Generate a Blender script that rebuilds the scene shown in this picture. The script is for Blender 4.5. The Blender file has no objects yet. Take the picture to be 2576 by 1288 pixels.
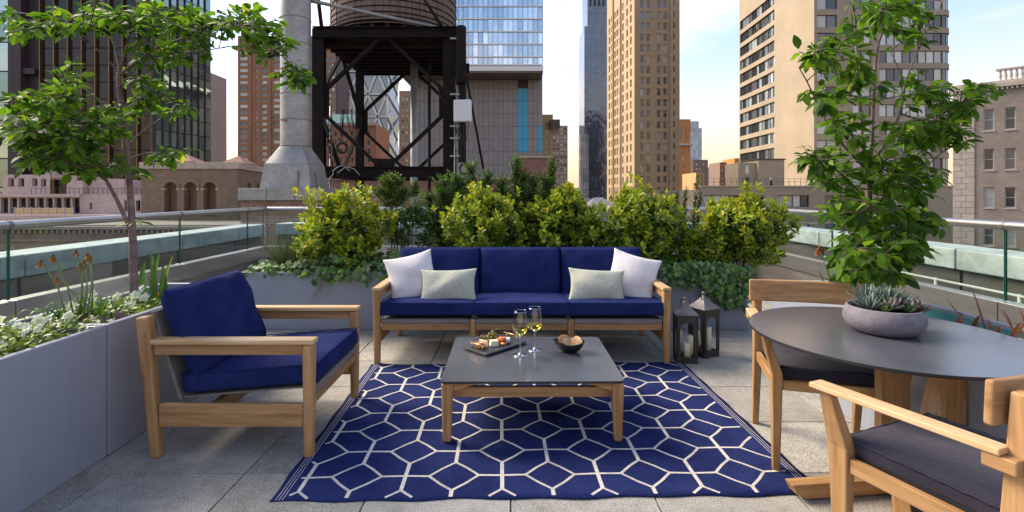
import bpy, math, random
import numpy as np
from mathutils import Vector, Matrix, Euler
R = math.radians
scene = bpy.context.scene
col = scene.collection

# ------------------------------------------------------------------ camera
FPX, HZ, CX, EYE = 1260.0, 486.0, 1288.0, 1.29      # in a 2576 px wide frame
cam_d = bpy.data.cameras.new('camera'); cam = bpy.data.objects.new('camera', cam_d)
col.objects.link(cam); scene.camera = cam
cam.location = (0, 0, EYE); cam.rotation_euler = (R(90), 0, 0)
cam_d.sensor_width = 36; cam_d.lens = FPX/2576*36
cam_d.shift_y = -(644-HZ)/2576
cam_d.clip_start = 0.05; cam_d.clip_end = 6000

# ------------------------------------------------------------------ world, sun, exposure
SUN_AZ, SUN_EL = -62.0, 40.0          # azimuth from +Y (negative = left), elevation
world = bpy.data.worlds.new('World'); scene.world = world; world.use_nodes = True
wn, wl = world.node_tree.nodes, world.node_tree.links
wn.clear()
w_out = wn.new('ShaderNodeOutputWorld'); w_bg = wn.new('ShaderNodeBackground')
sky = wn.new('ShaderNodeTexSky'); sky.sky_type = 'NISHITA'; sky.sun_disc = False
sky.sun_elevation = R(SUN_EL); sky.sun_rotation = R(SUN_AZ)
sky.air_density = 1.0; sky.dust_density = 0.7; sky.ozone_density = 1.6; sky.altitude = 50
tc = wn.new('ShaderNodeTexCoord')
mp = wn.new('ShaderNodeMapping'); mp.inputs['Scale'].default_value = (1.3, 1.3, 4.2)
mp.inputs['Location'].default_value = (0.35, 0.1, 0.2)
nz = wn.new('ShaderNodeTexNoise'); nz.inputs['Scale'].default_value = 1.7
nz.inputs['Detail'].default_value = 7; nz.inputs['Roughness'].default_value = 0.52
rp = wn.new('ShaderNodeValToRGB'); rp.color_ramp.elements[0].position = 0.44; rp.color_ramp.elements[1].position = 0.64
rp.color_ramp.elements[1].color = (0.8, 0.8, 0.8, 1)
mx = wn.new('ShaderNodeMix'); mx.data_type = 'RGBA'
hsv = wn.new('ShaderNodeHueSaturation'); hsv.inputs['Saturation'].default_value = 0.42; hsv.inputs['Value'].default_value = 1.12
wl.new(tc.outputs['Generated'], mp.inputs['Vector']); wl.new(mp.outputs[0], nz.inputs['Vector'])
wl.new(nz.outputs['Fac'], rp.inputs['Fac']); wl.new(rp.outputs['Color'], mx.inputs['Factor'])
wl.new(sky.outputs[0], mx.inputs['A']); wl.new(sky.outputs[0], hsv.inputs['Color'])
tint = wn.new('ShaderNodeMix'); tint.data_type = 'RGBA'; tint.blend_type = 'MULTIPLY'; tint.inputs['Factor'].default_value = 1
tint.inputs['B'].default_value = (1.16, 0.98, 0.93, 1)
wl.new(hsv.outputs[0], tint.inputs['A']); wl.new(tint.outputs['Result'], mx.inputs['B'])
sp = wn.new('ShaderNodeSeparateXYZ'); wl.new(tc.outputs['Generated'], sp.inputs[0])
hz_ = wn.new('ShaderNodeMapRange'); hz_.interpolation_type = 'SMOOTHSTEP'
hz_.inputs['From Min'].default_value = 0.38; hz_.inputs['From Max'].default_value = -0.04; hz_.inputs['To Min'].default_value = 0.0; hz_.inputs['To Max'].default_value = 0.92
wl.new(sp.outputs['Z'], hz_.inputs['Value'])
hzc = wn.new('ShaderNodeMix'); hzc.data_type = 'RGBA'; hzc.inputs['B'].default_value = (3.3, 2.25, 1.32, 1)   # warm low haze all round the horizon
wl.new(hz_.outputs[0], hzc.inputs['Factor']); wl.new(mx.outputs['Result'], hzc.inputs['A'])
wl.new(hzc.outputs['Result'], w_bg.inputs['Color']); w_bg.inputs['Strength'].default_value = 0.138
wl.new(w_bg.outputs[0], w_out.inputs['Surface'])

sun_d = bpy.data.lights.new('sun', 'SUN'); sun = bpy.data.objects.new('sun', sun_d); col.objects.link(sun)
sun_d.energy = 3.2; sun_d.angle = R(32); sun_d.color = (1.0, 0.87, 0.68)
sd = Vector((math.sin(R(SUN_AZ))*math.cos(R(SUN_EL)), math.cos(R(SUN_AZ))*math.cos(R(SUN_EL)), math.sin(R(SUN_EL))))
sun.rotation_euler = sd.to_track_quat('Z', 'Y').to_euler(); sun.location = sd*100
vs = scene.view_settings
vs.view_transform = 'Standard'; vs.look = 'None'; vs.gamma = 1.0; vs.use_curve_mapping = False
vs.exposure = 1.28
scene.cycles.max_bounces = 8; scene.cycles.transparent_max_bounces = 24
scene.cycles.transmission_bounces = 8; scene.cycles.glossy_bounces = 4; scene.cycles.diffuse_bounces = 4
scene.cycles.caustics_reflective = False; scene.cycles.caustics_refractive = False

# ------------------------------------------------------------------ helpers
def U(x, y, Y):            # a pixel of the photograph at a known distance -> world point
    return Vector(((x-CX)/FPX*Y, Y, EYE-(y-HZ)/FPX*Y))
def UX(x, Y): return (x-CX)/FPX*Y
def UZ(y, Y): return EYE-(y-HZ)/FPX*Y

def tag(o, label=None, cat=None, group=None, kind=None):
    if label: o['label'] = label
    if cat: o['category'] = cat
    if group: o['group'] = group
    if kind: o['kind'] = kind
    return o
def empty(name, loc=(0, 0, 0), rz=0.0, label=None, cat=None, group=None, parent=None):
    o = bpy.data.objects.new(name, None); col.objects.link(o)
    o.location = loc; o.rotation_euler = (0, 0, rz); o.empty_display_size = 0.1
    if parent: o.parent = parent
    return tag(o, label, cat, group)
def link(name, me, parent=None, loc=(0, 0, 0), rot=(0, 0, 0), scale=None):
    o = bpy.data.objects.new(name, me); col.objects.link(o)
    if parent: o.parent = parent
    o.location = loc; o.rotation_euler = rot
    if scale is not None: o.scale = scale
    return o

class MB:
    def __init__(s): s.v, s.f, s.mi, s.cur = [], [], [], 0
    def add(s, vs_, fs_):
        b = len(s.v); s.v += [tuple(p) for p in vs_]
        s.f += [tuple(b+i for i in f) for f in fs_]; s.mi += [s.cur]*len(fs_)
        return s
    def box(s, x0, x1, y0, y1, z0, z1):
        return s.add([(x0,y0,z0),(x1,y0,z0),(x1,y1,z0),(x0,y1,z0),(x0,y0,z1),(x1,y0,z1),(x1,y1,z1),(x0,y1,z1)],
                     [(0,3,2,1),(4,5,6,7),(0,1,5,4),(1,2,6,5),(2,3,7,6),(3,0,4,7)])
    def hexa(s, bot, top):     # two 4-point rings, counter-clockwise from above
        return s.add(list(bot)+list(top), [(0,3,2,1),(4,5,6,7),(0,1,5,4),(1,2,6,5),(2,3,7,6),(3,0,4,7)])
    def bar(s, p0, p1, w, h, up=(0,0,1), w1=None, h1=None):
        p0, p1 = Vector(p0), Vector(p1); d = (p1-p0).normalized(); up = Vector(up)
        if abs(d.dot(up)) > 0.98: up = Vector((0,1,0))
        r = d.cross(up).normalized(); u = r.cross(d).normalized()
        w1 = w if w1 is None else w1; h1 = h if h1 is None else h1
        q = lambda p, a, b: [p-r*a/2-u*b/2, p+r*a/2-u*b/2, p+r*a/2+u*b/2, p-r*a/2+u*b/2]
        return s.add(q(p0,w,h)+q(p1,w1,h1), [(0,1,2,3),(7,6,5,4),(0,4,5,1),(1,5,6,2),(2,6,7,3),(3,7,4,0)])
    def tube(s, pts, rad, n=8, cap=True):
        pts = [Vector(p) for p in pts]
        if not hasattr(rad, '__len__'): rad = [rad]*len(pts)
        rings = []; a = None
        for i, p in enumerate(pts):
            d = (pts[min(i+1, len(pts)-1)]-pts[max(i-1, 0)]).normalized()
            if a is None: a = Vector((0,0,1)) if abs(d.z) < 0.9 else Vector((1,0,0))
            a = (a-d*a.dot(d)).normalized(); b = d.cross(a)
            rings.append([p+a*math.cos(2*math.pi*k/n)*rad[i]+b*math.sin(2*math.pi*k/n)*rad[i] for k in range(n)])
        vs_ = [q for r in rings for q in r]; fs_ = []
        for i in range(len(pts)-1):
            for k in range(n):
                k2 = (k+1) % n; fs_.append((i*n+k, (i+1)*n+k, (i+1)*n+k2, i*n+k2))
        if cap: fs_ += [tuple(range(n)), tuple(reversed(range((len(pts)-1)*n, len(pts)*n)))]
        return s.add(vs_, fs_)
    def lathe(s, prof, n=24, c=(0,0,0), sx=1.0, sy=1.0, close=False):
        vs_, fs_ = [], []
        for r, z in prof:
            for k in range(n):
                a = 2*math.pi*k/n; vs_.append((c[0]+r*sx*math.cos(a), c[1]+r*sy*math.sin(a), c[2]+z))
        m_ = len(prof)
        for i in range(m_-1):
            for k in range(n):
                k2 = (k+1) % n; fs_.append((i*n+k, i*n+k2, (i+1)*n+k2, (i+1)*n+k))
        if close: fs_ += [tuple(reversed(range(n))), tuple(range((m_-1)*n, m_*n))]
        return s.add(vs_, fs_)
    def prism(s, poly, a0, a1, ax='z'):   # poly in the two other axes (x,y)/(x,z)/(y,z)
        n = len(poly)
        def P(q, a): return (q[0],q[1],a) if ax == 'z' else ((q[0],a,q[1]) if ax == 'y' else (a,q[0],q[1]))
        return s.add([P(q,a0) for q in poly]+[P(q,a1) for q in poly],
                     [tuple(reversed(range(n))), tuple(range(n, 2*n))]+[(i,(i+1)%n,n+(i+1)%n,n+i) for i in range(n)])
    def mesh(s, name, mats, smooth=False):
        me = bpy.data.meshes.new(name); me.from_pydata(s.v, [], s.f)
        for m in (mats if isinstance(mats, (list, tuple)) else [mats]): me.materials.append(m)
        if max(s.mi or [0]) > 0: me.polygons.foreach_set('material_index', s.mi)
        if smooth: me.polygons.foreach_set('use_smooth', [True]*len(s.f))
        me.update()
        import bmesh
        bm = bmesh.new(); bm.from_mesh(me); bmesh.ops.recalc_face_normals(bm, faces=bm.faces); bm.to_mesh(me); bm.free()
        return me
    def build(s, name, mats, parent=None, smooth=False, bevel=0.0, loc=(0,0,0), rot=(0,0,0), seg=2):
        o = link(name, s.mesh(name, mats, smooth), parent, loc, rot)
        if bevel:
            b = o.modifiers.new('bevel', 'BEVEL'); b.width = bevel; b.segments = seg
            b.limit_method = 'ANGLE'; b.angle_limit = R(35); b.harden_normals = False
        return o

# ------------------------------------------------------------------ materials
def nt(name):
    m = bpy.data.materials.new(name); m.use_nodes = True
    n, l = m.node_tree.nodes, m.node_tree.links
    return m, n, l, n['Principled BSDF']
def inp(b, k, v):
    if k in b.inputs: b.inputs[k].default_value = v
def coords(n, l, sc=(1,1,1), rnd=True, kind='Object'):
    t = n.new('ShaderNodeTexCoord'); mp_ = n.new('ShaderNodeMapping'); mp_.inputs['Scale'].default_value = sc
    if rnd:
        oi = n.new('ShaderNodeObjectInfo'); mu = n.new('ShaderNodeMath'); mu.operation = 'MULTIPLY'; mu.inputs[1].default_value = 37.0
        ad = n.new('ShaderNodeVectorMath'); ad.operation = 'ADD'
        l.new(oi.outputs['Random'], mu.inputs[0]); l.new(t.outputs[kind], ad.inputs[0]); l.new(mu.outputs[0], ad.inputs[1])
        l.new(ad.outputs[0], mp_.inputs['Vector'])
    else: l.new(t.outputs[kind], mp_.inputs['Vector'])
    return mp_.outputs[0]
def noise(n, l, vec, scale, detail=4, rough=0.55, dist=0.0):
    z = n.new('ShaderNodeTexNoise'); z.inputs['Scale'].default_value = scale; z.inputs['Detail'].default_value = detail
    z.inputs['Roughness'].default_value = rough; z.inputs['Distortion'].default_value = dist; l.new(vec, z.inputs['Vector'])
    return z.outputs['Fac']
def ramp(n, l, fac, stops):
    r = n.new('ShaderNodeValToRGB'); e = r.color_ramp.elements
    e[0].position, e[0].color = stops[0][0], (*stops[0][1], 1); e[1].position, e[1].color = stops[-1][0], (*stops[-1][1], 1)
    for p, c in stops[1:-1]:
        q = e.new(p); q.color = (*c, 1)
    l.new(fac, r.inputs['Fac']); return r.outputs['Color']
def mixc(n, l, fac, a, b, mode='MIX'):
    m = n.new('ShaderNodeMix'); m.data_type = 'RGBA'; m.blend_type = mode
    for s_, v in (('Factor', fac), ('A', a), ('B', b)):
        if isinstance(v, (int, float)): m.inputs[s_].default_value = v
        elif isinstance(v, tuple): m.inputs[s_].default_value = (*v, 1)
        else: l.new(v, m.inputs[s_])
    return m.outputs['Result']
def bump(n, l, b, h, strength=0.3, dist=0.01):
    bp = n.new('ShaderNodeBump'); bp.inputs['Strength'].default_value = strength; bp.inputs['Distance'].default_value = dist
    l.new(h, bp.inputs['Height']); l.new(bp.outputs[0], b.inputs['Normal'])
def pm(name, c1, c2=None, scale=8, rough=0.6, metal=0.0, sc=(1,1,1), bmp=0.0, bscale=None, bdist=0.005, lo=0.3, hi=0.7, detail=4, spec=0.5, fine=None):
    m, n, l, b = nt(name)
    v = coords(n, l, sc)
    c = ramp(n, l, noise(n, l, v, scale, detail), [(lo, c1), (hi, c2 or c1)])
    if fine: c = mixc(n, l, 0.5, c, ramp(n, l, noise(n, l, v, fine[0], 2), [(0.35, (fine[1],)*3), (0.65, (fine[2],)*3)]), 'OVERLAY')
    l.new(c, b.inputs['Base Color']); inp(b, 'Roughness', rough); inp(b, 'Metallic', metal); inp(b, 'Specular IOR Level', spec)
    if bmp: bump(n, l, b, noise(n, l, v, bscale or scale*3, 4), bmp, bdist)
    return m
def wood(name, ax, a, b_, dk):
    m, n, l, b = nt(name); s = [14, 14, 14]; s[ax] = 0.9
    v = coords(n, l, tuple(s))
    g = noise(n, l, v, 2.2, 5, 0.6, 0.6); g2 = noise(n, l, v, 9, 3, 0.7)
    c = ramp(n, l, g, [(0.28, dk), (0.46, a), (0.72, b_)])
    c = mixc(n, l, 0.45, c, ramp(n, l, g2, [(0.3, (0.55,)*3), (0.7, (1.0,)*3)]), 'MULTIPLY')
    oi = n.new('ShaderNodeObjectInfo')
    c = mixc(n, l, 0.6, c, ramp(n, l, oi.outputs['Random'], [(0.0, (0.70, 0.66, 0.62)), (1.0, (1.15, 1.13, 1.10))]), 'MULTIPLY')
    l.new(c, b.inputs['Base Color']); inp(b, 'Roughness', 0.5); inp(b, 'Specular IOR Level', 0.35)
    bump(n, l, b, g2, 0.18, 0.002); return m
TEAK = [wood('teak_%s' % 'xyz'[i], i, (0.42,0.23,0.095), (0.56,0.335,0.16), (0.27,0.135,0.05)) for i in range(3)]
PALE_SKYLIT = [wood('pale_skylit_teak_%s' % 'xyz'[i], i, (0.62,0.40,0.20), (0.76,0.55,0.33), (0.48,0.28,0.12)) for i in range(3)]  # paler arm-top teak, weathering and sky reflection both painted into the colour

def fabric(name, c1, c2, weave=900, rough=0.95, sheen=0.0, bs=0.35):
    m, n, l, b = nt(name); v = coords(n, l, (1,1,1))
    big = noise(n, l, v, 5, 4); fine = noise(n, l, v, weave*0.35, 2, 0.7)
    c = ramp(n, l, big, [(0.3, c1), (0.7, c2)])
    c = mixc(n, l, 0.5, c, ramp(n, l, fine, [(0.35, (0.55,)*3), (0.65, (1.25,)*3)]), 'MULTIPLY')
    l.new(c, b.inputs['Base Color']); inp(b, 'Roughness', rough); inp(b, 'Sheen Weight', sheen); inp(b, 'Specular IOR Level', 0.08)
    ad = n.new('ShaderNodeMath'); ad.operation = 'ADD'; l.new(noise(n, l, v, 14, 3), ad.inputs[0])
    mu = n.new('ShaderNodeMath'); mu.operation = 'MULTIPLY'; mu.inputs[1].default_value = 0.12; l.new(fine, mu.inputs[0]); l.new(mu.outputs[0], ad.inputs[1])
    bump(n, l, b, ad.outputs[0], bs, 0.012); return m
BLUE = fabric('navy_canvas', (0.012,0.0185,0.084), (0.020,0.030,0.120))
WHITE_LINEN = fabric('white_linen', (0.66,0.62,0.62), (0.74,0.70,0.69), 700)
SAGE = fabric('sage_weave', (0.40,0.41,0.33), (0.52,0.52,0.42), 300, bs=0.4)
CHAR = fabric('charcoal_weave', (0.024,0.022,0.036), (0.036,0.033,0.052), 700, sheen=0.15)
RUGBLUE = fabric('rug_blue', (0.011,0.017,0.076), (0.023,0.033,0.122), 400, bs=0.5)
RUGLINE = fabric('rug_line', (0.58,0.53,0.47), (0.70,0.65,0.58), 330, bs=0.6)
TAUPE = fabric('taupe_webbing', (0.20,0.17,0.155), (0.25,0.215,0.195), 500)

PLANTER = pm('grey_fibre_planter', (0.262,0.278,0.33), (0.28,0.297,0.35), 1.6, 0.42, sc=(2.5,2.5,0.5), bmp=0.03, bscale=60, detail=6, fine=(9,0.47,0.53))
SOIL = pm('soil', (0.008,0.006,0.005), (0.026,0.019,0.014), 30, 1.0, spec=0.05, bmp=1.0, bscale=45, bdist=0.03)
TEALPLY = pm('teal_liner', (0.05,0.22,0.25), (0.07,0.28,0.31), 6, 0.5)
def granite(name):
    m, n, l, b = nt(name); v = coords(n, l)
    c = ramp(n, l, noise(n, l, v, 190, 2, 0.75), [(0.32, (0.085,0.08,0.074)), (0.43, (0.30,0.283,0.255)), (0.58, (0.41,0.388,0.345)), (0.70, (0.70,0.665,0.60))])
    c = mixc(n, l, 0.8, c, ramp(n, l, noise(n, l, v, 2.6, 5), [(0.3, (0.80,0.79,0.77)), (0.7, (1.06,1.05,1.03))]), 'MULTIPLY')
    c = mixc(n, l, 0.55, c, ramp(n, l, noise(n, l, v, 11, 6, 0.7), [(0.36, (0.66,0.62,0.58)), (0.52, (1,1,1))]), 'MULTIPLY')
    oi = n.new('ShaderNodeObjectInfo')
    c = mixc(n, l, 1.0, c, ramp(n, l, oi.outputs['Random'], [(0.0, (0.86,0.85,0.83)), (1.0, (1.08,1.08,1.07))]), 'MULTIPLY')
    l.new(c, b.inputs['Base Color']); inp(b, 'Roughness', 0.75)
    bump(n, l, b, noise(n, l, v, 200, 2), 0.25, 0.003); return m
GRANITE = granite('granite_paver')
JOINT = pm('joint_grit', (0.06,0.055,0.05), (0.09,0.085,0.075), 60, 0.95)
STEEL = pm('brushed_steel', (0.42,0.40,0.38), (0.56,0.54,0.51), 2.0, 0.32, 0.9, sc=(1,6,6), bmp=0.04, bscale=30)
STEELDK = pm('weathered_steel_panel', (0.20,0.18,0.16), (0.34,0.31,0.28), 1.5, 0.42, 0.75, sc=(1,5,5))
CONC = pm('pale_green_concrete', (0.36,0.40,0.375), (0.47,0.51,0.485), 2.5, 0.85, bmp=0.15, bscale=50, fine=(9,0.35,0.62))
def glassmat(name, tint_, ior=1.45, rough=0.0, fmul=1.0):
    m, n, l, b = nt(name); n.remove(b)
    out = n['Material Output']; tr = n.new('ShaderNodeBsdfTransparent'); tr.inputs[0].default_value = (*tint_, 1)
    gl = n.new('ShaderNodeBsdfGlossy'); gl.inputs['Roughness'].default_value = rough
    fr = n.new('ShaderNodeFresnel'); fr.inputs['IOR'].default_value = ior; mxs = n.new('ShaderNodeMixShader')
    mu = n.new('ShaderNodeMath'); mu.operation = 'MULTIPLY'; mu.inputs[1].default_value = fmul; mu.use_clamp = True
    ge = n.new('ShaderNodeNewGeometry'); iv = n.new('ShaderNodeMath'); iv.operation = 'SUBTRACT'; iv.inputs[0].default_value = 1.0
    m2 = n.new('ShaderNodeMath'); m2.operation = 'MULTIPLY'      # reflect at the outer face only
    l.new(ge.outputs['Backfacing'], iv.inputs[1]); l.new(fr.outputs[0], mu.inputs[0]); l.new(mu.outputs[0], m2.inputs[0]); l.new(iv.outputs[0], m2.inputs[1])
    l.new(m2.outputs[0], mxs.inputs[0]); l.new(tr.outputs[0], mxs.inputs[1]); l.new(gl.outputs[0], mxs.inputs[2])
    l.new(mxs.outputs[0], out.inputs['Surface']); return m
RAILGLASS = glassmat('rail_glass', (0.90,0.95,0.935), 1.6, 0.0, 1.5)
GLASSEDGE = pm('green_glass_edge', (0.02,0.10,0.085), (0.03,0.14,0.11), 4, 0.15)
WINEGLASS = glassmat('wine_glass_clear', (0.96,0.97,0.97), 1.6, 0.02, 2.2)
RIMGLASS = glassmat('wine_glass_rim', (0.9,0.92,0.93), 2.2, 0.05, 3.0)
TABLETOP = pm('dark_laminate', (0.062,0.064,0.078), (0.085,0.088,0.104), 3, 0.22, spec=1.0, lo=0.35, hi=0.65, bmp=0.02, bscale=300)
inp(TABLETOP.node_tree.nodes['Principled BSDF'], 'IOR', 1.85)
DKEDGE = pm('black_laminate_core', (0.012,0.012,0.014), (0.02,0.02,0.022), 20, 0.5)
IRON = pm('rusty_black_iron', (0.006,0.005,0.005), (0.020,0.012,0.009), 3, 0.85, bmp=0.3, bscale=20, spec=0.2, fine=(30,0.35,0.65))
GALV = pm('weathered_galvanised', (0.24,0.225,0.205), (0.36,0.34,0.31), 2.2, 0.5, 0.45, bmp=0.1, bscale=8, fine=(16,0.38,0.6))
LANT = pm('aged_bronze_lantern', (0.032,0.026,0.025), (0.06,0.05,0.048), 12, 0.55, 0.3, bmp=0.1, bscale=60)
LANTTOP = pm('pewter_lantern', (0.13,0.115,0.12), (0.20,0.18,0.19), 14, 0.6, 0.3, bmp=0.1, bscale=60)
WAX = pm('cream_wax', (0.72,0.66,0.46), (0.80,0.74,0.55), 5, 0.45)
BRASS = pm('brass', (0.55,0.38,0.16), (0.66,0.47,0.22), 10, 0.3, 0.9)
# ================================================================== terrace, rails, planters
rnd = random.Random(7)
floor = MB().box(-3.6, 3.5, -2.0, 7.2, -0.40, -0.007).build('terrace_floor', JOINT)
tag(floor, kind='structure')
PXW, PYW, JX, JY = 0.612, 0.515, -0.005, 2.309
pav = MB().box(0.003, PXW-0.003, 0.003, PYW-0.003, -0.03, 0.0)
pav_me = pav.mesh('paver', GRANITE)
for i in range(-6, 6):
    for j in range(-5, 9):
        x, y = JX+i*PXW, JY+j*PYW
        if x < -3.7 or x+PXW > 3.7: continue
        o = link('paver', pav_me, floor, (x, y, rnd.uniform(-0.0012, 0.0012)))
        b = o.modifiers.new('bevel', 'BEVEL'); b.width = 0.002; b.segments = 1

# hotel block under the terrace
BRICKDK = None
hb = MB().box(-4.45, 4.4, -14.0, 8.75, -48.0, -0.42).build('hotel_roof_block', pm('hotel_stone', (0.22,0.19,0.16), (0.30,0.26,0.22), 1.2, 0.85))
tag(hb, 'stone block of the hotel carrying the terrace', 'building')

def railing(A, B, edges, label):
    """glass balustrade from A to B (xy); edges = distances of the glass joints"""
    A, B = Vector((*A, 0)), Vector((*B, 0)); d = (B-A).normalized(); L = (B-A).length; n = Vector((-d.y, d.x, 0))
    rz = math.atan2(d.y, d.x)
    t = empty('glass_railing', A, rz, label, 'railing')
    cuts = [0]+list(edges)+[L]
    for a, b in zip(cuts[:-1], cuts[1:]):
        if b-a < 0.05: continue
        MB().box(a+0.004, b-0.004, -0.055, 0.055, 0.40, 0.555).build('base_channel', STEEL, t, bevel=0.003)
        MB().box(a+0.004, b-0.004, -0.03, 0.03, -0.005, 0.398).build('kick_panel', STEELDK, t)
        g = MB().box(a+0.006, b-0.006, -0.006, 0.006, 0.557, 1.045).build('glass_pane', RAILGLASS, t)
        for xx in (a+0.0045, b-0.0045):
            MB().box(xx-0.0015, xx+0.0015, -0.0065, 0.0065, 0.557, 1.045).build('glass_edge', GLASSEDGE, g)
        h = MB().tube([(a+0.006, 0, 1.07), (b-0.006, 0, 1.07)], 0.031, 14).build('handrail', STEEL, t, smooth=True)
        m_ = h.modifiers.new('es', 'EDGE_SPLIT'); m_.split_angle = R(40)
        MB().tube([(b-0.012, 0, 1.07), (b+0.012, 0, 1.07)], 0.034, 14).build('joint_collar', STEELDK, h, smooth=False)
    return t
railing((-3.45, 1.2), (-3.45, 6.95), [0.46, 2.23, 4.0, 5.33], 'glass railing with steel handrail behind the left planter')
railing((-3.42, 7.0), (3.32, 7.0), [1.9, 3.8, 5.2], 'glass railing with steel handrail along the back of the terrace')
railing((3.35, 6.95), (3.35, 1.2), [1.71, 3.55, 5.3], 'glass railing with steel handrail behind the right planter')

def parapet(name, A, B, w, cuts, label):
    A, B = Vector((*A, 0)), Vector((*B, 0)); d = (B-A).normalized(); L = (B-A).length
    t = empty(name, A, math.atan2(d.y, d.x), label, 'parapet')
    cs = [0]+list(cuts)+[L]
    MB().box(0, L, 0.08, w-0.05, -0.42, 0.60).build('wall', STEELDK if w > 0.37 else STEELDK, t)
    for a, b in zip(cs[:-1], cs[1:]):
        MB().box(a+0.008, b-0.008, 0, w, 0.605, 0.79).build('coping_stone', CONC, t, bevel=0.012)
        MB().box(a+0.02, b-0.02, 0.060, 0.079, 0.02, 0.59).build('panel', STEELDK, t)
    return t
# outside of each run is to the left of A->B
parapet('parapet_wall', (-3.98, 1.0), (-3.98, 8.1), 0.40, [1.1, 3.1, 5.06, 6.3], 'pale green concrete parapet beyond the left glass railing')
parapet('parapet_wall', (-3.9, 8.25), (4.0, 8.25), 0.42, [2, 4, 6], 'pale green concrete parapet beyond the back glass railing')
parapet('parapet_wall', (3.98, 8.1), (3.98, 1.0), 0.40, [1.6, 3.6, 5.4], 'pale green concrete parapet beyond the right glass railing')
WPAINT = pm('chalky_white_paint', (0.55,0.53,0.47), (0.66,0.64,0.58), 6, 0.6)
t = empty('pipe_railing', (3.74, 1.4, 0), 0, 'thin white pipe railing low behind the right glass railing', 'railing')
for z in (0.26, 0.40, 0.53): MB().tube([(0,0,z), (0,4.6,z)], 0.011, 8).build('rail', WPAINT, t, True)
for k in range(7): MB().tube([(0,0.1+k*0.73,-0.006), (0,0.1+k*0.73,0.545)], 0.013, 8).build('post', WPAINT, t, True)

def planter(x0, x1, y0, y1, h, name_label, soil=0.055, ycuts=(), xcuts=(), liner=None, top=0.035):
    t = empty('planter', ((x0+x1)/2, (y0+y1)/2, 0), 0, name_label, 'planter')
    ox, oy = (x0+x1)/2, (y0+y1)/2
    xs = [x0]+list(xcuts)+[x1]; ys = [y0]+list(ycuts)+[y1]
    for a, b in zip(xs[:-1], xs[1:]):
        for c, d in zip(ys[:-1], ys[1:]):
            g = 0.004; A, B, C, D = a+g-ox, b-g-ox, c+g-oy, d-g-oy; w = top
            m = MB()
            o_ = [(A,C),(B,C),(B,D),(A,D)]; i_ = [(A+w,C+w),(B-w,C+w),(B-w,D-w),(A+w,D-w)]
            vs_ = [(*p,0.0) for p in o_]+[(*p,h) for p in o_]+[(*p,h) for p in i_]+[(*p,h-0.3) for p in i_]
            fs_ = [(3,2,1,0)]
            for k in range(4):
                k2 = (k+1)%4; fs_ += [(k,k2,4+k2,4+k),(4+k,4+k2,8+k2,8+k),(8+k,8+k2,12+k2,12+k)]
            m.add(vs_, fs_); m.build('box', PLANTER, t, bevel=0.006)
            if liner: MB().box(B-w-0.004, B-w-0.001, C+w, D-w, h-0.2, h-0.02).build('liner', liner, t)
            # lumpy soil
            nx, ny = 14, max(6, int((D-C)/0.09)); nx = max(6, int((B-A)/0.07))
            nx, ny = min(nx, 60), min(ny, 60)
            sv = [(A+w+(B-A-2*w)*i/nx, C+w+(D-C-2*w)*j/ny, h-soil+rnd.uniform(-0.018, 0.018)) for j in range(ny+1) for i in range(nx+1)]
            sf = [(j*(nx+1)+i, j*(nx+1)+i+1, (j+1)*(nx+1)+i+1, (j+1)*(nx+1)+i) for j in range(ny) for i in range(nx)]
            MB().add(sv, sf).build('soil', SOIL, t, True)
    return t
planter(-2.53, -1.98, 0.55, 3.62, 0.645, 'long pale grey planter along the left edge behind the armchair', ycuts=(2.46,))
planter(1.92, 2.46, 0.55, 3.72, 0.645, 'long pale grey planter along the right edge behind the round table', soil=0.16, ycuts=(2.2,), liner=TEALPLY)
planter(-2.57, -0.2, 4.72, 5.42, 0.545, 'grey planter behind the left half of the sofa')
planter(-0.19, 2.23, 4.72, 5.42, 0.545, 'grey planter behind the lanterns and right half of the sofa')

# ================================================================== rug
rug_rot = R(1.35); rc = Vector((0.142, 2.945, 0)); RW, RD = 2.345, 1.665
rug = empty('outdoor_rug', rc, rug_rot, 'navy blue outdoor rug with cream geometric lattice under coffee table', 'rug')
nx, ny = 60, 40
rv = [(RW*(i/nx-0.5)+0.004*math.sin(j*0.9), RD*(j/ny-0.5)+(0.006*math.sin(i*0.7)+0.004*math.sin(i*0.31+1) if j in (0, ny) else 0), 0.0) for j in range(ny+1) for i in range(nx+1)]
m = MB(); n1 = (nx+1)*(ny+1)
top = [(x,y,0.008+0.0012*math.sin(x*9+y*4)*math.sin(y*7)) for x,y,z in rv]; bot = [(x,y,0.0015) for x,y,z in rv]
q = [(j*(nx+1)+i, j*(nx+1)+i+1, (j+1)*(nx+1)+i+1, (j+1)*(nx+1)+i) for j in range(ny) for i in range(nx)]
m.add(top+bot, q+[tuple(n1+k for k in reversed(f)) for f in q]
      +[(i,n1+i,n1+i+1,i+1) for i in range(nx)]+[(ny*(nx+1)+i+1,n1+ny*(nx+1)+i+1,n1+ny*(nx+1)+i,ny*(nx+1)+i) for i in range(nx)]
      +[((j+1)*(nx+1),n1+(j+1)*(nx+1),n1+j*(nx+1),j*(nx+1)) for j in range(ny)]+[(j*(nx+1)+nx,n1+j*(nx+1)+nx,n1+(j+1)*(nx+1)+nx,(j+1)*(nx+1)+nx) for j in range(ny)])
m.build('woven_field', RUGBLUE, rug, True)
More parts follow.
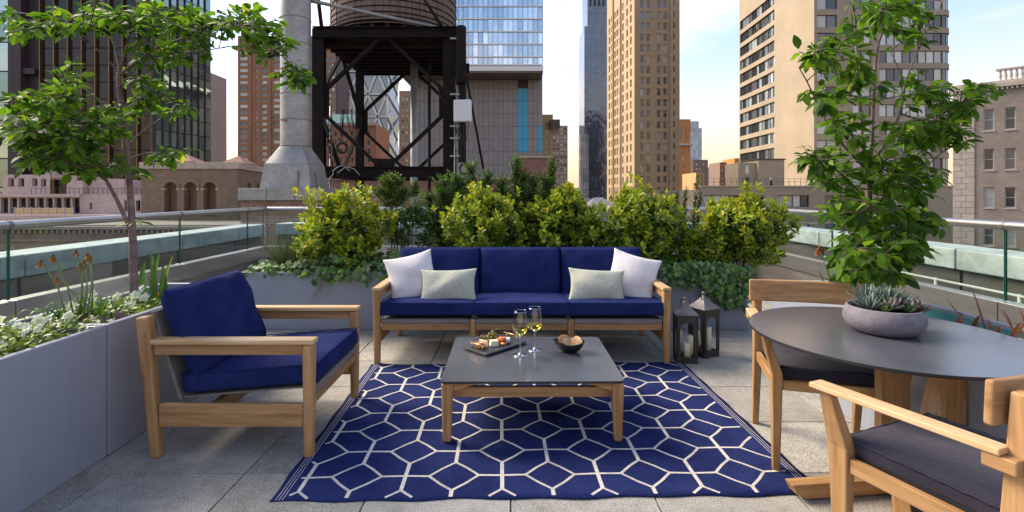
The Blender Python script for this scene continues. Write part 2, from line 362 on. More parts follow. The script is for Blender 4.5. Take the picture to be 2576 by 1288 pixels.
# lattice lines
pat = MB(); S, A2, dd, bb = 0.2185, 0.437, 0.112, 0.107
hx0, hx1, hy = -RW/2+0.066, RW/2-0.066, RD/2-0.012
def zr(x, y): return 0.0094+0.0012*math.sin(x*9+y*4)*math.sin(y*7)
def strip(p, q_, w):
    p, q_ = Vector((*p, 0)), Vector((*q_, 0))
    n_ = 24; pts = [p.lerp(q_, i/n_) for i in range(n_+1)]
    pts = [a for a in pts if hx0 <= a.x <= hx1 and -hy <= a.y <= hy]
    if len(pts) < 2: return
    d = (q_-p).normalized(); e = Vector((-d.y, d.x, 0))*w/2
    for a, b in zip(pts[:-1], pts[1:]):
        a2, b2 = a-d*0.001, b+d*0.001
        pat.add([(v.x, v.y, zr(v.x, v.y)) for v in (a2-e, b2-e, b2+e, a2+e)], [(0,1,2,3)])
inv = Matrix.Rotation(-rug_rot, 3, 'Z')
o0 = inv @ (Vector((-0.045, 2.277, 0))-rc)          # a bar crossing read off the photograph
for r_ in range(-3, 9):
    v = o0.y+r_*S; off = o0.x+(0 if r_ % 2 == 0 else A2/2)
    for k in range(-5, 6):
        u = off+k*A2; w = 0.0175; wt = 0.0128
        strip((u, v-bb), (u, v+bb), w)
        wav = 0.004*(1 if (k+r_) % 2 else -1)
        strip((u-A2/2+dd, v), (u, v+wav), wt); strip((u, v+wav), (u+A2/2-dd, v), wt)
        c = u+A2/2
        for sx in (-1, 1):
            for sy in (-1, 1):
                midp = (c+sx*dd*0.5, v+sy*((S-bb)*0.5+0.006))
                strip((c+sx*dd, v), midp, wt); strip(midp, (c, v+sy*(S-bb)), wt)
pat.build('lattice_line', RUGLINE, rug)
for sx in (-1, 1):
    for k in range(3):
        bl = MB(); x = sx*(RW/2-0.024-0.0135*k)
        for j in range(30):
            y0_, y1_ = -RD/2+0.004+(RD-0.008)*j/30, -RD/2+0.004+(RD-0.008)*(j+1)/30
            bl.add([(x-0.0012,y0_,zr(x,y0_)),(x+0.0012,y0_,zr(x,y0_)),(x+0.0012,y1_,zr(x,y1_)),(x-0.0012,y1_,zr(x,y1_))], [(0,1,2,3)])
        bl.build('border_stripe', RUGLINE, rug)
# ================================================================== seating
def cushion_mesh(name, sx, sy, sz, mat, puff=0.25, p=5.0, nx=28, ny=24, pinch=0.0, wr=0.004, seed=0):
    """closed cushion centred on the origin: x,y plan, z thickness"""
    rr = random.Random(seed); ph = [rr.uniform(0, 6.28) for _ in range(6)]
    top, bot = [], []
    for j in range(ny+1):
        for i in range(nx+1):
            u, v = 2*i/nx-1, 2*j/ny-1
            # denser rows near the rim
            u = math.sin(u*math.pi/2)*0.35+u*0.65; v = math.sin(v*math.pi/2)*0.35+v*0.65
            x = u*sx/2*(1-pinch*(1-abs(v)**2.2)*abs(u)**3); y = v*sy/2*(1-pinch*(1-abs(u)**2.2)*abs(v)**3)
            e = max(0.0, (1-abs(u)**p))*max(0.0, (1-abs(v)**p))
            e = e**(0.30 if p > 3 else 0.5)
            h = sz/2*e*(1-puff+puff*(1-u*u)*(1-v*v))
            wv = wr*e*(math.sin(x*21+ph[0]+2*math.sin(y*13+ph[1]))+0.7*math.sin(y*31+ph[2]+1.5*math.sin(x*17+ph[3])))
            top.append((x, y, h+wv)); bot.append((x, y, -h+wv*0.3))
    n1 = len(top); q = [(j*(nx+1)+i, j*(nx+1)+i+1, (j+1)*(nx+1)+i+1, (j+1)*(nx+1)+i) for j in range(ny) for i in range(nx)]
    m = MB(); m.add(top+bot, q+[tuple(n1+k for k in reversed(f)) for f in q])
    me = m.mesh(name, mat, True)
    import bmesh
    bm = bmesh.new(); bm.from_mesh(me); bmesh.ops.remove_doubles(bm, verts=bm.verts, dist=0.0004); bm.to_mesh(me); bm.free()
    return me
def slab_cushion(name, sx, sy, sz, mat, seed=0, r=0.016, crown=0.012):
    """box cushion with a seam edge: flat sides, softly crowned top"""
    rr = random.Random(seed); ph = [rr.uniform(0, 6.28) for _ in range(4)]
    nx, ny = 26, 22; m = MB(); rings = []
    def grid(z0, sgn, inset):
        out = []
        for j in range(ny+1):
            for i in range(nx+1):
                u, v = 2*i/nx-1, 2*j/ny-1
                x, y = u*(sx/2-inset), v*(sy/2-inset)
                z = z0+sgn*(crown*(1-u**4)*(1-v**4)+0.002*math.sin(x*19+ph[0]+math.sin(y*15+ph[1])*1.5))
                out.append((x, y, z))
        return out
    q = [(j*(nx+1)+i, j*(nx+1)+i+1, (j+1)*(nx+1)+i+1, (j+1)*(nx+1)+i) for j in range(ny) for i in range(nx)]
    top, bot = grid(sz/2, 1, r*0.6), grid(-sz/2, -0.3, r*0.6); n1 = len(top)
    per = [i for i in range(nx+1)]+[j*(nx+1)+nx for j in range(1, ny+1)]+[ny*(nx+1)+i for i in range(nx-1, -1, -1)]+[j*(nx+1) for j in range(ny-1, 0, -1)]
    vs_ = top+bot; prev = per
    fs_ = q+[tuple(n1+k for k in reversed(f)) for f in q]
    for zz, ex in ((sz/2-r*0.35, 0.0), (sz/2-r, 0.0015), (0.0, 0.004), (-sz/2+r, 0.0015), (-sz/2+r*0.35, 0.0)):
        cur = []
        for idx in per:
            x, y, z = top[idx]
            fx = (sx/2+ex)/(sx/2-r*0.6); fy = (sy/2+ex)/(sy/2-r*0.6)
            cur.append(len(vs_)); vs_.append((x*fx, y*fy, zz+0.002*math.sin(x*17+y*23+ph[2])))
        L = len(per); fs_ += [(prev[k], cur[k], cur[(k+1)%L], prev[(k+1)%L]) for k in range(L)]; prev = cur
    L = len(per); fs_ += [(prev[k], n1+per[k], n1+per[(k+1)%L], prev[(k+1)%L]) for k in range(L)]
    m.add(vs_, fs_); me = m.mesh(name, mat, True); return me
_pipe = {}
def put(name, me, parent, loc, rot=(0,0,0)):
    """cushion with its piping: a cord along the widest outline"""
    o = link(name, me, parent, loc, rot); co = np.empty(len(me.vertices)*3); me.vertices.foreach_get('co', co); co = co.reshape(-1,3)
    hx_, hy_ = np.abs(co[:,0]).max(), np.abs(co[:,1]).max(); flat = name == 'seat_cushion'
    zt = np.percentile(co[:,2], 60) if flat else 0.0
    hz_ = co[:,2].max(); zt = (np.sort(co[:,2])[-1]-0.013) if flat else 0.0
    pts = []; n_ = 24; r_ = 0.02
    for a, b, c, d in ((-1,-1,1,-1),(1,-1,1,1),(1,1,-1,1),(-1,1,-1,-1)):
        for k in range(n_):
            f = k/n_; x, y = a+(c-a)*f, b+(d-b)*f
            pts.append((x*(hx_-0.001), y*(hy_-0.001), zt+0.0015*math.sin(k*1.9+a*3+b)))
    pts.append(pts[0]); pts.append(pts[1])
    MB().tube(pts, 0.0035 if flat else 0.0042, 6, False).build('piping', me.materials[0], o, True)
    return o

def leg(parent, p0, p1, w, d, w1, d1, up=(0,1,0), pale=False, name='leg'):
    return MB().bar(p0, p1, w, d, up, w1, d1).build(name, (PALE_SKYLIT if pale else TEAK)[2], parent, bevel=min(w,d,w1,d1)*0.28, seg=3)

# ---- sofa (local x along its length, y = depth, front at y=0)
def sofa():
    t = empty('sofa', (0.074, 3.755, 0), 0, 'three seat teak sofa with navy blue cushions by the back planters', 'sofa')
    W, D, z = 1.125, 0.80, 0.0
    for s in (-1, 1):
        leg(t, (s*(W-0.032), 0.035, 0), (s*(W-0.032), 0.035, 0.552), 0.044, 0.05, 0.058, 0.06)
        leg(t, (s*(W-0.032), D-0.02, 0), (s*(W-0.032), D+0.03, 0.70), 0.045, 0.05, 0.05, 0.05)
        arm = MB().box(s*(W-0.034)-0.034, s*(W-0.034)+0.034, 0.0, D+0.005, 0.553, 0.580).build('arm_rest', PALE_SKYLIT[1], t, bevel=0.008)
        MB().box(s*(W-0.034)-0.014, s*(W-0.034)+0.014, 0.066, D-0.02, 0.492, 0.5515).build('arm_apron', TEAK[1], t, bevel=0.004)
        MB().box(s*(W-0.034)-0.014, s*(W-0.034)+0.014, 0.066, D-0.03, 0.15, 0.262).build('side_rail', TEAK[1], t, bevel=0.004)
        leg(t, (s*0.372, 0.045, 0.0), (s*0.372, 0.045, 0.338), 0.042, 0.042, 0.046, 0.046)
        leg(t, (s*0.372, D-0.02, 0), (s*0.372, D-0.02, 0.30), 0.04, 0.04, 0.045, 0.045)
    for x0, x1 in ((-1.06, -0.397), (-0.347, 0.347), (0.397, 1.06)):
        MB().box(x0, x1, 0.028, 0.062, 0.255, 0.303).build('front_rail', TEAK[0], t, bevel=0.004)
        MB().box(x0, x1, 0.02, 0.066, 0.3045, 0.339).build('seat_band', TAUPE, t, bevel=0.006)
        MB().hexa([(x0,0.07,0.30),(x1,0.07,0.30),(x1,0.70,0.27),(x0,0.70,0.27)], [(x0,0.07,0.336),(x1,0.07,0.336),(x1,0.70,0.302),(x0,0.70,0.302)]).build('seat_sling', TAUPE, t)
    MB().box(-1.06, 1.06, D-0.045, D-0.015, 0.25, 0.32).build('back_rail', TEAK[0], t, bevel=0.004)
    MB().box(-1.06, 1.06, D+0.008, D+0.040, 0.62, 0.68).build('top_rail', TEAK[0], t, bevel=0.006)
    MB().hexa([(-1.04,0.70,0.36),(1.04,0.70,0.36),(1.04,0.715,0.36),(-1.04,0.715,0.36)], [(-1.04,0.79,0.66),(1.04,0.79,0.66),(1.04,0.805,0.66),(-1.04,0.805,0.66)]).build('back_sling', TAUPE, t)
    for k in range(3):
        me = slab_cushion('seat_cushion', 0.722, 0.66, 0.095, BLUE, 11+k)
        put('seat_cushion', me, t, (-0.722+k*0.722+0.001*k, 0.345, 0.398), (R(-3), 0, 0))
        me = cushion_mesh('back_cushion', 0.70, 0.42, 0.17, BLUE, 0.22, 6, wr=0.004, seed=21+k)
        put('back_cushion', me, t, (-0.700+k*0.700+(0, -0.004, -0.002)[k], 0.612, 0.608), (R(76+k*0.7), 0, R((1.0, -0.4, -1.0)[k])))
    return t
sofa()
# throw pillows on it
def pillow(label, w, h, th, mat, loc, rot, seed, cat='pillow', grp=None):
    me = cushion_mesh('throw_pillow', w, h, th, mat, 0.35, 2.0, 26, 22, 0.10, 0.006, seed)
    o = link('throw_pillow', me, None, loc, rot); return tag(o, label, cat, grp)
Ys = 3.755
pillow('white square throw pillow at the left end of the sofa', 0.40, 0.40, 0.15, WHITE_LINEN, (-0.815, Ys+0.335, 0.605), (R(66), R(-12), R(14)), 1)
pillow('white square throw pillow at the right end of the sofa', 0.40, 0.40, 0.15, WHITE_LINEN, (0.985, Ys+0.345, 0.605), (R(66), R(14), R(-16)), 2)
pillow('sage green oblong throw pillow leaning on the left white pillow', 0.455, 0.275, 0.14, SAGE, (-0.505, Ys+0.235, 0.555), (R(64), R(-1), R(3)), 3)
pillow('sage green oblong throw pillow leaning on the right white pillow', 0.455, 0.275, 0.14, SAGE, (0.675, Ys+0.235, 0.555), (R(64), R(2.5), R(-3)), 4)

# ---- armchair facing +X
def armchair():
    t = empty('armchair', (-1.367, 2.805, 0), R(90), 'teak armchair with navy blue cushions standing against the left planter', 'armchair')
    # local: x across (width), y = from front (y<0) to back (y>0); rot 90 puts the front at +X
    W, F, B = 0.375, -0.40, 0.40
    for s in (-1, 1):
        leg(t, (s*(W-0.022), F+0.025, 0), (s*(W-0.022), F+0.025, 0.552), 0.045, 0.046, 0.052, 0.056)
        leg(t, (s*(W-0.022), B-0.03, 0), (s*(W-0.022), B+0.03, 0.688), 0.046, 0.050, 0.052, 0.066)
        MB().box(s*(W-0.026)-0.034, s*(W-0.026)+0.034, F-0.006, B-0.010, 0.5535, 0.580).build('arm_rest', PALE_SKYLIT[1], t, bevel=0.008)
        MB().box(s*(W-0.024)-0.013, s*(W-0.024)+0.013, F+0.055, B-0.02, 0.500, 0.552).build('arm_apron', TEAK[1], t, bevel=0.004)
        MB().box(s*(W-0.022)-0.013, s*(W-0.022)+0.013, F+0.052, B-0.045, 0.150, 0.262).build('side_rail', TEAK[1], t, bevel=0.005)
        for (yy, zz) in ((F+0.02, 0.235), (B+0.018, 0.60)):
            MB().tube([(s*(W+0.0035), yy, zz), (s*(W+0.008), yy, zz)], 0.007, 12).build('bolt', STEEL, t)
    MB().box(-0.325, 0.325, F+0.01, F+0.042, 0.245, 0.300).build('front_rail', TEAK[0], t, bevel=0.004)
    MB().box(-0.325, 0.325, F+0.0, F+0.046, 0.3015, 0.338).build('seat_band', TAUPE, t, bevel=0.005)
    MB().hexa([(-0.30,F+0.05,0.318),(0.30,F+0.05,0.318),(0.30,0.28,0.266),(-0.30,0.28,0.266)], [(-0.30,F+0.05,0.328),(0.30,F+0.05,0.328),(0.30,0.28,0.276),(-0.30,0.28,0.276)]).build('seat_sling', TAUPE, t)
    MB().box(-0.325, 0.325, 0.12, 0.155, 0.16, 0.235).build('cross_rail', TEAK[0], t, bevel=0.004)
    MB().box(-0.325, 0.325, B+0.018, B+0.048, 0.615, 0.672).build('top_rail', TEAK[0], t, bevel=0.006)
    MB().hexa([(-0.315,0.272,0.26),(0.315,0.272,0.26),(0.315,0.290,0.26),(-0.315,0.290,0.26)], [(-0.315,0.412,0.70),(0.315,0.412,0.70),(0.315,0.430,0.70),(-0.315,0.430,0.70)]).build('back_sling', TAUPE, t, bevel=0.004)
    MB().lathe([(0.0,-0.016),(0.012,-0.012),(0.016,0),(0.012,0.012),(0.0,0.016)], 12).build('sling_roller', STEEL, t, True, loc=(-0.305, 0.25, 0.225))
    put('seat_cushion', slab_cushion('seat_cushion', 0.655, 0.66, 0.095, BLUE, 5), t, (0, F+0.33, 0.372), (R(-4.5), 0, 0))
    put('back_cushion', cushion_mesh('back_cushion', 0.665, 0.46, 0.19, BLUE, 0.25, 6, wr=0.007, seed=9), t, (0, 0.272, 0.592), (R(68), 0, R(1)))
    return t
armchair()

# ---- coffee table
def coffee_table():
    cx, cy, hw, hd = 0.104, 2.957, 0.476, 0.397
    t = empty('coffee_table', (cx, cy, 0), R(0.4), 'square teak coffee table with dark grey top on the blue rug', 'table')
    def rr_poly(hx, hy, r, n=6):
        out = []
        for sx, sy, a0 in ((1,1,0),(-1,1,90),(-1,-1,180),(1,-1,270)):
            for k in range(n+1):
                a = R(a0+90*k/n); out.append((sx*(hx-r)+r*math.cos(a), sy*(hy-r)+r*math.sin(a)))
        return out
    MB().prism(rr_poly(hw, hd, 0.035), 0.316, 0.3268).build('top_core', DKEDGE, t, bevel=0.001)
    MB().prism(rr_poly(hw-0.0015, hd-0.0015, 0.034), 0.3269, 0.3280).build('table_top', TABLETOP, t)
    MB().prism(rr_poly(hw-0.001, hd-0.001, 0.035), 0.3155, 0.3157).build('top_underside', DKEDGE, t)
    for sx in (-1, 1):
        for sy in (-1, 1):
            leg(t, (sx*(hw-0.034), sy*(hd-0.032), 0.009), (sx*(hw-0.036), sy*(hd-0.034), 0.3150), 0.042, 0.044, 0.062, 0.060)
        poly = [(-hd+0.064,0.315),(-hd+0.064,0.275),(-hd+0.16,0.300),(hd-0.16,0.300),(hd-0.064,0.275),(hd-0.064,0.315)]
        MB().prism(poly, sx*(hw-0.036)-0.012, sx*(hw-0.036)+0.012, 'x').build('apron', TEAK[1], t, bevel=0.002)
        MB().box(sx*(hw-0.036)-0.013, sx*(hw-0.036)+0.013, -hd+0.06, hd-0.06, 0.205, 0.262).build('side_rail', TEAK[1], t, bevel=0.003)
        poly = [(-hw+0.066,0.315),(-hw+0.066,0.270),(-hw+0.19,0.306),(hw-0.19,0.306),(hw-0.066,0.270),(hw-0.066,0.315)]
        MB().prism(poly, sx*(hd-0.034)-0.012, sx*(hd-0.034)+0.012, 'y').build('apron', TEAK[0], t, bevel=0.002)
    MB().box(-hw+0.05, hw-0.05, -hd+0.10, -hd+0.128, 0.207, 0.260).build('stretcher', TEAK[0], t, bevel=0.003)
    MB().box(-hw+0.05, hw-0.05, hd-0.128, hd-0.10, 0.207, 0.260).build('stretcher', TEAK[0], t, bevel=0.003)
coffee_table()

# ---- round dining table
TC = (1.555, 2.107); TZ = 0.70; TR = 0.505
def round_table():
    t = empty('dining_table', (*TC, 0), R(6), 'round pedestal table with dark grey top holding the succulent bowl', 'table')
    MB().lathe([(0,TZ-0.013),(TR-0.004,TZ-0.013),(TR,TZ-0.010),(TR,TZ-0.0012),(0,TZ-0.0012)], 96).build('top_core', DKEDGE, t)
    MB().lathe([(0,TZ-0.0011),(TR-0.0015,TZ-0.0011),(TR-0.0015,TZ),(0,TZ)], 96).build('table_top', TABLETOP, t)
    for x, y, a in ((0.02, 0.06, 0), ):
        MB().box(-0.012+x, 0.092+x, -0.05+y, -0.012+y, 0.05, TZ-0.014).build('upright', TEAK[2], t, bevel=0.004)
        MB().box(0.094+x, 0.13+x, -0.045+y, 0.05+y, 0.05, TZ-0.014).build('upright', TEAK[2], t, bevel=0.004)
    MB().bar((0.30, -0.02, 0.055), (0.375, 0.02, TZ-0.014), 0.065, 0.04, (1,0,0), 0.085, 0.045).build('slanted_brace', TEAK[2], t, bevel=0.004)
    foot = [(-0.385,0.072),(-0.365,0.030),(-0.32,0.010),(0.36,0.010),(0.385,0.05),(0.385,0.072)]
    MB().prism(foot, 0.02, 0.075, 'y').build('foot', TEAK[0], t, bevel=0.004)
    MB().prism(foot, -0.028, 0.028, 'y').build('foot', TEAK[0], t, bevel=0.004, rot=(0,0,R(49)), loc=(0.05,-0.035,-0.0015))
round_table()

def dining_chair(loc, rz, label):
    t = empty('dining_chair', (*loc, 0), rz, label, 'chair', 'teak dining chairs at the round table')
    w, f, b = 0.245, -0.225, 0.215
    for s in (-1, 1):
        # front leg: tapered below, bent outwards above the seat
        m = MB(); x = s*w
        rings = [((x,f+0.005,0.0),0.030,0.036),((x,f,0.46),0.046,0.066),((x+s*0.052,f-0.012,0.642),0.030,0.042)]
        vs_ = []
        for c, a, d_ in rings: vs_ += [(c[0]-a/2,c[1]-d_/2,c[2]),(c[0]+a/2,c[1]-d_/2,c[2]),(c[0]+a/2,c[1]+d_/2,c[2]),(c[0]-a/2,c[1]+d_/2,c[2])]
        fs_ = [(3,2,1,0),(8,9,10,11)]
        for r_ in range(2):
            for k in range(4): fs_.append((r_*4+k, r_*4+(k+1)%4, r_*4+4+(k+1)%4, r_*4+4+k))
        m.add(vs_, fs_).build('front_leg', TEAK[2], t, bevel=0.005)
        m = MB()
        rings = [((x,b+0.07,0.0),0.032,0.034),((x,b+0.005,0.44),0.042,0.062),((x,b+0.022,0.800),0.042,0.048)]
        vs_ = []
        for c, a, d_ in rings: vs_ += [(c[0]-a/2,c[1]-d_/2,c[2]),(c[0]+a/2,c[1]-d_/2,c[2]),(c[0]+a/2,c[1]+d_/2,c[2]),(c[0]-a/2,c[1]+d_/2,c[2])]
        m.add(vs_, fs_).build('back_leg', TEAK[2], t, bevel=0.005)
        # flat arm board outside the posts
        xa = x+s*0.052
        arm = [(xa-0.030,f-0.055),(xa+0.030,f-0.055),(xa+0.026-s*0.018,b-0.005),(xa-0.026-s*0.018,b-0.005)]
        MB().prism(arm, 0.643, 0.661, 'z').build('arm_rest', PALE_SKYLIT[1], t, bevel=0.004)
        MB().box(*sorted((x+s*0.0215, x+s*0.055)), b-0.045, b+0.026, 0.605, 0.6425).build('arm_bracket', TEAK[1], t, bevel=0.004)
        MB().box(x-0.012, x+0.012, f+0.034, b-0.032, 0.385, 0.432).build('side_rail', TEAK[1], t, bevel=0.003)
    MB().box(-w+0.024, w-0.024, f-0.018, f+0.008, 0.385, 0.432).build('front_rail', TEAK[0], t, bevel=0.003)
    MB().box(-w+0.024, w-0.024, b-0.012, b+0.014, 0.385, 0.432).build('rear_rail', TEAK[0], t, bevel=0.003)
    MB().box(-w+0.02, w-0.02, f+0.009, b-0.013, 0.40, 0.4395).build('seat_base', DKEDGE, t)
    # curved back board
    m = MB(); n = 14; vs_ = []
    for i in range(n+1):
        u = i/n*2-1; xx = u*0.292; yy = b-0.024+0.030*(1-u*u)-0.004
        for dy, z in ((0,0.706),(0.022,0.706),(0.026,0.822),(0.004,0.822)): vs_.append((xx, yy+dy-0.018+0.0*z, z))
    fs_ = [(0,1,2,3), tuple(n*4+k for k in (3,2,1,0))]
    for i in range(n):
        for k in range(4): fs_.append((i*4+k, (i+1)*4+k, (i+1)*4+(k+1)%4, i*4+(k+1)%4))
    m.add(vs_, fs_).build('back_board', TEAK[0], t, bevel=0.007, seg=3)
    put('seat_cushion', slab_cushion('seat_cushion', 0.455, 0.43, 0.05, CHAR, 31, r=0.012, crown=0.006), t, (0, -0.012, 0.462))
    return t
dining_chair((1.522, 2.471), R(-16), 'teak dining chair with charcoal seat on the far side of the round table')
dining_chair((1.399, 1.537), R(202), 'teak dining chair with charcoal seat nearest the camera')
# ================================================================== city
GZ = -58.0
gm = pm('city_ground', (0.10,0.095,0.09), (0.16,0.15,0.14), 0.02, 0.9)
g = MB().add([(-4000,-4000,GZ),(4000,-4000,GZ),(4000,4000,GZ),(-4000,4000,GZ)], [(0,1,2,3)]).build('ground', gm); tag(g, kind='structure')

def brickmat(name, c1, c2, mortar, bw=0.21, bh=0.07, msz=0.012, var=0.35, rough=0.85, nscale=1.5):
    m, n, l, b = nt(name)
    t = n.new('ShaderNodeTexCoord'); mp_ = n.new('ShaderNodeMapping'); mp_.inputs['Rotation'].default_value = (R(90), 0, 0)
    l.new(t.outputs['Object'], mp_.inputs['Vector'])
    bt = n.new('ShaderNodeTexBrick'); l.new(mp_.outputs[0], bt.inputs['Vector'])
    bt.inputs['Color1'].default_value = (*c1,1); bt.inputs['Color2'].default_value = (*c2,1); bt.inputs['Mortar'].default_value = (*mortar,1)
    bt.inputs['Scale'].default_value = 1.0; bt.inputs['Brick Width'].default_value = bw; bt.inputs['Row Height'].default_value = bh; bt.inputs['Mortar Size'].default_value = msz
    c = mixc(n, l, var, bt.outputs['Color'], ramp(n, l, noise(n, l, t.outputs['Object'], nscale, 6, 0.65), [(0.32, (0.5,0.47,0.44)), (0.66, (1.25,1.22,1.18))]), 'MULTIPLY')
    l.new(c, b.inputs['Base Color']); inp(b, 'Roughness', rough); bump(n, l, b, bt.outputs['Fac'], 0.2, -0.01); return m
def winmat(name, stops, rough=0.06, ior=1.9, wav=0.06, wscale=0.6, metal=0.0):
    m, n, l, b = nt(name); oi = n.new('ShaderNodeObjectInfo')
    c = ramp(n, l, oi.outputs['Random'], stops)
    for e in c.node.color_ramp.elements: pass
    c.node.color_ramp.interpolation = 'CONSTANT'
    l.new(c, b.inputs['Base Color']); inp(b, 'Roughness', rough); inp(b, 'IOR', ior); inp(b, 'Metallic', metal)
    if wav: bump(n, l, b, noise(n, l, coords(n, l), wscale, 2), wav, 0.25)
    return m
WIN = winmat('window_glass', [(0.0,(0.015,0.017,0.02)),(0.45,(0.04,0.045,0.05)),(0.68,(0.32,0.31,0.28)),(0.85,(0.10,0.11,0.12)),(1.0,(0.02,0.02,0.025))])
WINDK = winmat('dark_window_glass', [(0.0,(0.01,0.011,0.013)),(0.6,(0.03,0.03,0.033)),(0.9,(0.12,0.12,0.12)),(1.0,(0.02,0.02,0.02))])
WINBL = winmat('blind_window_glass', [(0.0,(0.42,0.41,0.38)),(0.3,(0.05,0.05,0.055)),(0.55,(0.55,0.53,0.48)),(0.8,(0.13,0.12,0.12)),(1.0,(0.3,0.3,0.3))], 0.1, 1.6)
FRAMEW = pm('pale_window_frame', (0.45,0.42,0.37), (0.52,0.49,0.44), 3, 0.6)
FRAMED = pm('dark_window_frame', (0.035,0.028,0.025), (0.05,0.042,0.038), 3, 0.5)

_wm = {}
def window_mesh(w, h, nx, nz, fr, mats, dep=0.06):
    k = (round(w,3), round(h,3), nx, nz, fr, tuple(m.name for m in mats))
    if k in _wm: return _wm[k]
    m = MB()
    m.box(0, w, 0, dep, 0, fr).box(0, w, 0, dep, h-fr, h).box(0, fr, 0, dep, fr, h-fr).box(w-fr, w, 0, dep, fr, h-fr)
    for i in range(1, nx): m.box(w*i/nx-fr*0.4, w*i/nx+fr*0.4, 0.005, dep, fr, h-fr)
    for i in range(1, nz): m.box(fr, w-fr, 0.003, dep-0.003, h*i/nz-fr*0.4, h*i/nz+fr*0.4)
    m.cur = 1; m.add([(fr*0.5,dep*0.7,fr*0.5),(w-fr*0.5,dep*0.7,fr*0.5),(w-fr*0.5,dep*0.7,h-fr*0.5),(fr*0.5,dep*0.7,h-fr*0.5)], [(0,1,2,3)])
    _wm[k] = m.mesh('window', list(mats)); return _wm[k]
def wallgrid(W, H, holes, depth):
    xs = sorted({0.0, W}|{round(v,4) for a in holes for v in (a[0], a[0]+a[2])}); zs = sorted({0.0, H}|{round(v,4) for a in holes for v in (a[1], a[1]+a[3])})
    m = MB(); xi = {v: i for i, v in enumerate(xs)}; zi = {v: i for i, v in enumerate(zs)}
    full = set()
    for a in holes:
        for i in range(xi[round(a[0],4)], xi[round(a[0]+a[2],4)]):
            for j in range(zi[round(a[1],4)], zi[round(a[1]+a[3],4)]): full.add((i, j))
    vs_ = [(x, 0, z) for z in zs for x in xs]; nx_ = len(xs)
    fs_ = [(j*nx_+i, j*nx_+i+1, (j+1)*nx_+i+1, (j+1)*nx_+i) for j in range(len(zs)-1) for i in range(nx_-1) if (i, j) not in full]
    m.add(vs_, fs_)
    for x, z, w, h in [a[:4] for a in holes]:
        m.add([(x,0,z),(x+w,0,z),(x+w,0,z+h),(x,0,z+h),(x,depth,z),(x+w,depth,z),(x+w,depth,z+h),(x,depth,z+h)],
              [(0,1,5,4),(1,2,6,5),(2,3,7,6),(3,0,4,7),(4,5,6,7)])
    return m
def facade(parent, A, B, z0, z1, mat, holes=(), depth=0.2, nx=1, nz=1, fr=0.08, mats=None, name='wall', wname='window', sill=None):
    """wall from A to B (xy, A on the left seen from outside), real openings, one object per window"""
    A, B = Vector((*A, 0)), Vector((*B, 0)); L = (B-A).length; rz = math.atan2(B.y-A.y, B.x-A.x)
    pl = parent.location
    hs = [(a[0], a[1]-z0, a[2], a[3]) for a in holes if a[0] >= 0 and a[0]+a[2] <= L and a[1] > z0 and a[1]+a[3] < z1]
    m = wallgrid(L, z1-z0, hs, depth)
    me = bpy.data.meshes.new(name); me.from_pydata(m.v, [], m.f); me.materials.append(mat); me.update()
    w_ = link(name, me, parent, (A.x-pl.x, A.y-pl.y, z0-pl.z), (0, 0, rz))
    for x, z, w, h in hs:
        mesh = window_mesh(w, h, nx, nz, fr, mats or (FRAMEW, WIN))
        o = link(wname, mesh, parent, Vector((A.x-pl.x, A.y-pl.y, z0-pl.z))+Matrix.Rotation(rz, 3, 'Z') @ Vector((x, depth-0.07, z)), (0, 0, rz))
        if sill: 
            k = ('sill', round(w,3))
            if k not in _wm: _wm[k] = MB().box(-0.06, w+0.06, -depth-0.02, -depth+0.12, -0.12, -0.02).mesh('sill', sill)
            link('sill', _wm[k], o, (0, 0.03, 0))
    return w_
def building(name, A, B, z1, label, cat='building', z0=GZ):
    return empty(name, ((A[0]+B[0])/2, (A[1]+B[1])/2, z0), 0, label, cat)
def roofcap(parent, pts, z, mat, th=0.3, name='roof'):
    pl = parent.location
    return MB().prism([(p[0]-pl.x, p[1]-pl.y) for p in pts], z-th-pl.z, z-pl.z).build(name, mat, parent)

# ---------------------------------------------------------------- B1 dark glass tower, far left
BRZ = pm('bronze_panel', (0.014,0.011,0.010), (0.034,0.026,0.02), 0.15, 0.14, 0.3, bmp=0.05, bscale=0.5)
BRN = pm('brown_stone_pier', (0.030,0.019,0.020), (0.042,0.027,0.027), 0.4, 0.6)
MULL = pm('bronze_mullion', (0.16,0.095,0.045), (0.24,0.15,0.075), 0.5, 0.35, 0.8)
CURT = winmat('curtain_wall_glass', [(0.0,(0.22,0.30,0.27)),(0.35,(0.32,0.40,0.36)),(0.7,(0.42,0.50,0.45)),(1.0,(0.2,0.3,0.3))], 0.04, 1.5, 0.12, 0.5, 0.85)
Yf = 60.0; xa, xb = UX(-60, Yf), UX(388, Yf); Yb = 68.5; xc = UX(530, Yb); TOP1 = 95.0
t = building('office_tower', (xa, Yf), (xb, Yf), TOP1, 'dark bronze glass office tower filling the far left', 'tower')
pl = t.location
MB().box(xa-pl.x, xb-pl.x-0.3, 0.5, Yb-Yf+3, 0, TOP1-GZ).build('core', BRN, t)
MB().prism([(xb-pl.x-0.4, 0.3),(xb-pl.x+0.05, 0.3),(xc-pl.x-0.05, Yb-Yf),(xc-pl.x-0.4, Yb-Yf)], 0, TOP1-GZ).build('core', BRN, t)
pxs = [100, 135, 170, 205, 239, 274, 308, 345, 381]
rows = [(-12+k*2.05) for k in range(23)]
for a, b in zip(pxs[:-1], pxs[1:]):
    A_, B_ = UX(a, Yf)+0.06, UX(b, Yf)-0.06
    me = MB().box(0, B_-A_, 0, 0.12, 0.05, 2.0).mesh('bronze_panel', BRZ)
    for z in rows: link('bronze_panel', me, t, (A_-pl.x, 0.3+rnd.uniform(-0.03, 0.0), z-pl.z), (rnd.uniform(-0.006,0.006), 0, rnd.uniform(-0.006, 0.006)))
